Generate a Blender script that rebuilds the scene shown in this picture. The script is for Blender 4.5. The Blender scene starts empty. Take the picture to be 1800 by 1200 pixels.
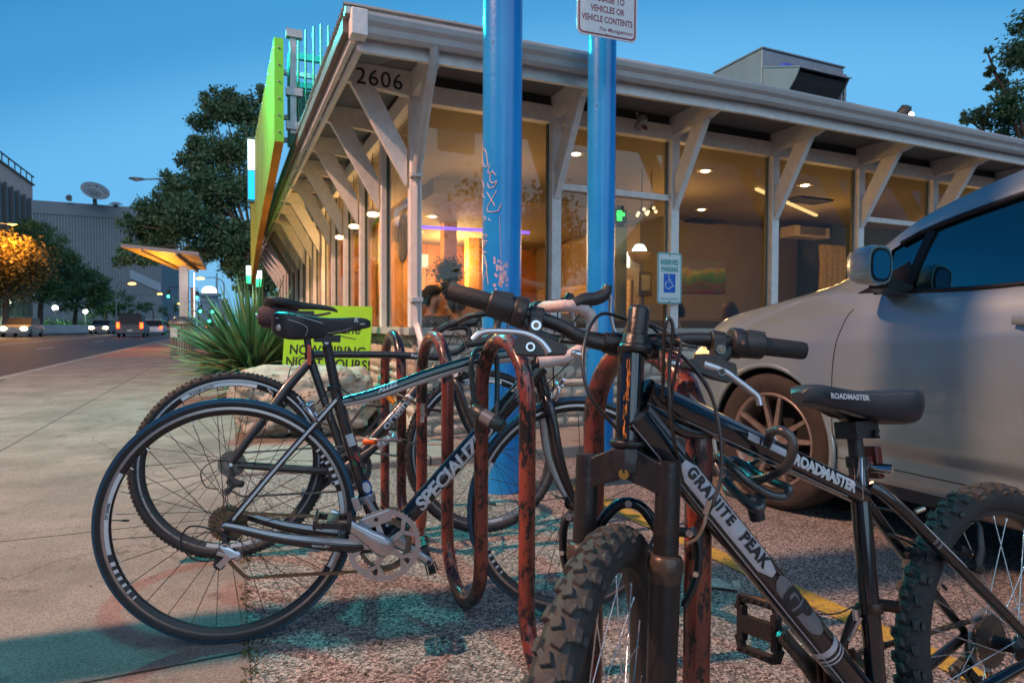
import bpy, bmesh, math, random
import numpy as np
from mathutils import Vector, Matrix, noise as mn
S=bpy.context.scene; R_=math.radians; PI=math.pi
random.seed(7); rng=np.random.default_rng(7)
# ---------------------------------------------------------------- camera (1800x1200 frame, focal 1115 px)
FP=1115.; PIT=math.atan(26.5/FP); ROL=R_(.25); CH=.87
fw=Vector((0,math.cos(PIT),-math.sin(PIT))); r0=Vector((1,0,0)); up0=r0.cross(fw)
rt=r0*math.cos(ROL)+up0*math.sin(ROL); up=up0*math.cos(ROL)-r0*math.sin(ROL); CP=Vector((0,0,CH))
cd=bpy.data.cameras.new('camera'); cam=bpy.data.objects.new('camera',cd); S.collection.objects.link(cam); S.camera=cam
cam.matrix_world=Matrix(((rt.x,up.x,-fw.x,0),(rt.y,up.y,-fw.y,0),(rt.z,up.z,-fw.z,CH),(0,0,0,1)))
cd.sensor_width=36; cd.lens=FP/1800*36; cd.clip_start=.02; cd.clip_end=3000
cd.dof.use_dof=True; cd.dof.focus_distance=1.55; cd.dof.aperture_fstop=9.0
# ---------------------------------------------------------------- sky
w=bpy.data.worlds.new('World'); S.world=w; w.use_nodes=True; nt=w.node_tree; nt.nodes.clear()
def N(t,tp,**k):
    n=t.nodes.new(tp)
    for a,b in k.items(): setattr(n,a,b)
    return n
sky=N(nt,'ShaderNodeTexSky',sky_type='NISHITA',sun_disc=False,sun_elevation=R_(3),sun_rotation=R_(200),air_density=1.2,ozone_density=4)
tc=N(nt,'ShaderNodeTexCoord'); sx=N(nt,'ShaderNodeSeparateXYZ'); nt.links.new(tc.outputs['Generated'],sx.inputs[0])
rp=N(nt,'ShaderNodeValToRGB'); cr=rp.color_ramp; cr.interpolation='EASE'
cr.elements[0].position=0.0; cr.elements[0].color=(.16,.40,.66,1)
cr.elements[1].position=1.0; cr.elements[1].color=(.004,.06,.17,1)
for p,c in ((.14,(.17,.45,.74,1)),(.28,(.12,.41,.73,1)),(.40,(.05,.275,.56,1)),(.54,(.013,.14,.35,1))):
    e=cr.elements.new(p); e.color=c
dt=N(nt,'ShaderNodeVectorMath',operation='DOT_PRODUCT'); dt.inputs[1].default_value=(.16,.98,.10); nt.links.new(tc.outputs['Generated'],dt.inputs[0])
mz=N(nt,'ShaderNodeMath',operation='MULTIPLY_ADD'); mz.inputs[1].default_value=.75; mz.inputs[2].default_value=.50; nt.links.new(sx.outputs['Z'],mz.inputs[0])
ad=N(nt,'ShaderNodeMath',operation='MULTIPLY_ADD'); ad.inputs[1].default_value=-.50; nt.links.new(dt.outputs['Value'],ad.inputs[0]); nt.links.new(mz.outputs[0],ad.inputs[2])
nt.links.new(ad.outputs[0],rp.inputs[0])
mx=N(nt,'ShaderNodeMix',data_type='RGBA'); mx.inputs[0].default_value=.94
ms=N(nt,'ShaderNodeVectorMath',operation='SCALE'); ms.inputs['Scale'].default_value=.12
nt.links.new(sky.outputs[0],ms.inputs[0]); nt.links.new(ms.outputs[0],mx.inputs[6]); nt.links.new(rp.outputs[0],mx.inputs[7])
bg=N(nt,'ShaderNodeBackground'); bg.inputs[1].default_value=1.15; wo=N(nt,'ShaderNodeOutputWorld')
nt.links.new(mx.outputs[2],bg.inputs[0]); nt.links.new(bg.outputs[0],wo.inputs[0])
# ---------------------------------------------------------------- street frame: c across (to the right), a along (away)
TH=R_(24.08); u2=Vector((math.cos(TH),math.sin(TH),0)); u1=Vector((-math.sin(TH),math.cos(TH),0))
def W(c,a,z=0): return u2*c+u1*a+Vector((0,0,z))
def ray(px,py):
    d=fw+rt*((px-900)/FP)-up*((py-600)/FP); return d/d.y
def at(px,py,Y): return CP+ray(px,py)*Y
def gnd(px,py,z=0):
    d=ray(px,py); return CP+d*((z-CH)/d.z)
def CA(P): return P.dot(u2),P.dot(u1),P.z
def wallp(px,py,a):
    d=ray(px,py); return CA(CP+d*(a/d.dot(u1)))
def sidep(px,py,c):
    d=ray(px,py); return CA(CP+d*(c/d.dot(u2)))
def lot_z(c): return -.03*max(0,c-.045)
# ---------------------------------------------------------------- lights
def point(name,loc,P,col,rad=.12,tgt=None,ang=None,blend=.3):
    l=bpy.data.lights.new(name,'SPOT' if tgt else 'POINT'); l.energy=P; l.color=col; l.shadow_soft_size=rad
    o=bpy.data.objects.new(name,l); S.collection.objects.link(o); o.location=loc
    if tgt:
        l.spot_size=ang; l.spot_blend=blend; o.rotation_euler=(Vector(tgt)-Vector(loc)).to_track_quat('-Z','Y').to_euler()
    return o
point('street_lamp_light',(-9.0,-.85,11.4),11800,(1,.53,.35),.10)
point('neon_light',W(.0,7.3,4.6),800,(.02,.90,.88),.12)
sl=bpy.data.lights.new('cool_fill','SUN'); sl.energy=1.6; sl.color=(.62,.83,1); sl.angle=R_(75); so=bpy.data.objects.new('cool_fill',sl); S.collection.objects.link(so); so.rotation_euler=(R_(60),0,R_(26))  # added broad cool fill from behind the camera, no sun is up
S.view_settings.view_transform='Standard'; S.view_settings.look='None'; S.view_settings.exposure=.15; S.view_settings.gamma=1
cy=S.cycles; cy.use_denoising=True; cy.max_bounces=8; cy.transparent_max_bounces=12; cy.sample_clamp_indirect=4; cy.sample_clamp_direct=0
cy.caustics_reflective=False; cy.caustics_refractive=False; cy.use_light_tree=True
# ---------------------------------------------------------------- materials
_M={}
def mat(name,col,rough=.5,metal=0,var=.0,sc=20,bump=0,bsc=None,spec=.5,emit=None,es=1,coat=0,col2=None,thr=None,soft=.05,trans=0,alpha=1,coords='Object'):
    if name in _M: return _M[name]
    m=bpy.data.materials.new(name); m.use_nodes=True; t=m.node_tree; b=t.nodes['Principled BSDF']
    b.inputs['Roughness'].default_value=rough; b.inputs['Metallic'].default_value=metal
    b.inputs['Base Color'].default_value=(*col,1); b.inputs['Specular IOR Level'].default_value=spec
    b.inputs['Coat Weight'].default_value=coat; b.inputs['Coat Roughness'].default_value=.08
    b.inputs['Transmission Weight'].default_value=trans; b.inputs['Alpha'].default_value=alpha
    if emit: b.inputs['Emission Color'].default_value=(*emit,1); b.inputs['Emission Strength'].default_value=es
    cc=N(t,'ShaderNodeTexCoord')
    if var or col2:
        n=N(t,'ShaderNodeTexNoise'); n.inputs['Scale'].default_value=sc; n.inputs['Detail'].default_value=6; n.inputs['Roughness'].default_value=.65
        t.links.new(cc.outputs[coords],n.inputs['Vector'])
        r=N(t,'ShaderNodeValToRGB'); e=r.color_ramp.elements
        if col2:
            th=thr or .5; e[0].position=max(0,th-soft); e[0].color=(*col,1); e[1].position=min(1,th+soft); e[1].color=(*col2,1)
        else:
            e[0].position=.3; e[0].color=(*[c*(1-var) for c in col],1); e[1].position=.7; e[1].color=(*[min(1,c*(1+var)) for c in col],1)
        t.links.new(n.outputs['Fac'],r.inputs[0]); t.links.new(r.outputs[0],b.inputs['Base Color'])
    if bump:
        n2=N(t,'ShaderNodeTexNoise'); n2.inputs['Scale'].default_value=bsc or sc*3; n2.inputs['Detail'].default_value=5
        t.links.new(cc.outputs[coords],n2.inputs['Vector'])
        bp=N(t,'ShaderNodeBump'); bp.inputs['Strength'].default_value=bump; bp.inputs['Distance'].default_value=.01
        t.links.new(n2.outputs['Fac'],bp.inputs['Height']); t.links.new(bp.outputs[0],b.inputs['Normal'])
    _M[name]=m; return m
def emis(name,col,s):
    if name in _M: return _M[name]
    m=bpy.data.materials.new(name); m.use_nodes=True; t=m.node_tree; t.nodes.clear()
    e=N(t,'ShaderNodeEmission'); e.inputs[0].default_value=(*col,1); e.inputs[1].default_value=s
    o=N(t,'ShaderNodeOutputMaterial'); t.links.new(e.outputs[0],o.inputs[0]); _M[name]=m; return m
def glassmat(name,tint=(.9,.95,.93),refl=.12,rough=.0,rc=(.8,.8,.8)):
    if name in _M: return _M[name]
    m=bpy.data.materials.new(name); m.use_nodes=True; t=m.node_tree; t.nodes.clear()
    tr=N(t,'ShaderNodeBsdfTransparent'); tr.inputs[0].default_value=(*tint,1)
    gl=N(t,'ShaderNodeBsdfGlossy'); gl.inputs['Roughness'].default_value=rough; gl.inputs[0].default_value=(*rc,1)
    lw=N(t,'ShaderNodeLayerWeight'); lw.inputs[0].default_value=.5
    pw=N(t,'ShaderNodeMath',operation='POWER'); pw.inputs[1].default_value=4; t.links.new(lw.outputs['Facing'],pw.inputs[0])
    ma=N(t,'ShaderNodeMath',operation='MULTIPLY_ADD'); ma.inputs[1].default_value=.6; ma.inputs[2].default_value=refl
    mi=N(t,'ShaderNodeMixShader'); o=N(t,'ShaderNodeOutputMaterial')
    t.links.new(pw.outputs[0],ma.inputs[0]); t.links.new(ma.outputs[0],mi.inputs[0]); t.links.new(tr.outputs[0],mi.inputs[1]); t.links.new(gl.outputs[0],mi.inputs[2]); t.links.new(mi.outputs[0],o.inputs[0])
    _M[name]=m; return m
# ---------------------------------------------------------------- mesh builder
def V3(p): return Vector(p)
def spline(pts,n=8,closed=False):
    P=[Vector(p) for p in pts]; L=len(P); out=[]
    rngi=range(L) if closed else range(L-1)
    for i in rngi:
        if closed: a,b,c,d=P[(i-1)%L],P[i],P[(i+1)%L],P[(i+2)%L]
        else: a,b,c,d=P[max(i-1,0)],P[i],P[i+1],P[min(i+2,L-1)]
        for k in range(n):
            t=k/n; out.append(.5*((2*b)+(c-a)*t+(2*a-5*b+4*c-d)*t*t+(3*b-a-3*c+d)*t**3))
    if not closed: out.append(P[-1])
    return out
class MB:
    def __init__(s): s.v=[];s.f=[];s.m=[];s.s=[];s.M=Matrix()
    def add(s,vs,fs,m=0,sm=False):
        o=len(s.v); s.v+= [tuple(s.M@Vector(p)) for p in vs]
        for f in fs: s.f.append(tuple(i+o for i in f)); s.m.append(m); s.s.append(sm)
    def box(s,c,d,m=0,rot=None,tap=1):
        x,y,z=[q/2 for q in d]; c=Vector(c)
        vs=[Vector((sx*x*(tap if sz>0 else 1),sy*y*(tap if sz>0 else 1),sz*z)) for sz in(-1,1) for sy in(-1,1) for sx in(-1,1)]
        if rot is not None: vs=[rot@p for p in vs]
        s.add([p+c for p in vs],[(0,2,3,1),(4,5,7,6),(0,1,5,4),(2,6,7,3),(0,4,6,2),(1,3,7,5)],m)
    def b2(s,x0,x1,y0,y1,z0,z1,m=0): s.box(((x0+x1)/2,(y0+y1)/2,(z0+z1)/2),(abs(x1-x0),abs(y1-y0),abs(z1-z0)),m)
    def bar(s,p,q,w,h,m=0,upv=(0,0,1),w2=None,h2=None):
        p,q=Vector(p),Vector(q); d=(q-p).normalized(); x=d.cross(Vector(upv))
        if x.length<1e-4: x=d.cross(Vector((1,0,0)))
        x.normalize(); y=x.cross(d)
        w2=w2 or w; h2=h2 or h
        r=[p+x*a*w/2+y*b*h/2 for a,b in((-1,-1),(1,-1),(1,1),(-1,1))]+[q+x*a*w2/2+y*b*h2/2 for a,b in((-1,-1),(1,-1),(1,1),(-1,1))]
        s.add(r,[(3,2,1,0),(4,5,6,7),(0,1,5,4),(1,2,6,5),(2,3,7,6),(3,0,4,7)],m)
    def tube(s,pts,r,n=10,m=0,closed=False,caps=True,ry=None,upv=None):
        P=[Vector(p) for p in pts]; L=len(P)
        rs=list(r) if hasattr(r,'__len__') else [r]*L
        if len(rs)!=L: rs=[np.interp(i/(L-1),np.linspace(0,1,len(rs)),rs) for i in range(L)]
        k_=ry or 1
        T=[]
        for i in range(L):
            a=P[(i-1)%L] if (closed or i>0) else P[i]; b=P[(i+1)%L] if (closed or i<L-1) else P[i]
            d=b-a; T.append(d.normalized() if d.length>1e-9 else Vector((0,0,1)))
        x=T[0].cross(Vector(upv) if upv else Vector((0,0,1)))
        if x.length<1e-3: x=T[0].cross(Vector((0,1,0)))
        x.normalize(); vs=[]
        for i in range(L):
            x=(x-T[i]*x.dot(T[i])).normalized(); y=T[i].cross(x)
            for j in range(n):
                t=2*PI*j/n; vs.append(P[i]+(x*math.cos(t)+y*math.sin(t)*k_)*rs[i])
        fs=[]
        for i in range(L if closed else L-1):
            i2=(i+1)%L
            for j in range(n):
                j2=(j+1)%n; fs.append((i*n+j,i*n+j2,i2*n+j2,i2*n+j))
        s.add(vs,fs,m,True)
        if caps and not closed:
            s.add(vs[:n],[tuple(range(n))[::-1]],m); s.add(vs[-n:],[tuple(range(n))],m)
    def cyl(s,p,q,r,n=14,m=0,r2=None): s.tube([p,q],[r,r if r2 is None else r2],n,m)
    def lathe(s,prof,n=24,m=0,M=None,sm=True,closedprof=False):
        # prof: list of (r,h); revolve about local z, M places it
        M=M or Matrix(); vs=[]
        for r,h in prof:
            for j in range(n): t=2*PI*j/n; vs.append(M@Vector((r*math.cos(t),r*math.sin(t),h)))
        fs=[]; K=len(prof)
        for i in range(K if closedprof else K-1):
            i2=(i+1)%K
            for j in range(n): j2=(j+1)%n; fs.append((i*n+j,i*n+j2,i2*n+j2,i2*n+j))
        s.add(vs,fs,m,sm)
    def prism(s,poly,h0,h1,M=None,m=0,sm=False):
        M=M or Matrix(); n=len(poly)
        vs=[M@Vector((x,y,h0)) for x,y in poly]+[M@Vector((x,y,h1)) for x,y in poly]
        s.add(vs,[tuple(range(n))[::-1],tuple(range(n,2*n))],m); s.add(vs,[(i,(i+1)%n,n+(i+1)%n,n+i) for i in range(n)],m,sm)
    def loft(s,rings,m=0,close=True,caps=True,sm=True):
        n=len(rings[0]); vs=[p for r in rings for p in r]; fs=[]
        for i in range(len(rings)-1):
            for j in range(n if close else n-1):
                j2=(j+1)%n; fs.append((i*n+j,i*n+j2,(i+1)*n+j2,(i+1)*n+j))
        s.add(vs,fs,m,sm)
        if caps: s.add(rings[0],[tuple(range(n))[::-1]],m); s.add(rings[-1],[tuple(range(n))],m)
    def ball(s,c,r,m=0,n=12,sc=(1,1,1)):
        c=Vector(c); prof=[]
        rings=[]
        for i in range(1,n):
            ph=PI*i/n; rings.append([c+Vector((math.cos(t)*math.sin(ph)*r*sc[0],math.sin(t)*math.sin(ph)*r*sc[1],-math.cos(ph)*r*sc[2])) for t in [2*PI*j/(n*2) for j in range(n*2)]])
        s.loft(rings,m,caps=True)
def mesh(mb,mats,name):
    me=bpy.data.meshes.new(name); me.from_pydata(mb.v,[],mb.f)
    for m in (mats if isinstance(mats,(list,tuple)) else [mats]): me.materials.append(m)
    me.polygons.foreach_set('material_index',mb.m); me.polygons.foreach_set('use_smooth',mb.s); me.update()
    return me
def obj(name,mb,mats,parent=None,bev=0,loc=None,rz=None,sub=0,solid=0,M=None):
    me=mesh(mb,mats,name); o=bpy.data.objects.new(name,me); S.collection.objects.link(o)
    if parent: o.parent=parent
    if loc is not None: o.location=loc
    if rz is not None: o.rotation_euler=(0,0,rz)
    if M is not None: o.matrix_local=M
    if solid: md=o.modifiers.new('s','SOLIDIFY'); md.thickness=solid
    if sub: md=o.modifiers.new('u','SUBSURF'); md.levels=md.render_levels=sub
    if bev: md=o.modifiers.new('b','BEVEL'); md.width=bev; md.segments=2; md.limit_method='ANGLE'; md.angle_limit=R_(40); md.harden_normals=False
    return o
def thing(name,label,cat,loc=(0,0,0),rz=0,group=None,M=None):
    o=bpy.data.objects.new(name,None); S.collection.objects.link(o); o.location=loc; o.rotation_euler=(0,0,rz); o.empty_display_size=.1
    if M is not None: o.matrix_world=M
    return tag(o,label,cat,group)
def tag(o,label=None,cat=None,group=None,kind=None):
    for k,v in (('label',label),('category',cat),('group',group),('kind',kind)):
        if v: o[k]=v
    return o
def copytree(o,parent=None):
    c=o.copy(); S.collection.objects.link(c)
    if parent: c.parent=parent
    for ch in o.children: copytree(ch,c)
    return c
def tmesh(txt,size,off=0,sp=1,shear=0,ext=0,align='LEFT'):
    cu=bpy.data.curves.new('t','FONT'); cu.body=txt; cu.size=size; cu.offset=off; cu.space_character=sp; cu.shear=shear; cu.extrude=ext; cu.align_x=align; cu.resolution_u=3
    o=bpy.data.objects.new('t',cu); S.collection.objects.link(o)
    dg=bpy.context.evaluated_depsgraph_get(); me=bpy.data.meshes.new_from_object(o.evaluated_get(dg))
    vs=[v.co.copy() for v in me.vertices]; fs=[tuple(p.vertices) for p in me.polygons]
    bpy.data.objects.remove(o); bpy.data.curves.remove(cu); bpy.data.meshes.remove(me)
    return vs,fs
def text_flat(mb,txt,size,M,m=0,**k):
    vs,fs=tmesh(txt,size,**k); mb.add([M@p for p in vs],fs,m)
def text_tube(mb,txt,size,A,B,r,facing,s0,m=0,lift=.0008,ry=1,squash=1,**k):
    """writing wrapped round a tube running A->B, centred on the side 'facing'"""
    vs,fs=tmesh(txt,size,**k); bm=bmesh.new(); bv=[bm.verts.new(p) for p in vs]
    for f in fs:
        try: bm.faces.new([bv[i] for i in f])
        except ValueError: pass
    bmesh.ops.triangulate(bm,faces=bm.faces[:])
    for _ in range(3):
        es=[e for e in bm.edges if abs(e.verts[0].co.y-e.verts[1].co.y)>size*.22]
        if not es: break
        bmesh.ops.subdivide_edges(bm,edges=es,cuts=1); bmesh.ops.triangulate(bm,faces=bm.faces[:])
    A,B=Vector(A),Vector(B); d=(B-A).normalized(); f=Vector(facing); f=(f-d*f.dot(d)).normalized(); g=f.cross(d)
    # g: direction of +text y
    out=[]
    for v in bm.verts:
        t=(v.co.y*squash-size*.33*squash)/r; out.append(A+d*(s0+v.co.x)+(f*math.cos(t)*1+g*math.sin(t)*ry)*(r+lift))
    bm.verts.index_update(); mb.add(out,[[v.index for v in fc.verts] for fc in bm.faces],m); bm.free()
# ================================================================ GROUND
def groundmat(name,base,dark,agg,aggsc,rough=.85,bump=.6,joints=None,stains=.35,crk=.8):
    m=bpy.data.materials.new(name); m.use_nodes=True; t=m.node_tree; b=t.nodes['Principled BSDF']; b.inputs['Roughness'].default_value=rough; b.inputs['Specular IOR Level'].default_value=.3
    cc=N(t,'ShaderNodeTexCoord')
    v=N(t,'ShaderNodeTexVoronoi'); v.inputs['Scale'].default_value=aggsc; t.links.new(cc.outputs['Object'],v.inputs['Vector'])
    bw=N(t,'ShaderNodeSeparateColor'); t.links.new(v.outputs['Color'],bw.inputs[0])
    r=N(t,'ShaderNodeValToRGB'); e=r.color_ramp.elements; e[0].position=.0; e[0].color=(*dark,1); e[1].position=1; e[1].color=(*agg,1)
    e2=r.color_ramp.elements.new(.5); e2.color=(*base,1); t.links.new(bw.outputs[0],r.inputs[0])
    n=N(t,'ShaderNodeTexNoise'); n.inputs['Scale'].default_value=1.7; n.inputs['Detail'].default_value=8; n.inputs['Roughness'].default_value=.7; t.links.new(cc.outputs['Object'],n.inputs['Vector'])
    r2=N(t,'ShaderNodeValToRGB'); e=r2.color_ramp.elements; e[0].position=.32; e[0].color=(1-stains,)*3+(1,); e[1].position=.66; e[1].color=(1.08,1.08,1.08,1); t.links.new(n.outputs['Fac'],r2.inputs[0])
    mu=N(t,'ShaderNodeMix',data_type='RGBA',blend_type='MULTIPLY'); mu.inputs[0].default_value=1; t.links.new(r.outputs[0],mu.inputs[6]); t.links.new(r2.outputs[0],mu.inputs[7]); last=mu.outputs[2]
    # small dark spots
    n3=N(t,'ShaderNodeTexNoise'); n3.inputs['Scale'].default_value=7; n3.inputs['Detail'].default_value=5; t.links.new(cc.outputs['Object'],n3.inputs['Vector'])
    r3=N(t,'ShaderNodeValToRGB'); e=r3.color_ramp.elements; e[0].position=.63; e[0].color=(1,1,1,1); e[1].position=.74; e[1].color=(.45,.43,.42,1); t.links.new(n3.outputs['Fac'],r3.inputs[0])
    m3=N(t,'ShaderNodeMix',data_type='RGBA',blend_type='MULTIPLY'); m3.inputs[0].default_value=1; t.links.new(last,m3.inputs[6]); t.links.new(r3.outputs[0],m3.inputs[7]); last=m3.outputs[2]
    dn=N(t,'ShaderNodeTexNoise'); dn.inputs['Scale'].default_value=2.2; dn.inputs['Detail'].default_value=6; t.links.new(cc.outputs['Object'],dn.inputs['Vector'])
    dv=N(t,'ShaderNodeVectorMath',operation='MULTIPLY_ADD'); dv.inputs[1].default_value=(.9,.9,.9); t.links.new(dn.outputs['Color'],dv.inputs[0]); t.links.new(cc.outputs['Object'],dv.inputs[2])
    cv=N(t,'ShaderNodeTexVoronoi',feature='DISTANCE_TO_EDGE'); cv.inputs['Scale'].default_value=.55; t.links.new(dv.outputs[0],cv.inputs['Vector'])
    rc=N(t,'ShaderNodeValToRGB'); e=rc.color_ramp.elements; e[0].position=.0; e[0].color=(.42,.40,.38,1); e[1].position=.006; e[1].color=(1,1,1,1); t.links.new(cv.outputs['Distance'],rc.inputs[0])
    mc=N(t,'ShaderNodeMix',data_type='RGBA',blend_type='MULTIPLY'); mc.inputs[0].default_value=crk; t.links.new(last,mc.inputs[6]); t.links.new(rc.outputs[0],mc.inputs[7]); last=mc.outputs[2]
    on=N(t,'ShaderNodeTexNoise'); on.inputs['Scale'].default_value=.9; on.inputs['Detail'].default_value=7; on.inputs['Roughness'].default_value=.75; t.links.new(dv.outputs[0],on.inputs['Vector'])
    ro=N(t,'ShaderNodeValToRGB'); e=ro.color_ramp.elements; e[0].position=.56; e[0].color=(1,1,1,1); e[1].position=.70; e[1].color=(.66,.64,.63,1); t.links.new(on.outputs['Fac'],ro.inputs[0])
    mo=N(t,'ShaderNodeMix',data_type='RGBA',blend_type='MULTIPLY'); mo.inputs[0].default_value=1; t.links.new(last,mo.inputs[6]); t.links.new(ro.outputs[0],mo.inputs[7]); last=mo.outputs[2]
    if joints:
        sp=N(t,'ShaderNodeSeparateXYZ'); 
        nn=N(t,'ShaderNodeTexNoise'); nn.inputs['Scale'].default_value=6; t.links.new(cc.outputs['Object'],nn.inputs['Vector'])
        wob=N(t,'ShaderNodeVectorMath',operation='SCALE'); wob.inputs['Scale'].default_value=.012; t.links.new(nn.outputs['Color'],wob.inputs[0])
        adv=N(t,'ShaderNodeVectorMath',operation='ADD'); t.links.new(cc.outputs['Object'],adv.inputs[0]); t.links.new(wob.outputs[0],adv.inputs[1]); t.links.new(adv.outputs[0],sp.inputs[0])
        fac=None
        for ax,off,per in joints:
            a=N(t,'ShaderNodeMath',operation='SUBTRACT'); a.inputs[1].default_value=off; t.links.new(sp.outputs[ax],a.inputs[0])
            p=N(t,'ShaderNodeMath',operation='PINGPONG'); p.inputs[1].default_value=per/2; t.links.new(a.outputs[0],p.inputs[0])
            l=N(t,'ShaderNodeMath',operation='LESS_THAN'); l.inputs[1].default_value=.006; t.links.new(p.outputs[0],l.inputs[0])
            if fac is None: fac=l.outputs[0]
            else:
                mxx=N(t,'ShaderNodeMath',operation='MAXIMUM'); t.links.new(fac,mxx.inputs[0]); t.links.new(l.outputs[0],mxx.inputs[1]); fac=mxx.outputs[0]
        mj=N(t,'ShaderNodeMix',data_type='RGBA'); t.links.new(fac,mj.inputs[0]); t.links.new(last,mj.inputs[6]); mj.inputs[7].default_value=(.035,.03,.026,1); last=mj.outputs[2]
    t.links.new(last,b.inputs['Base Color'])
    bp=N(t,'ShaderNodeBump'); bp.inputs['Strength'].default_value=bump; bp.inputs['Distance'].default_value=.004; t.links.new(v.outputs['Distance'],bp.inputs['Height'])
    t.links.new(bp.outputs[0],b.inputs['Normal']); _M[name]=m; return m
g_conc=groundmat('concrete',(.28,.228,.205),(.165,.135,.12),(.37,.305,.275),300,.85,.5,[('X',-1.43,400),('Y',1.82,9.22),('Y',3.14,400)],.42)
g_lot=groundmat('aggregate asphalt',(.23,.212,.20),(.035,.033,.032),(.58,.53,.49),165,.8,1.0,None,.35)
g_walk=groundmat('walkway concrete',(.28,.27,.24),(.22,.21,.19),(.33,.32,.29),380,.8,.2,[('X',1.2,2.4)],.25)
g_road=groundmat('road asphalt',(.055,.053,.055),(.03,.03,.03),(.09,.09,.09),60,.62,.3,None,.3)
g_brick=mat('red paving',(.30,.13,.10),.8,0,.25,3)
g_kerb=mat('kerb concrete',(.30,.27,.24),.85,0,.2,8,.3)
g_earth=mat('ground earth',(.10,.10,.07),.95,0,.3,.4)
def sheet(name,x0,x1,y0,y1,z,m,dz=None):
    mb=MB()
    zz=[z,z,z,z] if dz is None else dz
    mb.add([(x0,y0,zz[0]),(x1,y0,zz[1]),(x1,y1,zz[2]),(x0,y1,zz[3])],[(0,1,2,3)]); return tag(obj(name,mb,m,rz=TH),kind='structure')
sheet('ground',-1500,1500,-600,2500,-.62,g_earth)
def slab(name,x0,x1,y0,y1,z0,z1,m,bev=0):
    mb=MB(); mb.b2(x0,x1,y0,y1,z0,z1); return tag(obj(name,mb,m,rz=TH,bev=bev),kind='structure')
slab('sidewalk',-3.30,.045,-7,19.5,-.5,0,g_conc)
slab('sidewalk_far',-3.30,1.2,19.5,420,-.5,0,g_brick)
slab('kerb',-3.45,-3.304,-7,420,-.5,.004,g_kerb,.015)
sheet('road',-16.6,-3.452,-40,420,-.145,g_road)
slab('kerb_far',-16.8,-16.604,-40,420,-.5,.004,g_kerb)
slab('lawn_far',-70,-16.804,-40,420,-.5,-.004,mat('dry lawn',(.06,.09,.03),.95,0,.4,1.5))
mb=MB(); zz=lot_z(16)
mb.add([(.047,-7,0),(16,-7,zz),(16,3.95,zz),(.047,3.95,0)],[(0,1,2,3)]); tag(obj('parking_lot',mb,g_lot,rz=TH),kind='structure')
slab('walkway',.047,16,3.952,4.9,-.5,.02,g_walk,.012)
slab('walkway_side',.047,1.25,4.902,19.4,-.5,.018,mat('planting bed earth',(.14,.11,.08),.95,0,.4,12,.6),.0)
# lane dashes on the road, parking bay line in the lot
mb=MB()
for k in range(16):
    a=19+12.2*k
    for c in (-7.1,-13.2): mb.b2(c-.06,c+.06,a,a+3,-.1410,-.1405)
for c in (-10.1,-10.35): mb.b2(c-.05,c+.05,-20,300,-.1410,-.1405)
tag(obj('lane_markings',mb,mat('worn lane paint',(.55,.55,.52),.7,0,.3,6),rz=TH),kind='structure')
def linepaint():
    m=bpy.data.materials.new('yellow line paint'); m.use_nodes=True; t=m.node_tree; b=t.nodes['Principled BSDF']; b.inputs['Roughness'].default_value=.7
    cc=N(t,'ShaderNodeTexCoord'); v=N(t,'ShaderNodeTexVoronoi'); v.inputs['Scale'].default_value=170; t.links.new(cc.outputs['Object'],v.inputs['Vector'])
    s=N(t,'ShaderNodeSeparateColor'); t.links.new(v.outputs['Color'],s.inputs[0]); r=N(t,'ShaderNodeValToRGB'); e=r.color_ramp.elements
    e[0].position=.12; e[0].color=(.20,.15,.09,1); e[1].position=.3; e[1].color=(.48,.34,.05,1); t.links.new(s.outputs[0],r.inputs[0]); t.links.new(r.outputs[0],b.inputs['Base Color']); return m
yl=linepaint()
mb=MB()
for c0 in (1.80,4.55):
    mb.add([(c0-.05,-3,lot_z(c0-.05)+.004),(c0+.05,-3,lot_z(c0+.05)+.004),(c0+.05,3.3,lot_z(c0+.05)+.004),(c0-.05,3.3,lot_z(c0-.05)+.004)],[(0,1,2,3)])
tag(obj('parking_line',mb,yl,rz=TH),kind='structure')
# weeds along the joint between sidewalk and lot
def leafcloud(pts,size,jit=1,asp=.45,up=None):
    """numpy leaf quads at pts"""
    n=len(pts); a=rng.normal(size=(n,3)); a/=np.linalg.norm(a,axis=1)[:,None]
    b=rng.normal(size=(n,3)); b-=a*(a*b).sum(1)[:,None]; b/=np.linalg.norm(b,axis=1)[:,None]
    s=size*(1-.5*jit*rng.random(n))[:,None]; p=np.asarray(pts)
    v=np.stack([p-a*s, p-b*s*asp, p+a*s, p+b*s*asp],1).reshape(-1,3)
    return v,np.arange(4*n).reshape(-1,4)
def npobj(name,v,f,mats,parent=None,mi=None):
    me=bpy.data.meshes.new(name); me.vertices.add(len(v)); me.vertices.foreach_set('co',np.asarray(v,np.float32).ravel())
    k=f.shape[1]; me.loops.add(f.size); me.loops.foreach_set('vertex_index',f.astype(np.int32).ravel()); me.polygons.add(len(f))
    me.polygons.foreach_set('loop_start',np.arange(0,f.size,k,dtype=np.int32)); me.polygons.foreach_set('loop_total',np.full(len(f),k,np.int32))
    for m in (mats if isinstance(mats,(list,tuple)) else [mats]): me.materials.append(m)
    if mi is not None: me.polygons.foreach_set('material_index',np.asarray(mi,np.int32))
    me.update(calc_edges=True); me.validate(); o=bpy.data.objects.new(name,me); S.collection.objects.link(o)
    if parent: o.parent=parent
    return o
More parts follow.
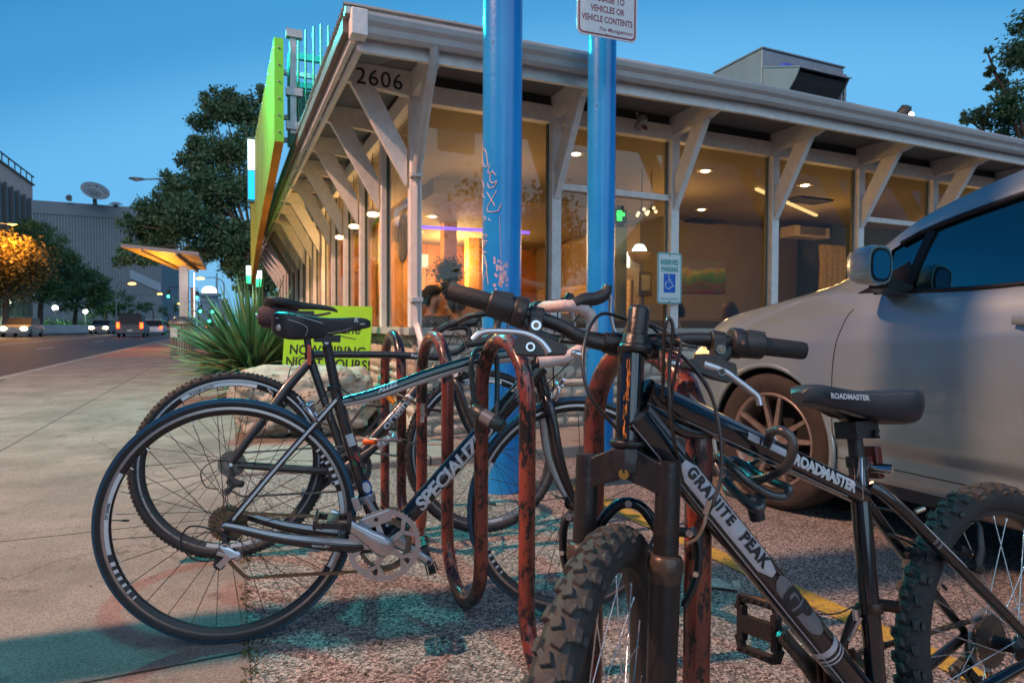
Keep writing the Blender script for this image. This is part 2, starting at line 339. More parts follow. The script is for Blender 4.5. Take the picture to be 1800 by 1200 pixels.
def leafmat(name,c1,c2,sc=.8,tr=.25):
    if name in _M: return _M[name]
    m=bpy.data.materials.new(name); m.use_nodes=True; t=m.node_tree; b=t.nodes['Principled BSDF']; b.inputs['Roughness'].default_value=.55; b.inputs['Specular IOR Level'].default_value=.35
    g=N(t,'ShaderNodeNewGeometry'); r=N(t,'ShaderNodeValToRGB'); r.color_ramp.elements[0].color=(*c1,1); r.color_ramp.elements[1].color=(*c2,1)
    t.links.new(g.outputs['Random Per Island'],r.inputs[0]); t.links.new(r.outputs[0],b.inputs['Base Color'])
    tl=N(t,'ShaderNodeBsdfTranslucent'); t.links.new(r.outputs[0],tl.inputs[0]); mi=N(t,'ShaderNodeMixShader'); mi.inputs[0].default_value=tr
    o=t.nodes['Material Output']; t.links.new(b.outputs[0],mi.inputs[1]); t.links.new(tl.outputs[0],mi.inputs[2]); t.links.new(mi.outputs[0],o.inputs[0]); _M[name]=m; return m
weedm=leafmat('weed leaves',(.05,.07,.02),(.12,.11,.04))
pts=[]
for k in range(1100):
    a=rng.uniform(.7,3.2); h=max(0,mn.noise(Vector((a*3.1,0,3)))+.15)
    if rng.random()<h*2.2: pts.append(W(.046+rng.normal()*.010*(1+h),a,rng.random()*.02*(.4+h)))
for k in range(260): pts.append(W(-3.40+rng.normal()*.12,11.4+rng.normal()*.14,abs(rng.normal())*.10))
v,f=leafcloud([tuple(p) for p in pts],.011,1,.3); v[-260*4:]=(v[-260*4:].reshape(-1,4,3)-np.array([tuple(p) for p in pts[-260:]])[:,None]).__mul__(7).__add__(np.array([tuple(p) for p in pts[-260:]])[:,None]).reshape(-1,3)
tag(npobj('weeds',v,f,weedm),kind='stuff')

# blown leaf bits and grit on the lot and sidewalk
lp=[]
for k in range(420):
    c=rng.uniform(-3.0,3.6); a=rng.uniform(.2,6.5); 
    if rng.random()<.45: c=.05+abs(rng.normal())*.35
    p=W(c,a,(lot_z(c) if a<3.9 else .02 if c>.05 else 0)+.006); lp.append(tuple(p))
v,f=leafcloud(lp,.016,1,.5); vv=v.reshape(-1,4,3); cen=np.array(lp)[:,None]; vv=cen+(vv-cen)*np.array([1,1,.28]); tag(npobj('leaf_litter',vv.reshape(-1,3),f,leafmat('dry leaf bits',(.06,.035,.02),(.20,.13,.07),tr=.05)),kind='stuff')
def TR_(*p): return Matrix.Translation(p)
# ================================================================ RESTAURANT BUILDING (street frame)
white=mat('white weathered paint',(.72,.70,.68),.55,0,.12,14,.2)
white2=mat('gutter paint',(.50,.47,.46),.4,0,.08,9,.1)
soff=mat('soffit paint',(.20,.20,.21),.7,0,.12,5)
stonem=mat('limestone blocks',(.55,.50,.41),.85,0,.0,5,.5,60,col2=(.30,.20,.12),thr=.62,soft=.16)
mort=mat('mortar',(.26,.235,.20),.95,0,.2,30,.4)
glassw=glassmat('window glass',(.84,.86,.83),.035)
dark=mat('dark paint',(.03,.03,.03),.6)
B=thing('restaurant','low white post-and-beam restaurant with glass walls and wide bracketed eaves behind the bike rack','restaurant',(0,0,0),TH)
CX,AX=1.30,4.75
rposts=[CX,2.50,3.72,4.95,6.18,7.41,8.64,9.87,11.1]
lposts=[AX+1.0*k for k in range(1,15)]
# roof slab and soffit
mb=MB()
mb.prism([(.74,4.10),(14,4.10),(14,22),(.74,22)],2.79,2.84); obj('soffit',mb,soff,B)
mb=MB(); 
def rz_(c,a): return -.07*max(0,min(1,(4-c)/3.3))*max(0,min(1,(9-a)/4.9))
gc,ga=[.70,2.3,4,14],[4.06,6.5,9,22]
for zt_,fl in ((2.844,1),(2.875,0)):
    vs=[(c,a,zt_+rz_(c,a)) for a in ga for c in gc]; fs=[(i*4+j,i*4+j+1,(i+1)*4+j+1,(i+1)*4+j) for i in range(3) for j in range(3)]; mb.add(vs,[f[::-1] if fl else f for f in fs],0)
vs=[(c,4.06,z+rz_(c,4.06)) for c in gc for z in (2.844,2.875)]; mb.add(vs,[(2*i,2*i+2,2*i+3,2*i+1) for i in range(3)],0)
def corr(mb,x0,x1,y0,y1,z0,z1,m=0,per=.076,amp=.013):
    n=int((y1-y0)/per*6); vs=[];fs=[]
    for i in range(n+1):
        y=y0+(y1-y0)*i/n; d=amp*math.sin(2*PI*(y-y0)/per)
        vs+=[(x0,y,z0+d+rz_(x0,y)),(x1,y,z1+d+rz_(x1,y))]
    fs=[(2*i,2*i+1,2*i+3,2*i+2) for i in range(n)]; mb.add(vs,fs,m,True)
corr(mb,.655,1.75,4.0,21,2.905,2.91,1,.09,.024); mb.b2(.66,.76,3.985,4.05,2.775,2.815,1)
# low ridge side and gable back so the roof is a real slab
rf=obj('roof',mb,[mat('roof sheet',(.30,.33,.33),.45,.3,.15,10),mat('corrugated sheet',(.36,.42,.40),.4,.5,.15,10)],B)
# right gutter (K profile) and trim; left fascia and gutter
mb=MB(); prof=[(4.02,2.865),(3.955,2.865),(3.955,2.845),(3.965,2.815),(3.99,2.79),(4.0,2.755),(4.02,2.735),(4.05,2.735),(4.05,2.865)]
Mx=Matrix(((0,0,1,0),(1,0,0,0),(0,1,0,0),(0,0,0,1)))
mb.loft([[Vector((c,y,z+rz_(c,4.0))) for y,z in prof] for c in (.70,2.3,4,14)],0,sm=False); g=obj('gutter',mb,white2,B,bev=.003)
mb=MB(); mb.loft([[Vector((c,y,z+rz_(c,4.0)*.8)) for y,z in [(4.085,2.735),(4.085,2.655),(4.12,2.655),(4.12,2.83),(4.10,2.83)]] for c in (.74,2.3,4,14)],0,sm=False); obj('eave_trim',mb,white,B,bev=.003)
mb=MB(); My=Matrix(((1,0,0,0),(0,0,-1,0),(0,1,0,0),(0,0,0,1)))

def sb_(x0,x1,z0,z1,m):
    mb.loft([[Vector((x,a,z+rz_(.7,a))) for x,z in ((x0,z0),(x1,z0),(x1,z1),(x0,z1))] for a in (4.055,6.5,9,21.5)],m,sm=False)
sb_(.70,.735,2.70,2.85,0); sb_(.655,.697,2.755,2.84,1); sb_(.745,.78,2.66,2.70,0)
obj('fascia',mb,[white,mat('fascia gutter brown',(.16,.12,.11),.5,0,.2,10)],B,bev=.003)
mb=MB(); mb.b2(.69,.79,3.94,4.045,2.64,2.80); obj('corner_cap',mb,white,B,bev=.006)
# header beams
mb=MB(); mb.b2(CX-.045,14,AX-.04,AX+.05,2.565,2.70); mb.b2(CX-.045,CX+.045,AX+.052,19.4,2.565,2.70)
mb.b2(CX-.03,14,AX,AX+.04,2.702,2.788,1); mb.b2(CX-.02,CX+.02,AX+.05,19.4,2.702,2.788,1)  # dark strips stand in for the shaded gap between beam and soffit
obj('header_beam',mb,[white,dark],B,bev=.004)
# posts
def post(c,a,w=.085,front=True):
    mb=MB(); mb.b2(c-w/2,c+w/2,a-w/2-.015,a+w/2-.015,.86,2.563); return obj('post',mb,white,B,bev=.004)
for c in rposts: post(c,AX,.088)
for a in lposts[:]: post(CX,a,.088)
# brackets: arm + strut in one profile, thickness t
def bracket(orig,dirv,t=.062,L=.58,nm='bracket',lift=0):
    mb=MB(); side=Vector((dirv.y,-dirv.x,0)); M=Matrix.Translation(orig)@Matrix(((dirv.x,0,side.x,0),(dirv.y,0,side.y,0),(0,1,0,0),(0,0,0,1)))
    arm=[(-.05,2.785),(L,2.785),(L,2.665),(L-.09,2.64),(0,2.60),(-.05,2.60)]
    st=[(L-.115,2.637),(L-.30,2.618),(.049,2.20),(.049,1.93)]
    mb.prism([(x,z) for x,z in arm],-t/2,t/2,M); mb.prism([(x,z) for x,z in st],-t/2+.003,t/2-.003,M)
    o=obj(nm,mb,white,B,bev=.004); return o
for c in rposts: bracket(Vector((c,AX-.015,0)),Vector((0,-1,0)))
bl=[bracket(Vector((CX-.015,a,0)),Vector((-1,0,0))) for a in [AX]+lposts]
# numbers on the first street-side arm
mb=MB(); Mt=Matrix.Translation((.85,AX-.0345,2.632))@Matrix.Rotation(PI/2,4,'X')
text_flat(mb,'2606',.168,Mt,0,off=-.001,sp=1.08,ext=.006); obj('house_number',mb,mat('black letter',(.015,.015,.02),.4),bl[0])
# transoms, sills, stiles
for c0,c1 in ((2.5,3.72),(6.18,7.41),(7.41,8.64)): mb=MB(); mb.b2(c0+.046,c1-.046,AX-.02,AX+.03,2.02,2.075); obj('transom',mb,white,B,bev=.003)
mb=MB(); mb.b2(CX-.07,14,AX-.10,AX+.06,.80,.858); mb.b2(CX-.10,CX+.06,AX+.062,19.4,.80,.858); obj('sill',mb,mat('sill paint',(.36,.33,.29),.6,0,.15,12),B,bev=.004)
gbm=mat('green grey bead',(.07,.09,.07),.5)
for i in range(len(rposts)-1):
    for c in (rposts[i]+.052,rposts[i+1]-.052): mb=MB(); mb.b2(c-.008,c+.008,AX+.003,AX+.03,.86,2.56); obj('glazing_bead',mb,gbm,B)
for a in lposts: 
    for s in (-.052,.052): mb=MB(); mb.b2(CX+.003,CX+.03,a+s-.008,a+s+.008,.86,2.56); obj('glazing_bead',mb,gbm,B)
for i in range(len(rposts)-1):
    mb=MB(); mb.b2(rposts[i]+.04,rposts[i+1]-.04,AX+.014,AX+.020,.85,2.57); obj('window_pane',mb,glassw,B)
al=[AX]+lposts
for i in range(len(al)-1):
    mb=MB(); mb.b2(CX+.014,CX+.020,al[i]+.04,al[i+1]-.04,.85,2.57); obj('window_pane',mb,glassw,B)
# stone base: irregular blocks proud of a mortar core
mb=MB(); mb.b2(CX+.005,14,AX-.035,AX+.15,-.02,.80); mb.b2(CX+.005,CX+.15,AX+.152,19.4,-.02,.80)
base=obj('base_wall',mb,mort,B)
rs=random.Random(3)
def stones(mb,horiz,s0,s1):
    z=.025
    while z<.78:
        h=min(rs.choice([.07,.09,.11,.14]),.795-z); s=s0+rs.uniform(-.1,0)
        while s<s1:
            l=rs.uniform(.14,.42); e=rs.uniform(.0,.018); g=.007
            a,b=max(s,s0)+g,min(s+l,s1)-g
            if b-a>.04:
                n=5; vs=[];k=rs.random()*9
                # rounded stone face
                nx=max(3,int((b-a)/.05)); nz=3; 
                ring=[]
                for iz in range(nz+1):
                    for ix in range(nx+1):
                        u_,v_=ix/nx,iz/nz; ed=min(1,4*min(u_,1-u_)*nx/2)*min(1,4*min(v_,1-v_)*1.2)
                        x=a+(b-a)*u_; zz=z+g+(h-2*g)*v_
                        d=-(.034+(.012+e)*(ed>0)+.008*mn.noise(Vector((x*18,zz*18,k))))
                        jx=.006*mn.noise(Vector((x*30,zz*30,k+5))); jz=.006*mn.noise(Vector((x*30,zz*30,k+9)))
                        ring.append((x+jx,AX+d,zz+jz) if horiz else (CX+.04+d,x+jx,zz+jz))
                # back rim
                fs=[(iz*(nx+1)+ix,iz*(nx+1)+ix+1,(iz+1)*(nx+1)+ix+1,(iz+1)*(nx+1)+ix) for iz in range(nz) for ix in range(nx)]
                mb.add(ring,fs,0,True)
                per=[ix for ix in range(nx+1)]+[iz*(nx+1)+nx for iz in range(1,nz+1)]+[nz*(nx+1)+ix for ix in range(nx-1,-1,-1)]+[iz*(nx+1) for iz in range(nz-1,0,-1)]
                front=[ring[i] for i in per]; back=[((p[0],AX,p[2]) if horiz else (CX+.04,p[1],p[2])) for p in front]; q=len(per)
                mb.add(front+back,[(i,(i+1)%q,q+(i+1)%q,q+i) for i in range(q)],0)
            s+=l
        z+=h
mb=MB(); stones(mb,True,CX,9.0); stones(mb,False,AX+.02,13); obj('stone_facing',mb,stonem,base)
# downspout on the corner
mb=MB(); dsq=[(1.235,4.02,2.76),(1.235,4.03,2.66)]
mb.tube([(1.24,4.03,2.74),(1.24,4.05,2.60),(1.245,4.14,2.50)],.034,4,0); mb.tube(spline([(1.245,4.10,2.56),(1.26,4.4,2.28),(1.285,4.655,2.0),(1.29,4.67,1.9)],5),.031,4,0)
mb.tube(spline([(1.29,4.665,1.92),(1.29,4.665,.98),(1.295,4.62,.86),(1.30,4.53,.74),(1.30,4.53,.60),(1.30,4.53,.06)],4),.033,4,0)
for z in (1.98,1.05): mb.b2(1.245,1.335,4.62,4.70,z,z+.035)
obj('downspout',mb,white2,B,bev=.004)
# security camera
mb=MB(); p=Vector((3.27,4.62,2.66)); mb.cyl(p+Vector((0,.05,.08)),p,.012,8,0); mb.box(p+Vector((-.01,-.03,-.03)),(.05,.13,.05),0,Matrix.Rotation(R_(-30),3,'X')); mb.box(p+Vector((-.01,-.085,-.085)),(.045,.01,.045),1,Matrix.Rotation(R_(-30),3,'X'))
tag(obj('security_camera',mb,[mat('camera shell',(.25,.25,.27),.4),mat('rust red lens',(.12,.03,.02),.3)],rz=TH),'small grey security camera under the eave between the two blue poles','security camera')
# back and inner walls, interior
wood=mat('orange wood panels',(.45,.17,.03),.45,0,.25,3,.05)
beige=mat('beige wall',(.27,.215,.145),.8,0,.05,3)
olive=mat('olive wall',(.07,.085,.045),.8,0,.05,3)
ceilm=mat('ceiling paint',(.19,.15,.10),.8,0,.06,2)
mb=MB()
mb.b2(CX+.1,14,AX+.2,16,.05,.10,0); obj('floor',mb,mat('tile floor',(.22,.15,.10),.5,0,.2,6),B)
mb=MB(); mb.b2(CX+.08,14,AX+.08,20,2.60,2.63,0); mb.b2(2.2,5.6,7.2,11.7,2.42,2.597,0)
obj('ceiling',mb,ceilm,B)
mb=MB(); mb.b2(CX+.2,5.9,12,12.1,.1,2.6,0)
for k in range(9): mb.b2(1.6+.48*k,1.615+.48*k,11.985,11.999,.1,2.6,3)
mb.b2(5.9,6.0,8.3,12.1,.1,2.598,1); mb.b2(6.0,9.3,8.3,8.4,.1,2.598,1); mb.b2(9.3,14,7.6,7.7,.1,2.598,2); mb.b2(9.28,9.38,7.701,8.298,.1,2.598,2)
mb.b2(1.4,14,19.4,19.5,0,2.8,1); mb.b2(14,14.1,4.8,19.5,0,2.8,1)
obj('inner_wall',mb,[wood,beige,olive,mat('dark wood',(.20,.09,.03),.5)],B)
for c,a in ((2.15,9.6),(3.05,9.2),(3.95,10.6)): mb=MB(); mb.b2(c-.10,c+.10,a-.1,a+.1,.1,2.419,0); obj('column',mb,mat('golden wood column',(.55,.28,.07),.45,0,.15,5),B)
mb=MB(); mb.b2(5.22,5.42,7.95,8.15,.1,2.599); obj('column',mb,mat('pale column',(.17,.21,.17),.7),B)
# long pale soffit light strip and AC cassette
mb=MB(); mb.bar((5.9,5.9,2.56),(8.1,6.9,2.56),.04,.03); obj('light_strip',mb,emis('warm strip',(1,.62,.25),1.6),B)
# ---- ceiling lights
lamp_px=[(1012,270,2.6),(1240,300,2.6),(1233,368,2.6),(1415,325,2.6),(1137,363,2.6),(760,380,2.42),(735,407,2.42)]
for i,(px,py,z) in enumerate(lamp_px):
    P=gnd(px,py,z); c,a,_=CA(P)
    if z<2.5: P=gnd(px,py,2.41); c,a,_=CA(P)
    t=thing('ceiling_light',['round ceiling downlight glowing between the two blue poles','round ceiling downlight right of the second blue pole, nearest the glass','round ceiling downlight deeper in the room, below another downlight','round ceiling downlight above the long light strip','small ceiling lamp above the green cross sign','ceiling downlight just inside the corner post, above the purple strip','faint ceiling downlight behind the corner post, below the purple strip'][i],'ceiling light',P+Vector((0,0,.0)),group='restaurant ceiling downlights')
    mb=MB(); mb.lathe([(.045,-.004),(.085,-.010),(.095,-.004),(.095,-.0005)],20); obj('trim_ring',mb,mat('warm white trim',(.7,.6,.45),.5),t)
    mb=MB(); mb.lathe([(.0005,-.018),(.03,-.016),(.05,-.006)],16); obj('bulb',mb,emis('bulb warm',(1,.66,.32),26 if i<4 else 14),t)
for c,a,e in ((2.6,6.4,38),(5.2,6.5,36),(7.6,6.4,28),(3.6,10.5,260),(2.0,9,110),(10.5,6.2,30)):
    point('room_light',W(c,a,1.95),e,(1,.54,.18),.22)
# left-facade downlights visible through the street-side glass
for i,(px,py) in enumerate([(655,378),(622,399),(597,418)]):
    P=CP+ray(px,py)*(6.3+i*.9); c,a,z=CA(P)
    t=thing('pendant_light',['round pendant lamp behind the second street-side window','round pendant lamp behind the third street-side window','small pendant lamp behind the fourth street-side window'][i],'pendant lamp',P,group='pendant lamps along the street side')
    mb=MB(); mb.lathe([(.001,-.02),(.035,-.014),(.055,0),(.05,.02),(.012,.03)],16); obj('shade',mb,emis('bulb warm2',(1,.62,.28),9),t)
    mb=MB(); mb.cyl((0,0,.03),(0,0,2.59-z),.004,6); obj('cord',mb,dark,t)
# ---- interior things
def flat(name,c0,c1,a,z0,z1,m,label,cat,t=.03,group=None):
    mb=MB(); mb.b2(c0,c1,a-t,a,z0,z1); return tag(obj(name,mb,m,rz=TH,bev=.003),label,cat,group)
def paintingmat():
    m=bpy.data.materials.new('flower meadow painting'); m.use_nodes=True; t=m.node_tree; b=t.nodes['Principled BSDF']; b.inputs['Roughness'].default_value=.5
    cc=N(t,'ShaderNodeTexCoord'); s=N(t,'ShaderNodeSeparateXYZ'); t.links.new(cc.outputs['Generated'],s.inputs[0])
    n=N(t,'ShaderNodeTexNoise'); n.inputs['Scale'].default_value=3; n.inputs['Detail'].default_value=7; t.links.new(cc.outputs['Object'],n.inputs['Vector'])
    a=N(t,'ShaderNodeMath',operation='MULTIPLY_ADD'); a.inputs[1].default_value=.55; t.links.new(n.outputs['Fac'],a.inputs[0]); t.links.new(s.outputs['Z'],a.inputs[2])
    r=N(t,'ShaderNodeValToRGB'); e=r.color_ramp.elements; e[0].position=.25; e[0].color=(.20,.03,.02,1); e[1].position=1.22; e[1].color=(.30,.25,.30,1)
    for p,c in ((.42,(.07,.10,.03)),(.5,(.22,.06,.03)),(.6,(.08,.16,.03)),(.78,(.16,.26,.05)),(.92,(.55,.48,.06)),(1.0,(.24,.22,.20))):
        q=e.new(min(p,1)); q.color=(*c,1)
    t.links.new(a.outputs[0],r.inputs[0])
    n2=N(t,'ShaderNodeTexNoise'); n2.inputs['Scale'].default_value=14; t.links.new(cc.outputs['Object'],n2.inputs['Vector'])
    h=N(t,'ShaderNodeHueSaturation'); mm=N(t,'ShaderNodeMath',operation='MULTIPLY_ADD'); mm.inputs[1].default_value=.35; mm.inputs[2].default_value=.33; t.links.new(n2.outputs['Fac'],mm.inputs[0]); t.links.new(mm.outputs[0],h.inputs['Hue']); t.links.new(r.outputs[0],h.inputs['Color']); t.links.new(h.outputs[0],b.inputs['Base Color']); return m
c0,_,z1=wallp(1190,455,8.28); c1,_,z0=wallp(1273,516,8.28)
flat('painting',c0,c1,8.28,z0,z1,paintingmat(),'landscape painting of a flower meadow hung on the beige wall','painting')
c0,_,z1=wallp(1066,441,8.6); c1,_,z0=wallp(1119,471,8.6)
flat('menu_lightbox',c0,c1,8.6,z0,z1,emis('lightbox',(1,.88,.66),3.2),'bright white lightbox glowing right of the second blue pole','lightbox')
c0,_,z1=wallp(738,447,9.0); c1,_,z0=wallp(752,470,9.0)
flat('wall_lantern',c0,c1,9.0,z0,z1,emis('lantern panel',(1,.8,.5),1.6),'square glowing wall lantern beside the corner post','wall lamp')
c0,_,z1=wallp(1380,398,7.5); c1,_,z0=wallp(1440,422,7.5)
mb=MB(); mb.b2(c0,c1,7.3,7.6,z0,z1,0)
for k in range(6): mb.b2(c0+.1,c1-.1,7.285,7.299,z0+.03+k*(z1-z0)/7,z0+.045+k*(z1-z0)/7,1)
tag(obj('wall_air_conditioner',mb,[mat('cream shell',(.5,.42,.28),.5),dark],rz=TH,bev=.01),'cream air conditioner high on the olive wall','air conditioner')
c0,_,z1=wallp(1441,430,7.45); c1,_,z0=wallp(1482,500,7.45)
mb=MB()
for k in range(9): 
    cc_=c0+(c1-c0)*(k+.5)/9; mb.tube([(cc_+.02*math.sin(k),7.45,z0-.5),(cc_+.02*math.cos(k*3),7.44,(z0+z1)/2),(cc_,7.45,z1)],.045,6,0)
tag(obj('bamboo_screen',mb,mat('gold bamboo',(.50,.34,.06),.5,0,.3,20),rz=TH),'gold bamboo screen beside the air conditioner','screen')
# purple LED strip
mb=MB(); A=gnd(740,399,2.2); Bq=gnd(930,409,2.2); mb.tube([A,(A+Bq)/2,Bq],.022,6); tag(obj('led_strip',mb,emis('violet LED',(.22,.10,1),2.6)),'violet LED strip running under the ceiling behind the first blue pole','led strip')
point('led_glow',(A+Bq)/2+Vector((0,0,-.1)),6,(.3,.15,1),.1)
# green cross sign
P=at(1090,380,7.2); mb=MB(); f=Matrix.Translation(P)@Matrix.Rotation(R_(20),4,'Z')@Matrix.Scale(.75,4)
mb.M=f; mb.box((0,0,0),(.20,.05,.20),1); mb.box((0,.01,.12),(.12,.05,.08),1); mb.box((0,.01,-.12),(.12,.05,.08),1)
mb.box((-.03,-.035,0),(.075,.02,.15),0); mb.box((-.01,-.037,.02),(.13,.02,.05),0)
tag(obj('green_sign',mb,[emis('green glow',(.05,1,.12),2.2),dark]),'small lit green cross sign hanging right of the second blue pole','sign')
# globe wall lamp
P=at(1124,441,9.2); mb=MB(); mb.M=Matrix.Translation(P); mb.lathe([(.001,.10),(.06,.09),(.10,.03),(.11,-.02)],18,0); lampo=tag(obj('wall_sconce',mb,emis('sconce',(.75,1,.85),3.0)),'half-round wall lamp glowing above a pale bowl','wall lamp')
mb=MB(); mb.lathe([(.001,-.18),(.10,-.15),(.16,-.06),(.17,-.02),(.15,-.02)],18,0); o=obj('bowl',mb,beige,lampo); o.location=P
# speaker on stand
P=at(1130,500,9.0); mb=MB(); mb.M=Matrix.Translation(P)@Matrix.Rotation(R_(15),4,'Z'); mb.box((0,0,0),(.20,.16,.34),0); mb.box((0,-.085,.02),(.14,.01,.22),1); mb.cyl((0,0,-.17),(0,0,-1.2),.02,8,0); mb.box((0,0,-1.0),(.3,.3,.03),0)
tag(obj('loudspeaker',mb,[mat('speaker black',(.02,.02,.02),.5),mat('speaker grille',(.16,.15,.14),.5)],bev=.008),'black loudspeaker on a stand inside, left of the parking sign','loudspeaker')
# counter with items
mb=MB(); mb.b2(4.2,5.8,9.9,10.4,.1,1.05,0); mb.b2(4.15,5.85,9.85,10.45,1.052,1.09,1); tag(obj('counter',mb,[beige,mat('counter top',(.12,.09,.07),.4)],rz=TH),'service counter at the back of the room','counter')
# hanging plant
P=at(788,478,8.2)
pts=np.array([tuple(P+Vector((rng.normal()*.085,rng.normal()*.085,rng.normal()*.075))) for _ in range(2200)])*1.0; v,f=leafcloud(pts,.028)
pl=tag(npobj('potted_plant',v,f,leafmat('house plant',(.03,.055,.012),(.09,.11,.03))),'bushy potted plant on a ledge behind the corner window','plant')
mb=MB(); mb.M=Matrix.Translation(P-Vector((0,0,.22))); mb.lathe([(.001,-.08),(.08,-.08),(.11,.08),(.10,.08),(.001,.05)],14); obj('pot',mb,dark,pl)
mb=MB(); mb.M=Matrix.Translation(P-Vector((0,0,.72))); mb.box((0,0,0),(.9,.3,.83)); tag(obj('ledge',mb,wood,bev=.01),'wooden ledge under the potted plant','ledge')
# wreath / ornament on the corner window: faded letters on the wood wall
mb=MB(); 
for ch,px in (('A',935),('D',990),('O',1012)):
    c,_,z=wallp(px,448,11.97); text_flat(mb,ch,.62,Matrix.Translation((c,11.975,z))@Matrix.Rotation(PI/2,4,'X'),0,ext=.008)
obj('wall_lettering',mb,mat('brown letters',(.22,.09,.02),.5),B)
mb=MB(); mb.M=Matrix.Translation((1.36,5.32,1.62))@Matrix.Rotation(PI/2,4,'Y')
mb.lathe([(.19,-.01),(.215,.0),(.19,.01),(.165,0)],28,0,closedprof=True)
for k in range(9):
    y=.12*math.sin(k*1.3); mb.tube(spline([(-.17,y*.3,0),(0,y,.01),(.17,y*.5,0)],5),.012,6,0)
tag(obj('window_wreath',mb,mat('pale rope',(.5,.42,.33),.8),rz=TH),'pale round wreath hanging inside the street-side corner window','wreath')

# small interior things
mb=MB()
for k in range(14):
    c=4.3+.11*k; h=rs.uniform(.08,.24); mb.lathe([(.001,0),(.035,0),(.035,h*.6),(.014,h*.8),(.012,h),(.001,h)],10,k%3,TR_(c,10.1+rs.uniform(-.1,.1),1.092))
tag(obj('bottles',mb,[mat('amber bottle',(.25,.08,.02),.2),mat('green bottle',(.03,.12,.04),.2),mat('cup white',(.6,.55,.5),.4)],rz=TH),kind='stuff')
mb=MB(); mb.b2(5.86,5.895,8.5,11.8,.9,1.62,0)
for k in range(8): mb.b2(5.856,5.859,8.5,11.8,.95+.085*k,.955+.085*k,1)
tag(obj('tiled_panel',mb,[mat('cream tile',(.55,.42,.25),.3),dark],rz=TH),'cream tiled kitchen panel behind the service counter','wall panel')
for i,(px,py,Y,lb) in enumerate(((1128,366,6.9,'brass pendant cluster under the transom, left'),(1145,364,7.0,'brass pendant cluster under the transom, right'))):
    P=at(px,py,Y); t=thing('pendant_cluster',lb,'pendant lamp',P,group='brass pendant clusters'); mb=MB()
    for k in range(5): a=k*1.26; mb.ball((.05*math.cos(a),.05*math.sin(a),-.05+.03*math.sin(k*2)),.018,0,6)
    obj('bulb',mb,emis('brass bulb',(1,.75,.4),2.5),t); mb=MB(); mb.cyl((0,0,-.04),(0,0,2.58-P.z),.006,6); mb.ball((0,0,-.03),.04,0,6,(1,1,.6)); obj('stem',mb,mat('old brass',(.15,.10,.04),.3,.8),t)
for i,(c,a) in enumerate(((2.3,5.6),(4.4,5.7),(6.6,5.7))):
    t=thing('table',['round-edged table by the corner window','table under the parking sign window','table behind the hood of the silver car'][i],'table',W(c,a,.1),TH,group='tables along the front windows'); mb=MB(); mb.box((0,0,.74),(.75,.65,.03)); obj('tabletop',mb,mat('table wood',(.25,.12,.05),.35),t,bev=.01); mb=MB(); mb.cyl((0,0,.0),(0,0,.725),.035,10); mb.cyl((0,0,0),(0,0,.02),.25,18); obj('pedestal',mb,dark,t)

for i,(px,py,lb) in enumerate(((1238,388,'dark ceiling vent below two downlights, right of the parking sign post'),(1000,388,'dark ceiling vent left of the second blue pole'),(640,372,'dark ceiling vent behind the street-side glass'),(1420,352,'dark ceiling vent near the long light strip'),(770,420,'dark ceiling vent above the potted plant'))):
    P=gnd(px,py,2.594); c,a,_=CA(P); mb=MB(); mb.b2(c-.30,c+.30,a-.16,a+.16,2.575,2.597,0)
    for k in range(6): mb.b2(c-.28,c+.28,a-.14+.05*k,a-.13+.05*k,2.568,2.574,1)
    tag(obj('ceiling_vent',mb,[mat('vent brown',(.05,.035,.025),.7),dark],rz=TH),lb,'ceiling vent','dark ceiling vents')
# ================================================================ POLES, RACK, SIGNS
def polepaint():
    m=bpy.data.materials.new('blue pole paint'); m.use_nodes=True; t=m.node_tree; b=t.nodes['Principled BSDF']; b.inputs['Roughness'].default_value=.32; b.inputs['Coat Weight'].default_value=.3
    cc=N(t,'ShaderNodeTexCoord')
    n=N(t,'ShaderNodeTexNoise'); n.inputs['Scale'].default_value=2.5; n.inputs['Detail'].default_value=7; t.links.new(cc.outputs['Object'],n.inputs['Vector'])
    r=N(t,'ShaderNodeValToRGB'); e=r.color_ramp.elements; e[0].position=.3; e[0].color=(.005,.19,.56,1); e[1].position=.75; e[1].color=(.015,.30,.70,1); t.links.new(n.outputs['Fac'],r.inputs[0])
    n2=N(t,'ShaderNodeTexNoise'); n2.inputs['Scale'].default_value=16; n2.inputs['Detail'].default_value=3; t.links.new(cc.outputs['Object'],n2.inputs['Vector'])
    r2=N(t,'ShaderNodeValToRGB'); e=r2.color_ramp.elements; e[0].position=.74; e[0].color=(0,0,0,1); e[1].position=.76; e[1].color=(1,1,1,1); t.links.new(n2.outputs['Fac'],r2.inputs[0])
    mi=N(t,'ShaderNodeMix',data_type='RGBA'); t.links.new(r2.outputs[0],mi.inputs[0]); t.links.new(r.outputs[0],mi.inputs[6]); mi.inputs[7].default_value=(.02,.03,.05,1); t.links.new(mi.outputs[2],b.inputs['Base Color'])
    bp=N(t,'ShaderNodeBump'); bp.inputs['Strength'].default_value=.12; bp.inputs['Distance'].default_value=.01; n3=N(t,'ShaderNodeTexNoise'); n3.inputs['Scale'].default_value=40; t.links.new(cc.outputs['Object'],n3.inputs['Vector']); t.links.new(n3.outputs['Fac'],bp.inputs['Height']); t.links.new(bp.outputs[0],b.inputs['Normal'])
    return m
pp=polepaint(); chalk=mat('pale pink scratch paint',(.62,.45,.42),.8)
z=lot_z(1.3); P1=gnd(880.5,860,z); r1=.108
pole1=thing('blue_pole','thick blue steel pole with pale scratched graffiti, between the rack and the corner window','pole',P1)
mb=MB(); mb.cyl((0,0,0),(0,0,4.6),r1,40); obj('shaft',mb,pp,pole1)
mb=MB()
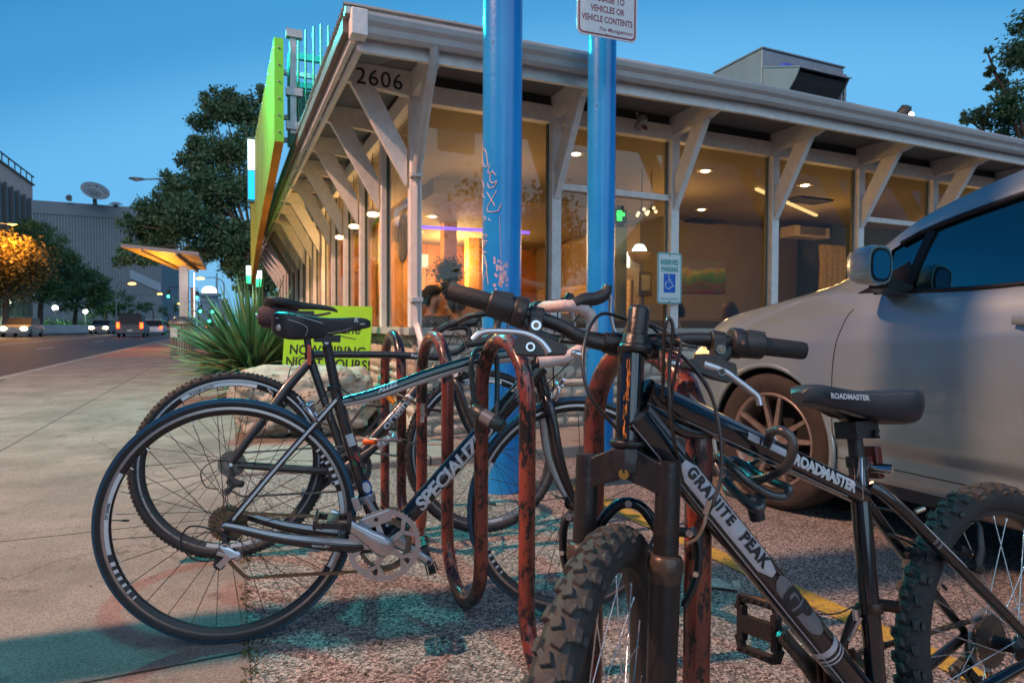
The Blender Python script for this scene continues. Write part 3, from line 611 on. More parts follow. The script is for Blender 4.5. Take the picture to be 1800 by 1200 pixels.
def scr(mb,pts,P,r,w=.0035,cam_az=None):
    # polyline given in 1800-px picture coordinates, laid on the pole's surface
    out=[]
    for px,py in pts:
        d=ray(px,py); d=d.copy(); o=CP-P; A=d.x**2+d.y**2; Bq=2*(o.x*d.x+o.y*d.y); Cq=o.x**2+o.y**2-(r+.001)**2; q=Bq*Bq-4*A*Cq
        if q<0: continue
        t=(-Bq-math.sqrt(q))/(2*A); out.append(o+d*t)
    if len(out)>1: mb.tube(out,w,5)
G=[[(849,250),(847,275),(851,292),(857,290),(855,270),(850,262),(848,285)],[(861,288),(858,305),(868,300)],[(872,308),(864,302),(861,316),(866,322),(873,318),(869,328),(860,330),(857,322)],[(856,338),(870,362)],[(873,335),(857,365),(860,372),(875,371),(881,358)],
 [(848,318),(851,330),(845,338),(852,348)],[(851,380),(854,386),(848,390)],[(858,384),(862,388)],[(848,415),(856,413),(850,423),(857,424)],[(843,430),(854,428),(847,440),(856,444)],[(846,455),(850,448),(856,470),(851,490)],[(845,480),(853,460),(858,500)]]
for g in G: scr(mb,spline([Vector((a,b,0)) for a,b in g],4) and [(p.x,p.y) for p in spline([Vector((a,b,0)) for a,b in g],4)],P1,r1,.0028)
scr(mb,[(878,380),(881,470)],P1,r1,.0012)
o=obj('graffiti',mb,chalk,pole1)
mb=MB(); 
for k in range(60):
    a=rng.normal()*.017; h=rng.normal()*.04; th=R_(-88)+a/r1; 
    mb.add([(r1*1.004*math.cos(th+dx/r1),r1*1.004*math.sin(th+dx/r1),1.185+h+dz) for dx,dz in ((-.007,0),(0,-.01),(.008,.002),(0,.011))],[(0,1,2,3)])
obj('torn_sticker',mb,mat('torn sticker paper',(.55,.40,.48),.8,0,.4,60),pole1)
z=lot_z(2.17); P2=gnd(1053,808,z); r2=.0975
pole2=thing('blue_pole','slimmer blue steel pole carrying the red and white notice, left of the mountain bike stem','pole',P2)
mb=MB(); mb.cyl((0,0,0),(0,0,4.6),r2,36); obj('shaft',mb,pp,pole2)
# notice sign
def rrect(w_,h_,r,n=5):
    out=[]
    for cx,cy_,a0 in ((w_/2-r,h_/2-r,0),(-w_/2+r,h_/2-r,90),(-w_/2+r,-h_/2+r,180),(w_/2-r,-h_/2+r,270)):
        for k in range(n+1): t=R_(a0+90*k/n); out.append((cx+r*math.cos(t),cy_+r*math.sin(t)))
    return out
def frame_poly(mb,outer,inner,h,M,m):
    n=len(outer); vs=[M@Vector((x,y,h)) for x,y in outer]+[M@Vector((x,y,h)) for x,y in inner]
    mb.add(vs,[(i,(i+1)%n,n+(i+1)%n,n+i) for i in range(n)],m)
reflw=mat('sign white sheeting',(.72,.70,.72),.35,0,.05,40); red=mat('sign dark red',(.28,.03,.05),.45)
yawS=R_(20)
C_=at(1067.5,68,3.93); Ms=Matrix.Translation(C_)@Matrix.Rotation(yawS,4,'Z')@Matrix.Rotation(PI/2,4,'X')
ns=thing('notice_sign','white notice with dark red border and lettering atop the slimmer blue pole','sign',M=Ms)
Wd,Hd=.415,.60; off=Matrix.Translation((0,Hd/2,0))
mb=MB(); mb.prism(rrect(Wd,Hd,.04),-.003,0,off); p=obj('plate',mb,mat('aluminium back',(.5,.5,.52),.4,.6),ns)
mb=MB(); mb.prism(rrect(Wd-.004,Hd-.004,.038),.0003,.001,off); obj('face',mb,reflw,p)
mb=MB(); frame_poly(mb,rrect(Wd-.02,Hd-.02,.032),rrect(Wd-.042,Hd-.042,.024),.0016,off,0); obj('border',mb,red,p)
mb=MB()
for txt,sz,y in (('NOT RESPONSIBLE',.050,.345),('FOR THEFT OR',.054,.28),('DAMAGE TO',.056,.215),('VEHICLES OR',.054,.153),('VEHICLE CONTENTS',.052,.092)):
    text_flat(mb,txt,sz,Matrix.Translation((0,y,.0018))@Matrix.Scale(.72,4,(1,0,0)),0,off=.0014,align='CENTER')
text_flat(mb,'The Management',.034,Matrix.Translation((.055,.040,.0018)),0,align='CENTER',shear=.35,off=.0004); obj('lettering',mb,red,p)
mb=MB(); mb.cyl((0,.03,0),(0,.03,.006),.007,10); obj('bolt',mb,mat('bolt steel',(.4,.4,.4),.3,1),p)
# reserved parking sign on the window post
c,a,zc=wallp(1177,489,AX-.085); sg=thing('parking_sign','small teal and white reserved parking sign with blue wheelchair symbol','sign',M=Matrix.Translation(W(c,a,zc))@Matrix.Rotation(TH,4,'Z')@Matrix.Rotation(PI/2,4,'X'))
teal=mat('sign teal',(.02,.30,.30),.4)
mb=MB(); mb.prism(rrect(.27,.46,.03),-.003,0); p=obj('plate',mb,mat('sign pale face',(.68,.76,.76),.35),sg)
mb=MB(); frame_poly(mb,rrect(.262,.452,.028),rrect(.242,.432,.022),.0012,Matrix(),0)
text_flat(mb,'RESERVED',.062,Matrix.Translation((0,.122,.0014))@Matrix.Scale(.72,4,(1,0,0)),0,off=.0022,align='CENTER'); text_flat(mb,'PARKING',.060,Matrix.Translation((0,.060,.0014))@Matrix.Scale(.74,4,(1,0,0)),0,off=.0022,align='CENTER'); text_flat(mb,'VAN ACCESSIBLE',.026,Matrix.Translation((0,-.195,.0014)),0,off=.0003,align='CENTER'); obj('lettering',mb,teal,p)
mb=MB(); mb.prism([(-.065,-.13),(.065,-.13),(.065,.04),(-.065,.04)],.0006,.0012); obj('blue_panel',mb,mat('sign blue',(.01,.12,.55),.4),p)
mb=MB(); tubz=lambda pts,r: mb.tube([(x,y,.0022) for x,y in pts],r,6)
mb.ball((-.012,.020,.002),.0085,0,6); tubz([(-.012,.008),(-.006,-.035),(.022,-.037),(.033,-.075),(.046,-.072)],.0045); tubz([(-.009,-.015),(.015,-.016)],.004)
tubz([(-.014+.034*math.cos(t),-.062+.034*math.sin(t)) for t in np.linspace(2.0,6.0,14)],.004); obj('wheelchair_symbol',mb,mat('sign white',(.75,.8,.85),.4),p)
mb=MB(); 
for y in (.205,-.212): mb.cyl((0,y,-.04),(0,y,.006),.006,8)
obj('bolts',mb,dark,p)
# ---- bike rack: one serpentine tube
def rackpaint():
    m=bpy.data.materials.new('worn red rack paint'); m.use_nodes=True; t=m.node_tree; b=t.nodes['Principled BSDF']; b.inputs['Roughness'].default_value=.30; b.inputs['Coat Weight'].default_value=.6; b.inputs['Coat Roughness'].default_value=.12
    cc=N(t,'ShaderNodeTexCoord'); sp=N(t,'ShaderNodeSeparateXYZ'); t.links.new(cc.outputs['Object'],sp.inputs[0])
    mp=N(t,'ShaderNodeMapping'); mp.inputs['Scale'].default_value=(1,1,.45); t.links.new(cc.outputs['Object'],mp.inputs[0])
    n=N(t,'ShaderNodeTexNoise'); n.inputs['Scale'].default_value=85; n.inputs['Detail'].default_value=6; n.inputs['Roughness'].default_value=.7; t.links.new(mp.outputs[0],n.inputs['Vector'])
    n1=N(t,'ShaderNodeTexNoise'); n1.inputs['Scale'].default_value=9; n1.inputs['Detail'].default_value=4; t.links.new(cc.outputs['Object'],n1.inputs['Vector'])
    ad=N(t,'ShaderNodeMath',operation='MULTIPLY_ADD'); ad.inputs[1].default_value=.75; t.links.new(n1.outputs['Fac'],ad.inputs[0]); t.links.new(n.outputs['Fac'],ad.inputs[2])
    # more bare metal towards the rider-side flank and the tops
    tp=N(t,'ShaderNodeMapRange'); tp.inputs['From Min'].default_value=.55; tp.inputs['From Max'].default_value=.84; tp.inputs['To Max'].default_value=.07; t.links.new(sp.outputs['Z'],tp.inputs['Value'])
    a2=N(t,'ShaderNodeMath',operation='ADD'); t.links.new(ad.outputs[0],a2.inputs[0]); t.links.new(tp.outputs[0],a2.inputs[1])
    r=N(t,'ShaderNodeValToRGB'); e=r.color_ramp.elements; e[0].position=.885; e[0].color=(0,0,0,1); e[1].position=.95; e[1].color=(1,1,1,1); t.links.new(a2.outputs[0],r.inputs[0])
    n2=N(t,'ShaderNodeTexNoise'); n2.inputs['Scale'].default_value=5; n2.inputs['Detail'].default_value=5; t.links.new(cc.outputs['Object'],n2.inputs['Vector'])
    rr=N(t,'ShaderNodeValToRGB'); e=rr.color_ramp.elements; e[0].position=.36; e[0].color=(.10,.018,.014,1); e[1].position=.64; e[1].color=(.27,.05,.024,1); t.links.new(n2.outputs['Fac'],rr.inputs[0])
    mi=N(t,'ShaderNodeMix',data_type='RGBA'); t.links.new(r.outputs[0],mi.inputs[0]); t.links.new(rr.outputs[0],mi.inputs[6]); mi.inputs[7].default_value=(.022,.018,.02,1); t.links.new(mi.outputs[2],b.inputs['Base Color'])
    bp=N(t,'ShaderNodeBump'); bp.inputs['Strength'].default_value=.35; bp.inputs['Distance'].default_value=.002; bp.invert=True; t.links.new(r.outputs[0],bp.inputs['Height']); t.links.new(bp.outputs[0],b.inputs['Normal'])
    me=N(t,'ShaderNodeMath',operation='MULTIPLY'); me.inputs[1].default_value=.5; t.links.new(r.outputs[0],me.inputs[0]); t.links.new(me.outputs[0],b.inputs['Metallic'])
    return m
LEG=[(678,3.02)]; D0=3.02; legs=[]
for n_ in range(8):
    px=(678-38.9*n_)/(1-.0956*n_); Y=D0*(1-.0956*n_); legs.append(CA(at(px,700,Y))[:2])
cR=sum(l[0] for l in legs)/8; print('rack c',[round(l[0],3) for l in legs],[round(l[1],3) for l in legs])
a0=legs[0][1]; sp_=(legs[0][1]-legs[7][1])/7; zg=lot_z(cR); rr_=sp_/2; top=.853; RT=.0213
pts=[(0,a0,zg-.05),(0,a0,.3)]
for k in range(7):
    aa=a0-sp_*k; am=aa-rr_
    if k%2==0:
        for j in range(15): t=PI*j/14; pts.append((0,am+rr_*math.cos(t),top-RT-rr_+rr_*math.sin(t)))
    else:
        zb=zg+RT+.003
        for j in range(15): t=PI*j/14; pts.append((0,am+rr_*math.cos(t),zb+rr_-rr_*math.sin(t)))
    pts.append((0,am-rr_,.35))
pts.append((0,a0-7*sp_,zg-.05))
# the end leg leans: keep order
mb=MB(); mb.tube([Vector(p) for p in pts],RT,20); rack=tag(obj('bike_rack',mb,rackpaint(),loc=W(cR,0,0),rz=TH),'worn red wave-shaped tubular bike rack with chipped paint','bike rack')
mb=MB(); 
for aa in (a0,a0-7*sp_):
    mb.lathe([(.001,.0),(.065,.0),(.065,.008),(.025,.010),(.022,.012)],20,0,Matrix.Translation((0,aa,zg)))
obj('foot_flange',mb,_M['black letter'],rack)
# sticker on the rack leg
mb=MB(); aa=a0-2*sp_
for k in range(9):
    th=R_(-100+6*rng.normal()); z0=.50+.008*k; 
    mb.add([((RT+.0012)*math.cos(th+d/RT),aa+(RT+.0012)*math.sin(th+d/RT),z0+h) for d,h in ((-.008,0),(.008,.001),(.007,.009),(-.006,.008))],[(0,1,2,3)])
obj('torn_label',mb,mat('torn label',(.45,.38,.33),.8,0,.4,90),rack)
# dropped metal bracket on the ground
P=gnd(1268,1028,lot_z(1.3)+.003); mb=MB(); mb.M=Matrix.Translation(P)@Matrix.Rotation(R_(-12),4,'Z')
mb.prism([(-.06,-.02),(.055,-.03),(.06,.005),(.03,.01),(.01,.03),(-.06,.025)],0,.004); mb.b2(.035,.06,-.03,.008,.004,.018); mb.b2(-.06,.0,.018,.025,.004,.014)
tag(obj('metal_plate',mb,mat('pale scratched metal',(.5,.55,.5),.4,.5,.2,30),bev=.001),'small pale metal plate lying on the asphalt behind the rack end leg','metal plate')
# ---- boulder
def bouldermat():
    m=bpy.data.materials.new('pitted limestone'); m.use_nodes=True; t=m.node_tree; b=t.nodes['Principled BSDF']; b.inputs['Roughness'].default_value=.92
    cc=N(t,'ShaderNodeTexCoord'); n=N(t,'ShaderNodeTexNoise'); n.inputs['Scale'].default_value=5; n.inputs['Detail'].default_value=9; n.inputs['Roughness'].default_value=.7; t.links.new(cc.outputs['Object'],n.inputs['Vector'])
    r=N(t,'ShaderNodeValToRGB'); e=r.color_ramp.elements; e[0].position=.34; e[0].color=(.10,.10,.07,1); e[1].position=.72; e[1].color=(.46,.34,.22,1)
    for p,c in ((.44,(.30,.29,.23)),(.54,(.46,.43,.36))): q=e.new(p); q.color=(*c,1)
    t.links.new(n.outputs['Fac'],r.inputs[0])
    v=N(t,'ShaderNodeTexVoronoi'); v.inputs['Scale'].default_value=38; t.links.new(cc.outputs['Object'],v.inputs['Vector']); n2=N(t,'ShaderNodeTexNoise'); n2.inputs['Scale'].default_value=9; t.links.new(cc.outputs['Object'],n2.inputs['Vector'])
    a=N(t,'ShaderNodeMath',operation='MULTIPLY_ADD'); a.inputs[1].default_value=1.1; a.inputs[2].default_value=-.42; t.links.new(n2.outputs['Fac'],a.inputs[0]); l=N(t,'ShaderNodeMath',operation='SUBTRACT'); t.links.new(v.outputs['Distance'],l.inputs[0]); t.links.new(a.outputs[0],l.inputs[1])
    r2=N(t,'ShaderNodeValToRGB'); e=r2.color_ramp.elements; e[0].position=.0; e[0].color=(.45,.42,.38,1); e[1].position=.10; e[1].color=(1,1,1,1); t.links.new(l.outputs[0],r2.inputs[0])
    mu=N(t,'ShaderNodeMix',data_type='RGBA',blend_type='MULTIPLY'); mu.inputs[0].default_value=1; t.links.new(r.outputs[0],mu.inputs[6]); t.links.new(r2.outputs[0],mu.inputs[7]); t.links.new(mu.outputs[2],b.inputs['Base Color'])
    bp=N(t,'ShaderNodeBump'); bp.inputs['Strength'].default_value=.9; bp.inputs['Distance'].default_value=.03; ad=N(t,'ShaderNodeMath',operation='ADD'); t.links.new(r2.outputs[0],ad.inputs[0]); t.links.new(n.outputs['Fac'],ad.inputs[1]); t.links.new(ad.outputs[0],bp.inputs['Height']); t.links.new(bp.outputs[0],b.inputs['Normal']); return m
bm=bmesh.new(); bmesh.ops.create_icosphere(bm,subdivisions=5,radius=1)
for v in bm.verts:
    p=v.co.copy(); q=Vector((p.x*.62,p.y*.40,p.z*.34)); e=6
    k=1/((abs(p.x)**e+abs(p.y)**e+abs(p.z)**e)**(1/e)); q=Vector((p.x*.45*(.45+.55*k),p.y*.34*(.45+.55*k),p.z*.27*(.4+.6*k)))
    d=mn.fractal(p*1.7+Vector((3,1,2)),.9,2.1,5)*.13+mn.noise(p*6)*.018+mn.noise(p*14)*.007; q*=1+d*1.7; v.co=q+Vector((0,0,.27))
for f in bm.faces: f.smooth=True
me=bpy.data.meshes.new('boulder'); bm.to_mesh(me); bm.free()
bo=bpy.data.objects.new('boulder',me); S.collection.objects.link(bo); bo.location=at(535,700,5.05); bo.location.z=.012; bo.rotation_euler=(0,0,R_(12)); bo.scale=(1.12,1,1.02)
bmat=bouldermat(); me.materials.append(bmat); tag(bo,'big pale limestone boulder behind the rear wheels, in front of the lime sign','boulder')
for i,(px,py,Y,s,lb) in enumerate(((470,628,5.6,.16,'flat-topped pale rock left behind the boulder, under the lime sign'),(672,650,5.35,.13,'small rock between the boulder and the stone wall'))):
    c=bo.copy(); c.data=bo.data; S.collection.objects.link(c); c.name='rock'; c.location=at(px,py,Y); c.location.z=.01; c.scale=(s*3.0,s*2.2,s*(5.9 if i==0 else 3.2)); c.rotation_euler=(0,0,1.2+i); c['label']=lb; c['category']='rock'
# ---- lime yard sign
A=at(495,560,5.62); Bq=at(648,560,5.42); ysz0=at(640,660,5.45).z; ys_top=at(570,534,5.5).z
Yv=Vector((Bq.x-A.x,Bq.y-A.y,0)); Lw=Yv.length; ang=math.atan2(Yv.y,Yv.x)
Ms=Matrix.Translation((A.x,A.y,ysz0))@Matrix.Rotation(ang,4,'Z')@Matrix.Rotation(R_(90-4),4,'X')@Matrix.Rotation(R_(-1.5),4,'Z')
ysn=thing('yard_sign','lime green hiring sign standing behind the boulder','sign',M=Ms); Hh=ys_top-ysz0
mb=MB(); mb.b2(0,Lw,0,Hh,-.008,0); p=obj('board',mb,mat('lime board',(.25,.60,.02),.5,0,.05,10),ysn)
mb=MB(); blk=_M['black letter']
text_flat(mb,'Kerbey Lane',.125,Matrix.Translation((.10,Hh-.24,.001)),0,off=.002,shear=.12); text_flat(mb,'CAFE',.05,Matrix.Translation((.34,Hh-.315,.001)),0,off=.001,sp=1.2)
text_flat(mb,'NOW HIRING',.118,Matrix.Translation((.06,Hh-.435,.001)),0,off=.003); text_flat(mb,'NIGHT HOURS!',.118,Matrix.Translation((.03,Hh-.545,.001)),0,off=.003)
mb.tube([(.42,Hh-.27,.001),(.55,Hh-.262,.001),(.70,Hh-.285,.001)],.004,6); obj('lettering',mb,blk,p)
mb=MB()
for x in (.2,Lw-.2): mb.cyl((x,.1,-.012),(x,-ysz0-.02,-.012),.004,6)
obj('stake',mb,_M['dark paint'],ysn)
# ---- agave / yucca
def yucca(name,loc,n,Lm,label,cat,seed):
    r=random.Random(seed); vs=[];fs=[]
    for i in range(n):
        az=r.uniform(0,2*PI); el=R_(r.triangular(-6,88,42)); L=Lm*r.uniform(.7,1.05)*(.82+.18*math.sin(el)); w=.024*r.uniform(.8,1.2); dr=r.uniform(.05,.35)*math.cos(el)
        d=Vector((math.cos(az)*math.cos(el),math.sin(az)*math.cos(el),math.sin(el))); sd=Vector((-math.sin(az),math.cos(az),0)); K=7
        b0=Vector((0,0,.18+.20*r.random())); o=len(vs)
        for k in range(K+1):
            t=k/K; p=b0+d*L*t+Vector((0,0,-dr*L*t*t)); ww=w*(1-t**2.2)*(.7+.9*t*(1-t)*2)+.0008; up_=sd.cross(d)
            vs+= [p-sd*ww+up_*ww*.35,p-up_*ww*.15,p+sd*ww+up_*ww*.35]
        for k in range(K):
            a=o+3*k; fs+= [(a,a+1,a+4,a+3),(a+1,a+2,a+5,a+4)]
    o=npobj(name,np.array([tuple(v) for v in vs]),np.array(fs),leafmat('yucca leaf',(.04,.14,.06),(.27,.34,.16),tr=.12)); o.location=loc
    return tag(o,label,cat)
yucca('yucca_plant',gnd(446,705,.0),620,1.26,'large spiky yucca with long green blades beside the sidewalk, behind the bikes','yucca',4)
mb=MB(); mb.M=Matrix.Translation(gnd(438,705,.0)); mb.tube([(0,0,-.02),(0,0,.4)],[.10,.07],10); tag(obj('trunk',mb,mat('fibrous trunk',(.12,.09,.05),.9,0,.3,20)),None)
bpy.data.objects[-1] if False else None
tr_=[o for o in bpy.data.objects if o.name=='trunk'][0]; yp=bpy.data.objects['yucca_plant']; tr_.data.transform(Matrix.Translation(-yp.location)); tr_.parent=yp
yucca('yucca_plant',W(.75,11.2,0),260,1.0,'second yucca further back, half hidden behind the big yucca','yucca',9)
# ================================================================ BICYCLES
blkp=mat('black frame paint',(.016,.016,.019),.22,0,.2,30,coat=.6)
matb=mat('satin black paint',(.022,.022,.026),.38,0,.25,30,.05,coat=.15)
whtp=mat('white frame paint',(.55,.55,.56),.25,coat=.5)
tealp=mat('dark teal paint',(.004,.05,.05),.2,coat=.8)
blk=mat('black plastic',(.02,.02,.022),.45,0,.3,60,.08)
rub=mat('black rubber',(.018,.018,.019),.7,0,.25,50,.15)
blut=mat('blue grey tyre tread',(.025,.075,.13),.6,0,.2,60,.15)
alu=mat('brushed aluminium',(.55,.56,.60),.28,.9,.08,40)
chrome=mat('chrome',(.7,.7,.72),.14,1)
steel=mat('dark steel',(.16,.14,.12),.4,.8,.3,60)
brkt=mat('brake track',(.42,.36,.34),.35,.7,.1,40)
spk=mat('black spoke',(.03,.03,.03),.35,.4); spks=mat('steel spoke',(.60,.62,.66),.25,.9)
tape=mat('white bar tape',(.55,.45,.43),.6,0,.1,60,.15)
decw=mat('white decal',(.62,.62,.64),.35); gold=mat('bronze chain',(.20,.15,.10),.4,.8,.3,80)
worn=mat('black plastic with rub marks',(.014,.013,.013),.28,0,.3,60,.15,col2=(.16,.08,.045),thr=.70,soft=.06)
MY=Matrix(((1,0,0,0),(0,0,1,0),(0,1,0,0),(0,0,0,1)))     # lathe axis -> y
def TR(*p): return Matrix.Translation(p)
def gear(r,n,d=.0035):
    out=[]
    for i in range(n):
        for f,rr in ((0,r-d),(.25,r),(.5,r),(.75,r-d)): t=2*PI*(i+f)/n; out.append((rr*math.cos(t),rr*math.sin(t)))
    return out
def ringprism(mb,outer,rin,h0,h1,M,m):
    n=len(outer); inn=[(rin*math.cos(math.atan2(y,x)),rin*math.sin(math.atan2(y,x))) for x,y in outer]
    vs=[M@Vector((x,y,h)) for h in(h0,h1) for ring in(outer,inn) for x,y in ring]
    fs=[]
    for i in range(n):
        j=(i+1)%n; fs+=[(i,j,n+j,n+i),(2*n+i,3*n+i,3*n+j,2*n+j),(i,2*n+i,2*n+j,j),(n+i,n+j,3*n+j,3*n+i)]
    mb.add(vs,fs,m)
def stube(mb,pts,r,n,sect,ry=1,k=8):
    """tube whose angular sectors take different materials; angle 0 = rider's right side, 90 = underside"""
    P=spline(pts,k) if len(pts)>2 else [Vector(p) for p in pts]
    v0=len(mb.f); mb.tube(P,r,n,0,caps=True,ry=ry)
    L=len(P)
    for i in range(L-1):
        for j in range(n):
            a=(360*(j+.5)/n+180)%360-180
            for lo,hi,m,*se in sect:
                if lo<=a<=hi and (not se or se[0]<=i/(L-1)<=se[1]): mb.m[v0+i*n+j]=m
def patch(mb,A,B,r,facing,s0,s1,t0,t1,m=0,lift=.0006,n=8,ends=0):
    A,B=Vector(A),Vector(B); d=(B-A).normalized(); f=Vector(facing); f=(f-d*f.dot(d)).normalized(); g=f.cross(d)
    K=10 if ends else 1; rows=[]
    for q in range(K+1):
        u=q/K; s=s0+(s1-s0)*u
        if ends:
            e=min(u,1-u)*(s1-s0)/ends; kk=math.sqrt(max(0,1-(1-min(e,1))**2)) if e<1 else 1; kk=max(kk,.35)
        else: kk=1
        c_=(t0+t1)/2; h=(t1-t0)/2*kk
        rows.append([A+d*s+(f*math.cos(t)+g*math.sin(t))*(r+lift) for t in np.linspace(R_(c_-h),R_(c_+h),n+1)])
    vs=[p for r_ in rows for p in r_]; fs=[(i*(n+1)+j,i*(n+1)+j+1,(i+1)*(n+1)+j+1,(i+1)*(n+1)+j) for i in range(K) for j in range(n)]; mb.add(vs,fs,m,True)
def arc_text(mb,txt,size,R,a0,M,m,h,**k):
    vs,fs=tmesh(txt,size,**k); out=[]
    for p in vs: rr=R-size*.35+p.y; t=R_(a0)-p.x/R; out.append(M@Vector((rr*math.cos(t),rr*math.sin(t),h)))
    mb.add(out,fs,m)
def arc_band(mb,r0_,r1_,a0,a1,M,m,h,n=None):
    n=n or max(1,int(abs(a1-a0)/4)); vs=[M@Vector((r*math.cos(R_(a)),r*math.sin(R_(a)),h)) for a in np.linspace(a0,a1,n+1) for r in (r0_,r1_)]
    mb.add(vs,[(2*i,2*i+1,2*i+3,2*i+2) for i in range(n)],m)
def wheel(parent,M,R,tr,style,hub=True,rot=0,cass=False,nsp=28):
    """axle along local y. parts: wheel (rim and spokes) > tyre, hub, cassette"""
    A=M@MY; Rr=R-2*tr+.008 if style!='mtb' else R-2*tr+.010
    dep={'road':.026,'cross':.030,'mtb':.017}[style]; hw={'road':.0105,'cross':.0115,'mtb':.0145}[style]
    mb=MB()
    prof=[(Rr,-hw),(Rr-.004,-hw-.0006),(Rr-.012,-hw-.0004)]; 
    mb.lathe([(Rr+.002,-hw*.7),(Rr+.003,-hw),(Rr-.011,-hw)],84,1,A); mb.lathe([(Rr-.011,hw),(Rr+.003,hw),(Rr+.002,hw*.7)],84,1,A)
    mb.lathe([(Rr-.011,-hw),(Rr-dep+.003,-hw*.55),(Rr-dep,-hw*.2),(Rr-dep,hw*.2),(Rr-dep+.003,hw*.55),(Rr-.011,hw)],84,2,A)
    mb.lathe([(Rr+.002,hw*.7),(Rr-.004,0),(Rr+.002,-hw*.7)],84,2,A)
    rh=.021; fl=.028 if style!='mtb' else .03
    for i in range(nsp):
        sgn=1 if i%2 else -1; a=2*PI*i/nsp+rot; sh=(.62 if (i//2)%2 else -.62)
        p=Vector((rh*math.cos(a+sh*1.6),rh*math.sin(a+sh*1.6),sgn*fl)); q=Vector(((Rr-dep+.001)*math.cos(a),(Rr-dep+.001)*math.sin(a),sgn*.002))
        mb.cyl(A@p,A@q,.00105 if style!='mtb' else .0011,5,3); q2=q.lerp(p,.035); mb.cyl(A@q,A@q2,.0019,6,4)
    # decals
    for sg in (-1,1):
        h=sg*(hw*.80+.0008)
        if style=='road':
            for b0 in (150,-30):
                arc_band(mb,Rr-.0215,Rr-.0115,b0-8,b0+34,A,5,sg*(hw+.0012)) if False else None
                arc_band(mb,Rr-.023,Rr-.012,b0+2,b0+44,A,5,h+sg*.0014)
                arc_text(mb,'DT SWISS',.010,Rr-.0175,b0+(26 if sg<0 else 26),A,2,h+sg*.0022,off=.0004)
                for k in range(6): arc_band(mb,Rr-.024,Rr-.0125,b0+48+k*4.2,b0+50.2+k*4.2-.25*k,A,5,h+sg*.0014,1)
        elif style=='cross':
            for b0 in (100,-80): arc_band(mb,Rr-.027,Rr-.013,b0-26,b0+26,A,5,h+sg*.0018); arc_text(mb,'FOCUM ALLOY',.013,Rr-.020,b0+20,A,2,h+sg*.0026,off=.0006)
    # valve
    av=R_(177 if style=='road' else 40); mb.cyl(A@Vector(((Rr-dep)*math.cos(av),(Rr-dep)*math.sin(av),0)),A@Vector(((Rr-dep-.030)*math.cos(av),(Rr-dep-.030)*math.sin(av),0)),.0016,6,3); mb.cyl(A@Vector(((Rr-dep-.026)*math.cos(av),(Rr-dep-.026)*math.sin(av),0)),A@Vector(((Rr-dep-.042)*math.cos(av),(Rr-dep-.042)*math.sin(av),0)),.0030,6,2)
    rimm={'road':brkt,'cross':mat('cross brake track',(.35,.33,.34),.35,.6),'mtb':blk}[style]
    wo_=obj('wheel',mb,[blk,rimm,blk,spks if style=='mtb' else spk,chrome if style!='cross' else spk,decw],parent)
    # tyre
    mb=MB(); c=R-tr
    def arcp(a0,a1,n,rr): return [(c+rr*math.cos(R_(a)),rr*math.sin(R_(a))) for a in np.linspace(a0,a1,n)]
    TA=78 if style=='road' else 38
    mb.lathe(arcp(-TA,TA,11,tr),96,1,A); mb.lathe(arcp(TA,150,8,tr*.995),96,0,A); mb.lathe(arcp(-150,-TA,8,tr*.995),96,0,A)
    if style=='road':
        pass
    if style=='cross':
        nk=64
        for i in range(nk):
            for col,(la,lw,ll) in enumerate(((0,.008,.010),(24,.006,.009),(-24,.006,.009),(50,.006,.010),(-50,.006,.010))):
                a=2*PI*(i+(.5 if col else 0))/nk; l=R_(la); rr=tr+.0008
                P=Vector(((c+rr*math.cos(l))*math.cos(a),(c+rr*math.cos(l))*math.sin(a),rr*math.sin(l)))
                nrm=Vector((math.cos(l)*math.cos(a),math.cos(l)*math.sin(a),math.sin(l))); tg=Vector((-math.sin(a),math.cos(a),0))
                mb.bar(A@(P-tg*ll/2),A@(P+tg*ll/2),lw,.004,0,upv=(A.to_3x3()@nrm))
    if style=='mtb':
        nk=46
        def knob(a,la,lw,ll,ht,tw=0):
            l=R_(la); rr=tr*.985
            nrm=Vector((math.cos(l)*math.cos(a),math.cos(l)*math.sin(a),math.sin(l))); tg=Vector((-math.sin(a),math.cos(a),0)); sd=nrm.cross(tg)
            t2=tg*math.cos(tw)+sd*math.sin(tw); s2=sd*math.cos(tw)-tg*math.sin(tw)
            P=Vector(((c+rr*math.cos(l))*math.cos(a),(c+rr*math.cos(l))*math.sin(a),rr*math.sin(l)))
            vs=[]
            for hh,sc in ((-.001,1.12),(ht*.8,.98),(ht,.86)):
                for x,y in ((-1,-.75),(-.75,-1),(.75,-1),(1,-.75),(1,.75),(.75,1),(-.75,1),(-1,.75)): vs.append(A@(P+s2*x*lw/2*sc+t2*y*ll/2*sc+nrm*hh))
            fs=[(i,(i+1)%8,8+(i+1)%8,8+i) for i in range(8)]+[(8+i,8+(i+1)%8,16+(i+1)%8,16+i) for i in range(8)]+[tuple(range(16,24))]
            mb.add(vs,fs,1,False)
        for i in range(nk):
            a=2*PI*i/nk; h=.0058
            knob(a,9,.0140,.0145,h,.35); knob(a+PI/nk,-9,.0140,.0145,h,-.35)
            knob(a+PI/nk*.3,9+16,.008,.010,h*.8,.9); knob(a+PI/nk*1.3,-9-16,.008,.010,h*.8,-.9)
            knob(a+PI/nk*.7,42,.011,.017,h*1.1,-.15); knob(a+PI/nk*1.7,-42,.011,.017,h*1.1,.15)
            if i%2==0: knob(a+PI/nk*.7,63,.008,.012,h,0); knob(a+PI/nk*1.7,-63,.008,.012,h,0)
    obj('tyre',mb,[rub if style!='mtb' else mat('mtb tyre sidewall',(.022,.022,.022),.75,0,.3,40,.25), blut if style=='road' else (rub if style=='cross' else mat('mtb tyre rubber',(.040,.042,.040),.75,0,.3,50,.3))],wo_)
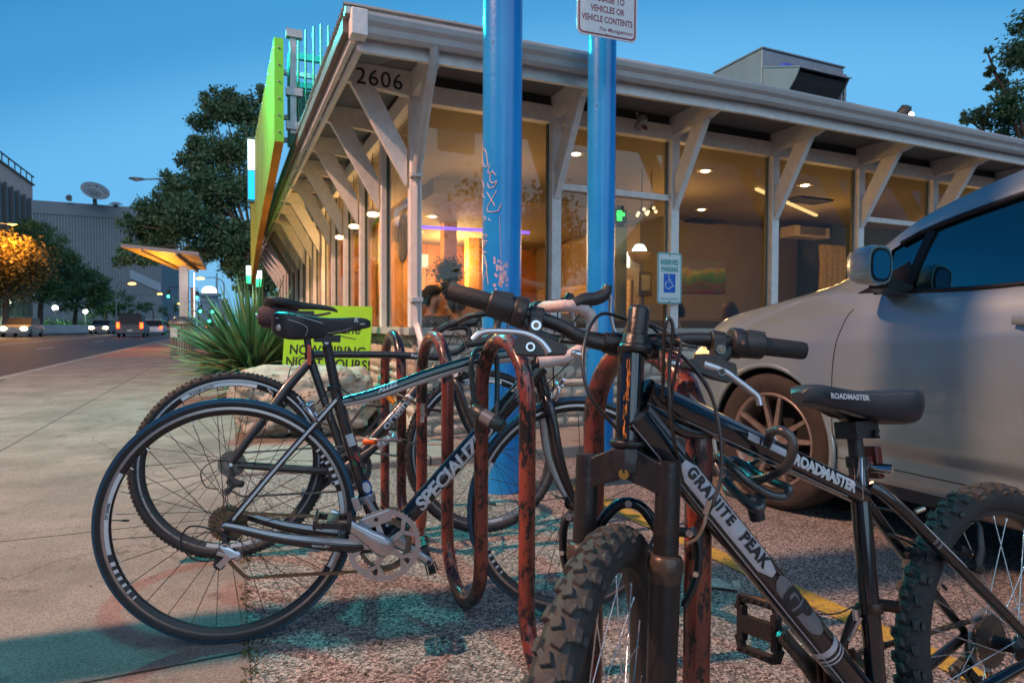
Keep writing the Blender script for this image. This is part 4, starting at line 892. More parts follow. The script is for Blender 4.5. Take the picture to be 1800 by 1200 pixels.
    mb=MB(); mb.lathe([(.0001,-.055),(.006,-.055),(.006,-.034),(.023,-.032),(.024,-.026),(.013,-.022),(.013,.022),(.024,.026),(.023,.032),(.006,.034),(.006,.055),(.0001,.055)],20,0,A)
    mb.cyl(A@Vector((0,0,.056)),A@Vector((0,0,.063)),.008,10,1); mb.cyl(A@Vector((0,0,-.056)),A@Vector((0,0,-.063)),.008,10,1); mb.bar(A@Vector((0,0,.060)),A@Vector((-.045,.012,.064)),.008,.005,1) if style!='mtb' else None
    obj('hub',mb,[blk,alu],wo_)
    if cass:
        mb=MB(); sg=-1
        for k in range(8): 
            r=.022+.0042*k; ringprism(mb,gear(r,int(13+k*2.2)),.012,0,.0017,A@TR(0,0,sg*(.047-.0037*k)-.0008),0)
        if style=='mtb': mb.lathe([(.060,0),(.058,.001),(.02,.003),(.018,.003)],40,1,A@TR(0,0,-.0305+0)@Matrix.Rotation(PI,4,'X')); 
        obj('cassette',mb,[gold if style=='road' else steel,mat('clear grey disc',(.35,.38,.40),.3,alpha=.55)],wo_)
    return wo_
def chainpath(p,q,rp,rq,y,mb,m=0,via=None):
    """chain loop around sprocket p (rear) and ring q; via=list of lower-run points"""
    pts=[]
    for t in np.linspace(R_(270 if via else 262),R_(82),12): pts.append(Vector((p[0]+rp*math.cos(t),y[0],p[1]+rp*math.sin(t))))
    for t in np.linspace(R_(98),R_(-88),22): pts.append(Vector((q[0]+rq*math.cos(t),y[1],q[1]+rq*math.sin(t))))
    if via: pts+=[Vector((a,y[0],b)) for a,b in via]
    # walk
    L=[0]; P=pts+[pts[0]]
    for i in range(1,len(P)): L.append(L[-1]+(P[i]-P[i-1]).length)
    n=int(L[-1]/.0127); 
    def A_(s):
        for i in range(1,len(P)):
            if s<=L[i]: u=(s-L[i-1])/max(1e-9,L[i]-L[i-1]); return P[i-1].lerp(P[i],u)
        return P[-1]
    for k in range(n):
        a,b=A_(L[-1]*k/n),A_(L[-1]*(k+1)/n); w_=.0035 if k%2 else .0022; d=(b-a).normalized()*.002
        for s in (-1,1): mb.bar(a-d+Vector((0,s*w_,0)),b+d+Vector((0,s*w_,0)),.0010,.0075,m)
        mb.cyl(a+Vector((0,-.004,0)),a+Vector((0,.004,0)),.0036,6,m)
def crankset(parent,bb,r1_,t1,r2_,ang,Lc,y,mats,five=True,armw=.020):
    """drive side at -y; ang = direction of the drive-side arm in degrees"""
    mb=MB(); c=(bb[0],y,bb[1]); A=TR(*c)@MY
    ringprism(mb,gear(r1_,t1),r1_-.017,-.0015,.0015,A,0); ringprism(mb,gear(r2_,int(t1*.7)),r2_-.014,.006,.009,A,1)
    n=5 if five else 4
    for k in range(n):
        a=R_(ang+ (36 if five else 45)+k*360/n); 
        mb.bar(A@Vector((.010*math.cos(a),.010*math.sin(a),-.004)),A@Vector(((r1_*.62)*math.cos(a),(r1_*.62)*math.sin(a),-.001)),.020,.006,0,upv=(0,1,0),w2=.013)
        for s in (-.30,.30): mb.bar(A@Vector((r1_*.58*math.cos(a),r1_*.58*math.sin(a),-.001)),A@Vector(((r1_-.016)*math.cos(a+s),(r1_-.016)*math.sin(a+s),-.001)),.009,.005,0,upv=(0,1,0),w2=.014)
        mb.cyl(A@Vector(((r1_-.024)*math.cos(a),(r1_-.024)*math.sin(a),-.006)),A@Vector(((r1_-.024)*math.cos(a),(r1_-.024)*math.sin(a),.008)),.006,10,2)
    mb.cyl(A@Vector((0,0,-.020)),A@Vector((0,0,.012)),.024,20,0); mb.cyl(A@Vector((0,0,-.021)),A@Vector((0,0,-.0200)),.013,14,2)
    ring=obj('chainring',mb,mats,parent,bev=0)
    outs=[]
    for sg,yy,aa in ((1,y-.018,ang),(-1,-y+.010,ang+180)):
        d=Vector((math.cos(R_(aa)),0,math.sin(R_(aa)))); nrm=Vector((-d.z,0,d.x)); s=-1 if sg==1 else 1
        rings=[]
        for u,w_,th,off in ((-.14,.012,.006,0),(-.08,.024,.011,0),(.0,.030,.014,0),(.14,.028,.014,0),(.32,.021,.012,.003),(.6,.0155,.009,.007),(.9,.0135,.0075,.010),(1.0,.0145,.0075,.010),(1.07,.010,.005,.010)):
            p=Vector((bb[0],yy+s*off,bb[1]))+d*Lc*u
            rings.append([p+nrm*w_*math.cos(t)+Vector((0,1,0))*th*math.sin(t) for t in [2*PI*j/14 for j in range(14)]])
        mb=MB(); mb.loft(rings,0); mb.cyl(Vector((bb[0],yy+s*.010,bb[1]))+d*Lc-Vector((0,.008,0)),Vector((bb[0],yy+s*.010,bb[1]))+d*Lc+Vector((0,.008,0)),.007,10,2)
        outs.append((obj('crank_arm',mb,mats,parent),Vector((bb[0],yy+s*.014,bb[1]))+d*Lc,s))
    return outs
def platform_pedal(parent,p,s,tilt,mats,w=.085,l=.095,t=.028,cage=True):
    """pedal body outboard of p (s=-1 drive side)"""
    mb=MB(); M=TR(*p)@Matrix.Rotation(tilt,4,'Y'); mb.M=M
    mb.cyl((0,0,0),(0,s*.095,0),.008,10,1); mb.b2(-.015,.015,s*.014,s*.09,-.010,.010,0)
    yc=s*.052
    for x in (-w/2,w/2):
        mb.bar((x,s*.010,0),(x,s*.094,0),.011,t*.8,0,upv=(0,0,1)); mb.bar((x*.96,s*.012,0),(x*.55,s*.004,0),.010,t*.6,0,upv=(0,0,1)); mb.bar((x*.96,s*.092,0),(x*.5,s*.100,0),.010,t*.6,0,upv=(0,0,1))
        for k in range(5): mb.box((x,s*(.018+.017*k),t/2+.002),(.006,.006,.005),0); mb.box((x,s*(.018+.017*k),-t/2-.002),(.006,.006,.005),0)
    for yy in (.012,.092): mb.bar((-w/2,s*yy,0),(w/2,s*yy,0),t*.6,.007,0,upv=(0,1,0)) if False else mb.b2(-w/2*.7,w/2*.7,s*yy-.007,s*yy+.007,-t*.28,t*.28,0)
    mb.b2(-.006,.006,s*.012,s*.092,-t*.35,t*.35,0)
    for x in (-w/2-.004,w/2+.004): mb.b2(x-.0015,x+.0015,s*.035,s*.07,-.006,.006,2)
    return obj('pedal',mb,mats,parent,bev=.0015)
def saddle(parent,tail,nose,hw=.072,th=.05,mats=None,cut=False,scoop=.008,fat=0):
    """tail, nose: (x,z) of the top line"""
    T=Vector((tail[0],0,tail[1])); Nn=Vector((nose[0],0,nose[1])); rings=[]
    prof=[(0,.30,.45,-.012),(.02,.62,.8,-.004),(.07,.88,.98,.0),(.16,1,1.05,.0),(.28,.92,1.0,-.002),(.42,.60,.85,-.004),(.56,.36,.7,-.004),(.72,.26,.58,-.001),(.88,.23,.5,.0),(.96,.18,.40,-.003),(1.0,.08,.22,-.010)]
    if fat: prof=[(0,.35,.35,-.022),(.03,.68,.62,-.010),(.09,.92,.82,-.002),(.18,1,.88,.0),(.30,.92,.80,-.002),(.44,.66,.66,-.004),(.58,.46,.55,-.004),(.74,.38,.52,-.001),(.88,.36,.50,.0),(.96,.29,.42,-.004),(1.0,.14,.25,-.016)]
    for u,wf,tf,dz in prof:
        c=T.lerp(Nn,u)+Vector((0,0,dz-scoop*math.sin(PI*u)))
        r=[]
        for j in range(20):
            t=2*PI*j/20; x=math.cos(t); z=math.sin(t); pe=1.0 if fat else .8
            ex=math.copysign(abs(x)**pe,x)*hw*wf
            if z>0: ez=math.copysign(abs(z)**.7,z)*.012*tf
            else: ez=-abs(z)**(.8 if fat else .55)*th*tf*((.62 if fat else .35)+(.38 if fat else .65)*abs(x)**2)*.8 
            r.append(c+Vector((0,ex,ez-.010)))
        rings.append(r)
    mb=MB(); mb.loft(rings,0); 
    so_=obj('saddle',mb,mats[0],parent,sub=1)
    mb=MB(); L=(Nn-T).length; d=(Nn-T).normalized()
    for s in (-1,1):
        mb.tube(spline([T+d*L*.12+Vector((0,s*.035,-.035)),T+d*L*.3+Vector((0,s*.022,-.055)),T+d*L*.6+Vector((0,s*.022,-.055)),T+d*L*.9+Vector((0,s*.008,-.030))],5),.0035,8)
    obj('rail',mb,mats[1],so_); return so_
def caliper(parent,P,M3,mats,side=-1):
    """dual pivot rim brake, local: x fore-aft out from rim, z down to pads"""
    mb=MB(); mb.M=TR(*P)@M3.to_4x4()
    for s in (-1,1):
        mb.tube(spline([(0,s*.004,.012),(0,s*.026,.004),(0,s*.034,-.018),(0,s*.026,-.040)],4),[.008,.008,.006,.006],8,0)
        mb.b2(-.022,.022,s*.018-.004,s*.018+.004,-.048,-.038,1)
    mb.tube([(0,-.02,.008),(.0,-.045,.026),(0,-.052,.030)],.006,8,0); mb.cyl((0,-.048,.020),(0,-.050,.050),.003,8,2); mb.cyl((-.012,0,.008),(.016,0,.008),.009,12,0); mb.cyl((.016,0,.008),(.020,0,.008),.006,8,2)
    return obj('brake_caliper',mb,mats,parent)
def derailleur(parent,P,mats,cage=.055):
    mb=MB(); mb.M=TR(*P)
    mb.bar((0,0,0),(.004,-.004,-.035),.012,.016,0,upv=(0,1,0)); mb.cyl((.004,-.016,-.036),(.004,.004,-.036),.011,14,1); mb.cyl((.004,-.018,-.036),(.004,-.016,-.036),.006,10,2)
    mb.loft([[Vector((x,y,z)) for x,y,z in q] for q in (((-.010,-.020,-.030),(.018,-.020,-.036),(.018,-.006,-.040),(-.010,-.006,-.036)),((.02,-.028,-.062),(.044,-.028,-.052),(.044,-.010,-.058),(.02,-.010,-.068)))],1,sm=False)
    mb.ball((.036,-.018,-.058),.013,1,8,(1,.8,1.1)); mb.bar((-.014,-.014,-.048),(.02,-.014,-.060),.010,.012,1,upv=(0,1,0))
    for x,z in ((.022,-.058),(-.012,-.085)): ringprism(mb,gear(.0165,11,.003),.005,-.0015,.0015,TR(x,.0,z)@MY,2)
    for y in (-.006,.006): mb.bar((.024,y,-.052),(-.014,y,-.090),.0015,.016,1 if y<0 else 0,upv=(0,0,1))
    return obj('rear_derailleur',mb,mats,parent,bev=.001)
def bikeM(o,D,Wv):
    D=Vector(D).normalized(); Wv=Vector(Wv).normalized(); Y=Wv.cross(D).normalized(); Wv=D.cross(Y)
    return Matrix(((D.x,Y.x,Wv.x,o[0]),(D.y,Y.y,Wv.y,o[1]),(D.z,Y.z,Wv.z,o[2]),(0,0,0,1)))
near=(0,-1,0)
class CableSet:
    def __init__(s,parent,m): s.p=parent; s.m_=m
    def tube(s,pts,r,n=6,m=0,**k): q=MB(); q.tube(pts,r,n,0); obj('cable',q,s.m_,s.p)
# ---------------------------------------------------------------- road bike
rb=thing('road_bicycle','black and white road bicycle with white bar tape, locked to the rack','bicycle',M=bikeM((-.7751,1.7202,0),(.9735,.2285,-.0165),(-.0006,.0026,1)))
wheel(rb,TR(0,0,.336),.336,.0140,'road',cass=True,rot=.12); wheel(rb,TR(.9915,0,.336),.336,.0140,'road',rot=.3,nsp=20)
bb=(.415,.262); SC=(.281,0,.672)
mb=MB()
stube(mb,[(.275,0,.655),(.384,0,.681),(.547,0,.740),(.71,0,.786),(.845,0,.802)],[.012,.0165,.018,.0195,.023],24,[(8,95,1),(-62,2,2),(-62,20,2,0,.22)],ry=1.05)
dA,dB=Vector((.43,0,.268)),Vector((.875,0,.762))
mb.tube([dA,dA.lerp(dB,.15),dA.lerp(dB,.85),dB],[.024,.0265,.0275,.027],24,0); mb.tube(spline([(.415,0,.262),(.36,0,.40),(.281,0,.665),(.272,0,.700)],5),[.022,.019,.0165,.0175],20,0)
mb.cyl((.272,0,.694),(.268,0,.708),.020,20,3); mb.cyl((.415,-.036,.262),(.415,.036,.262),.024,24,0)
mb.tube([(.889,0,.672),(.872,0,.735),(.845,0,.832)],[.021,.0195,.021],22,0)
for s in (-1,1):
    stube(mb,[(.283,s*.008,.672),(.24,s*.022,.622),(.12,s*.038,.480),(.012,s*.060,.345)],[.009,.0085,.008,.0075],14,[(-168,-122,1,.05,.95)] if s<0 else [(-90,90,1,.05,.95)])
    stube(mb,[(.41,s*.025,.258),(.33,s*.042,.263),(.15,s*.052,.295),(.02,s*.062,.335),(.0,s*.062,.338)],[.018,.019,.013,.010,.010],16,[(-158,-112,1,.12,.88)],ry=1.15)
fr_=obj('frame',mb,[blkp,whtp,tealp,blk],rb)
mb=MB(); ux=(dB-dA).normalized()
text_tube(mb,'SPECIALIZED',.058,dA,dB,.0272,near,.118,0,off=.0022,sp=.94,squash=.95,lift=.0010,shear=.15)
tt=[(.384,0,.681),(.547,0,.740)]; text_tube(mb,'ALLEZ',.020,(.395,0,.683),(.547,0,.742),.0175,(0,-1,.75),.0,0,shear=.3,off=.0008,lift=.0012)
text_tube(mb,'www.citybikes.com',.0125,(.20,-.0475,.283),(.37,-.0375,.258),.0175,(0,-1,-.15),.02,0,off=.0003,lift=.0018)
patch(mb,(.415,0,.262),(.281,0,.665),.0185,near,.29,.325,-32,32,1,lift=.0015); 
obj('lettering',mb,[decw,mat('pale label',(.45,.5,.55),.4)],fr_)
mb=MB(); patch(mb,(.415,0,.262),(.281,0,.665),.0188,near,.145,.185,-45,40,0,lift=.0020,ends=.018); patch(mb,(.415,0,.262),(.281,0,.665),.0188,near,.15,.18,-30,28,1,lift=.0026,ends=.014)
for k in range(16):
    s=.20+.075*rng.random(); t=rng.uniform(-40,45); patch(mb,(.415,0,.262),(.281,0,.665),.0188,near,s,s+.014,t-9,t+9,2+k%3,lift=.0018+.0001*k)
# winged crest on the down tube near the head
for k in range(13):
    a=R_(-60+k*24); 
    c0=Vector((.806,0,.690)); L_=.018+.008*(k%3)
    q=[c0+ux*(L_*math.cos(a)*u)+Vector((-ux.z,0,ux.x))*(L_*math.sin(a)*u) for u in (.25,.6,1)]
    mb.tube([p+Vector((0,-math.sqrt(max(1e-6,.0282**2-((p-dA)-ux*(p-dA).dot(ux)).length**2))-.0006,0)) for p in q],[.0016,.0014,.0006],5,1)
obj('sticker',mb,[mat('sticker blue',(.01,.07,.30),.3),mat('sticker white',(.55,.55,.6),.4),mat('sticker red',(.35,.03,.04),.4),mat('sticker green',(.03,.18,.08),.4),mat('sticker dark',(.06,.05,.05),.4)],fr_)
mb=MB()
for s in (-1,1): stube(mb,[(.887,s*.010,.668),(.896,s*.038,.625),(.918,s*.050,.50),(.950,s*.052,.41),(.9915,s*.052,.330)],[.015,.0165,.0175,.013,.010],14,[(40,140,1,.15,.95)] ,ry=1.35)
mb.cyl((.893,-.02,.655),(.893,.02,.655),.018,16,0); obj('fork',mb,[blkp,whtp],rb)
mb=MB(); mb.cyl((.845,0,.834),(.838,0,.862),.019,18,0); mb.cyl((.838,0,.860),(.833,0,.895),.0175,18,1); mb.tube([(.834,0,.875),(.85,0,.90),(.862,0,.938)],[.019,.015,.018],14,1); mb.cyl((.862,-.022,.940),(.862,.022,.940),.021,16,1); obj('stem',mb,[alu,blk],rb)
mb=MB()
for s in (-1,1):
    path=spline([(.862,0,.940),(.862,s*.08,.941),(.866,s*.17,.940),(.885,s*.205,.941),(.925,s*.21,.936),(.955,s*.21,.912),(.957,s*.21,.870),(.935,s*.21,.832),(.885,s*.21,.800),(.806,s*.21,.785)],7)
    rr2=[.0125]*6+[.0165+.0011*math.sin(k*1.9) for k in range(len(path)-6)]
    v0=len(mb.m); mb.tube(path,rr2,14,0); 
    mb.lathe([(.0001,0),(.0155,0),(.0165,.006)],14,1,TR(.806,s*.21,.785)@Matrix.Rotation(R_(-82),4,'Y'))
bar=obj('handlebar',mb,[tape,blk],rb)
for s in (-1,1):
    f_=.0 if s<0 else .03
    mb=MB(); mb.tube(spline([(.905+f_,s*.21,.945),(.935+f_,s*.21,.958),(.965+f_,s*.21,.962),(.992+f_,s*.207,.975),(1.004+f_,s*.205,1.0)],5),[.017,.019,.0185,.018,.0125],14,0)
    mb.tube(spline([(1.000+f_,s*.205,.985),(1.012+f_,s*.205,.965),(1.012+f_,s*.205,.93),(1.022+f_,s*.207,.885),(1.030+f_,s*.212,.868)],5),[.009,.0075,.006,.0055,.0045],10,1,ry=.8)
    obj('brake_hood',mb,[blk,alu],bar)
saddle(rb,(.104,.912),(.368,.906),.070,.135,[blk,steel])
sd_=[o for o in rb.children if o.name.startswith('saddle')][0]
mb=MB(); mb.tube([(.275,0,.690),(.252,0,.805),(.248,0,.82)],.0138,20,0); mb.cyl((.249,-.022,.826),(.249,.022,.826),.012,14,0); mb.b2(.215,.285,-.026,.026,.828,.848,0); mb.cyl((.249,-.024,.828),(.249,-.022,.828),.006,10,1)
obj('seatpost',mb,[blk,chrome],rb)
mb=MB()
for s in (-1,):
    mb.tube(spline([(.128,s*.050,.902),(.18,s*.060,.897),(.24,s*.050,.880)],6),.0009,5); mb.tube(spline([(.118,s*.058,.892),(.165,s*.068,.885),(.20,s*.062,.868),(.195,s*.050,.845)],6),.0007,5)
Mk=Matrix(((1,0,0,.322),(0,0,-1,-.0175),(0,1,0,.886),(0,0,0,1))); text_flat(mb,'K',.018,Mk,0,off=.0008,shear=.2); mb.ball((.345,-.0165,.880),.006,1,6,(1.5,.3,.5)); mb.ball((.128,-.060,.866),.009,1,8,(1,.3,1))
obj('saddle_trim',mb,[decw,brkt],sd_)
ca=crankset(rb,bb,.103,50,.073,144,.170,-.052,[alu,steel,blk])
platform_pedal(ca[0][0],ca[0][1],-1,R_(5),[blk,steel,mat('amber reflector',(.6,.25,.02),.3)]); platform_pedal(ca[1][0],ca[1][1],1,R_(70),[blk,steel,_M['amber reflector']])
mb=MB(); chainpath((0,.336),bb,.034,.073,(-.0395,-.045),mb,0,[(.05,.262-.071),(.0,.246),(-.012,.270)]); obj('chain',mb,gold,rb)
derailleur(rb,(-.002,-.056,.322),[blk,alu,blk])
mb=CableSet(rb,blk); mb.tube(spline([(.03,-.062,.30),(-.03,-.068,.335),(-.085,-.07,.345),(-.105,-.066,.30),(-.075,-.062,.258),(-.035,-.062,.250)],6),.0024,6)
mb.tube(spline([(.265,-.01,.642),(.262,-.02,.60),(.222,-.036,.612)],5),.002,6); mb.tube(spline([(.33,-.018,.665),(.30,-.022,.692),(.262,-.02,.70),(.225,-.012,.655)],6),.0022,6)
mb.tube(spline([(.97,-.20,.962),(.93,-.14,.90),(.90,-.06,.80),(.905,-.04,.70)],6),.0024,6); mb.tube(spline([(.985,.19,.962),(.95,.10,.88),(.88,.0,.78),(.86,.02,.72)],6),.0024,6); mb.tube(spline([(.955,-.2,.955),(.99,-.12,.86),(.93,-.05,.76),(.87,-.03,.70)],6),.0022,6)
caliper(rb,(.205,0,.640),Matrix.Rotation(R_(-36),3,'Y'),[alu,rub,chrome]); caliper(rb,(.925,0,.700),Matrix.Rotation(R_(15),3,'Y'),[alu,rub,chrome])
mb=MB(); mb.M=TR(.365,-.004,.385)@Matrix.Rotation(R_(-18),4,'Y'); mb.lathe([(.0225,-.012),(.024,-.012),(.024,.012),(.0225,.012)],18,0); mb.bar((.0,-.028,.012),(.01,-.036,-.045),.012,.014,0); mb.b2(-.03,.05,-.040,-.034,-.075,-.040,0); mb.b2(-.03,.05,-.052,-.046,-.072,-.040,0); mb.b2(-.04,-.02,-.03,-.02,-.02,.02,0)
obj('front_derailleur',mb,alu,rb,bev=.0015)
# ---------------------------------------------------------------- cross bike behind
cb=thing('cross_bicycle','matte black cross bicycle with knobby tyres leaning behind the road bicycle','bicycle',M=bikeM((-1.049,2.3553,0),(.9382,.3457,-.0127),(-.0482,.1306,.9903)))
wheel(cb,TR(0,0,.348),.348,.017,'cross',cass=True,rot=.2); wheel(cb,TR(1.006,0,.348),.348,.017,'cross',rot=.1)
mb=MB(); bb2=(.425,.308)
mb.tube([(.293,0,.765),(.60,0,.764),(.83,0,.752)],[.0145,.0145,.016],18,0); mb.tube([(.425,0,.308),(.285,0,.735),(.277,0,.775)],.0165,18,0); mb.tube([(.44,0,.32),(.80,0,.715)],.0205,20,0)
mb.tube([(.868,0,.668),(.815,0,.812)],.0195,18,0); mb.cyl((.425,-.036,.308),(.425,.036,.308),.021,18,0)
for s in (-1,1):
    mb.tube(spline([(.285,s*.012,.742),(.20,s*.030,.640),(.145,s*.045,.560),(.05,s*.058,.43),(.0,s*.065,.352)],6),[.0125,.015,.016,.0125,.009],12,0,ry=1.3); mb.tube(spline([(.42,s*.022,.300),(.30,s*.042,.305),(.02,s*.065,.342)],5),[.013,.0145,.009],12,0)
mb.cyl((.280,0,.748),(.276,0,.768),.0195,16,1)
f2=obj('frame',mb,[matb,blk],cb)
mb=MB(); text_tube(mb,'origin8',.062,(.44,0,.32),(.80,0,.715),.0208,near,.19,0,off=.002,squash=.85,lift=.0012); text_tube(mb,'Foxtrot',.019,(.293,0,.765),(.83,0,.757),.0148,near,.395,0,off=.0006); text_tube(mb,'BLACK OPS',.022,(.425,0,.308),(.285,0,.735),.0168,near,.20,1,off=.0006,squash=.9)
obj('lettering',mb,[decw,mat('grey decal',(.10,.10,.11),.4)],f2)
mb=MB()
for s in (-1,1): mb.tube(spline([(.872,s*.014,.655),(.885,s*.042,.615),(.935,s*.052,.47),(1.006,s*.054,.350)],6),[.014,.015,.013,.010],12,0,ry=1.2)
mb.cyl((.875,-.02,.65),(.875,.02,.65),.017,14,0); mb.cyl((.87,-.035,.68),(.868,-.040,.68),.016,16,1); obj('fork',mb,[matb,decw],cb)
mb=MB(); mb.cyl((.812,0,.815),(.800,0,.868),.019,16,0); mb.tube([(.801,0,.862),(.85,0,.892),(.897,0,.905)],[.017,.014,.018],12,0); mb.cyl((.795,-.016,.868),(.795,.016,.868),.014,12,1); obj('stem',mb,[blk,mat('maroon plastic',(.10,.012,.02),.3)],cb)
mb=MB()
for s in (-1,1):
    mb.tube(spline([(.897,0,.905),(.897,s*.08,.906),(.899,s*.17,.905),(.92,s*.205,.908),(.985,s*.21,.916),(1.01,s*.21,.895),(1.0,s*.212,.845),(.95,s*.214,.800),(.87,s*.215,.785)],7),[.0125,.0125,.0155,.0155],12,0)
b2_=obj('handlebar',mb,blk,cb)
for s in (-1,1):
    mb=MB(); mb.tube(spline([(.965,s*.21,.925),(1.0,s*.21,.935),(1.035,s*.208,.94),(1.06,s*.206,.965)],5),[.017,.019,.018,.013],12,0); mb.tube(spline([(1.055,s*.205,.945),(1.062,s*.205,.90),(1.055,s*.207,.85),(1.06,s*.21,.82)],5),[.008,.006,.005,.004],8,1); obj('brake_hood',mb,[blk,steel],b2_)
saddle(cb,(.105,.992),(.388,.963),.068,.05,[blk,steel],scoop=-.004)
mb=MB(); mb.tube([(.277,0,.77),(.258,0,.90),(.256,0,.915)],.0138,16,0); mb.b2(.225,.295,-.024,.024,.918,.938,0); mb.b2(.268,.283,-.03,-.02,.72,.80,1) ; obj('seatpost',mb,[blk,mat('red reflector',(.35,.05,.02),.3)],cb)
mb=MB(); rings=[]
for x,hy,z0,z1 in ((.085,.03,.885,.945),(.10,.045,.872,.955),(.15,.046,.865,.960),(.20,.036,.872,.955),(.235,.02,.885,.95)):
    rings.append([Vector((x,hy*math.copysign(abs(math.cos(t))**.6,math.cos(t)),(z0+z1)/2+(z1-z0)/2*math.copysign(abs(math.sin(t))**.6,math.sin(t)))) for t in [2*PI*j/16 for j in range(16)]])
mb.loft(rings,0); mb.cyl((.083,0,.915),(.075,0,.915),.012,12,1); obj('saddle_bag',mb,[mat('maroon nylon',(.035,.015,.022),.7,0,.2,80,.2),mat('grey lens',(.3,.3,.32),.3)],cb)
ca=crankset(cb,bb2,.088,44,.066,38,.170,-.052,[matb,steel,steel],five=True)
platform_pedal(ca[0][0],ca[0][1],-1,R_(-35),[alu,steel,steel],w=.07); platform_pedal(ca[1][0],ca[1][1],1,R_(10),[alu,steel,steel],w=.07)
mb=MB(); chainpath((0,.348),bb2,.040,.088,(-.0395,-.045),mb,0,[(.04,.225),(.0,.25),(-.01,.285)]); obj('chain',mb,steel,cb)
derailleur(cb,(-.002,-.06,.335),[blk,blk,steel])
mb=CableSet(cb,blk); mb.tube(spline([(.03,-.065,.352),(-.05,-.07,.365),(-.10,-.07,.33),(-.085,-.068,.275),(-.04,-.066,.262)],6),.0024,6)
for o_ in (0,.03): mb.tube(spline([(1.05,-.205,.93+o_*.3),(1.0,-.19,.84-o_),(.93,-.10,.80-o_),(.88,-.03,.86),(.85,0,.80)],6),.0022,6)
mb.tube(spline([(1.05,.205,.93),(1.0,.17,.82),(.93,.08,.78),(.86,.02,.74)],6),.0022,6); mb.tube(spline([(.245,-.016,.76),(.21,-.02,.72),(.195,-.02,.66),(.19,-.01,.62)],6),.002,6)
caliper(cb,(.155,0,.590),Matrix.Rotation(R_(-40),3,'Y'),[blk,rub,chrome]); caliper(cb,(.905,0,.69),Matrix.Rotation(R_(12),3,'Y'),[blk,rub,chrome])
mb=MB() # bottle cage
cA,cB=Vector((.505,0,.415)),Vector((.60,0,.525)); dn=(cB-cA).normalized(); nn=Vector((-dn.z,0,dn.x))
for s in (-1,1):
    mb.tube([cA+nn*.022,cA+nn*.022+Vector((0,s*.03,0)),cA+nn*.095+Vector((0,s*.028,0)),cA+dn*.10+nn*.100+Vector((0,s*.034,0)),cB+nn*.03+Vector((0,s*.028,0)),cB+nn*.022],.0028,7)
mb.bar(cA+nn*.021,cB+nn*.021,.012,.003,0,upv=(0,1,0)); obj('bottle_cage',mb,blk,cb)
# ---------------------------------------------------------------- locks
mb=MB(); YL=1.80
def pa(px,py,Y): return at(px,py,Y)
mb.tube(spline([pa(834,712,YL),pa(829,660,YL),pa(829,632,YL),pa(838,615,1.84),pa(858,612,1.84),pa(870,622,1.85),pa(874,650,1.85),pa(873,742,1.80)],6),.0075,10,0)
A_,B_=pa(836,722,1.79),pa(880,748,1.76); A2=A_-(B_-A_)*.12; d=(B_-A2)
mb.tube([A2-d*.02,A2,A2+d*.36],[.012,.0205,.0205],18,0); mb.cyl(A2+d*.36,A2+d*.72,.0208,18,1); mb.tube([A2+d*.72,B_+d*.06,B_+d*.09],[.0205,.0205,.014],18,0); mb.cyl(A2-d*.055,A2-d*.015,.013,16,2)
mb.cyl(pa(831,675,YL),pa(832,683,YL),.0105,12,0); mb.cyl(pa(834,702,YL),pa(834,712,YL),.012,12,0)
tag(obj('u_lock',mb,[mat('lock black vinyl',(.02,.035,.04),.4),mat('lock silver band',(.35,.33,.31),.3,.7),mat('lock end cap',(.08,.05,.035),.3,.5)]),'black u-shaped lock with silver band hanging on the third rack loop','u-lock')
mb=MB()
mb.tube(spline([pa(612,776,2.42),pa(640,772,2.35),pa(668,773,2.32),pa(700,775,2.35),pa(735,782,2.5),pa(748,790,2.62),pa(735,800,2.7),pa(690,800,2.72),pa(620,790,2.62)],6),.0052,8,0)
mb.cyl(pa(641,776,2.345),pa(661,775,2.33),.0125,14,1); mb.cyl(pa(703,774,2.36),pa(712,777,2.39),.011,10,2)
mb.cyl(pa(672,690,2.66),pa(692,683,2.66),.020,14,3); mb.tube([pa(681,692,2.66),pa(686,700,2.655),pa(693,708,2.65)],[.017,.012,.010],12,3)
mb.tube(spline([pa(684,688,2.655),pa(715,700,2.6),pa(745,716,2.58),pa(775,722,2.62)],5),.0065,8,2)
tag(obj('cable_lock',mb,[mat('clear steel cable',(.25,.24,.22),.3,.6),mat('orange plastic',(.75,.10,.01),.35),blk,mat('orange yellow plastic',(.8,.27,.01),.4)]),'thin cable lock with orange sleeves around the cross bicycle frame','cable lock')
# ================================================================ MOUNTAIN BIKE
mbk=thing('mountain_bicycle','glossy black mountain bicycle with silver decals, nearest, at the rack end','bicycle',M=bikeM((.9753,1.173,-.039),(-.902,-.4317,0),(-.0667,.1393,.988)))
MBM=mbk.matrix_world.copy(); MBI=MBM.inverted()
RM=.302
nearm=(0,1,0)    # camera side is the rider's left
wheel(mbk,TR(0,0,RM),RM,.027,'mtb',cass=True,rot=.1,nsp=28)
bbm=(.378,.262); HT,HB=Vector((.8102,0,.8947)),Vector((.8419,0,.7554))
gl=mat('gloss black paint',(.008,.009,.012),.12,0,coat=1)
mb=MB()
ttA,ttB=Vector((.800,0,.822)),Vector((.355,0,.625)); dtA,dtB=Vector((.822,0,.790)),Vector((.385,0,.275)); stA,stB=Vector((.378,0,.262)),Vector((.353,0,.690))
mb.tube([ttA,ttB],[.0215,.0195],24,0); mb.tube([dtA,dtB],.0245,26,0); mb.tube([stA,stB],.0158,20,0); HTn=MBI@Vector((.1792,.9474,.8424)); HBn=MBI@(Vector((.1792,.9474,.8424))-Vector((.0493,.0985,.9939))*.143); mb.tube([HTn-(HTn-HBn)*.03,HBn+(HTn-HBn)*.03],.0195,26,0)
mb.cyl((.378,-.036,.262),(.378,.036,.262),.021,20,0)
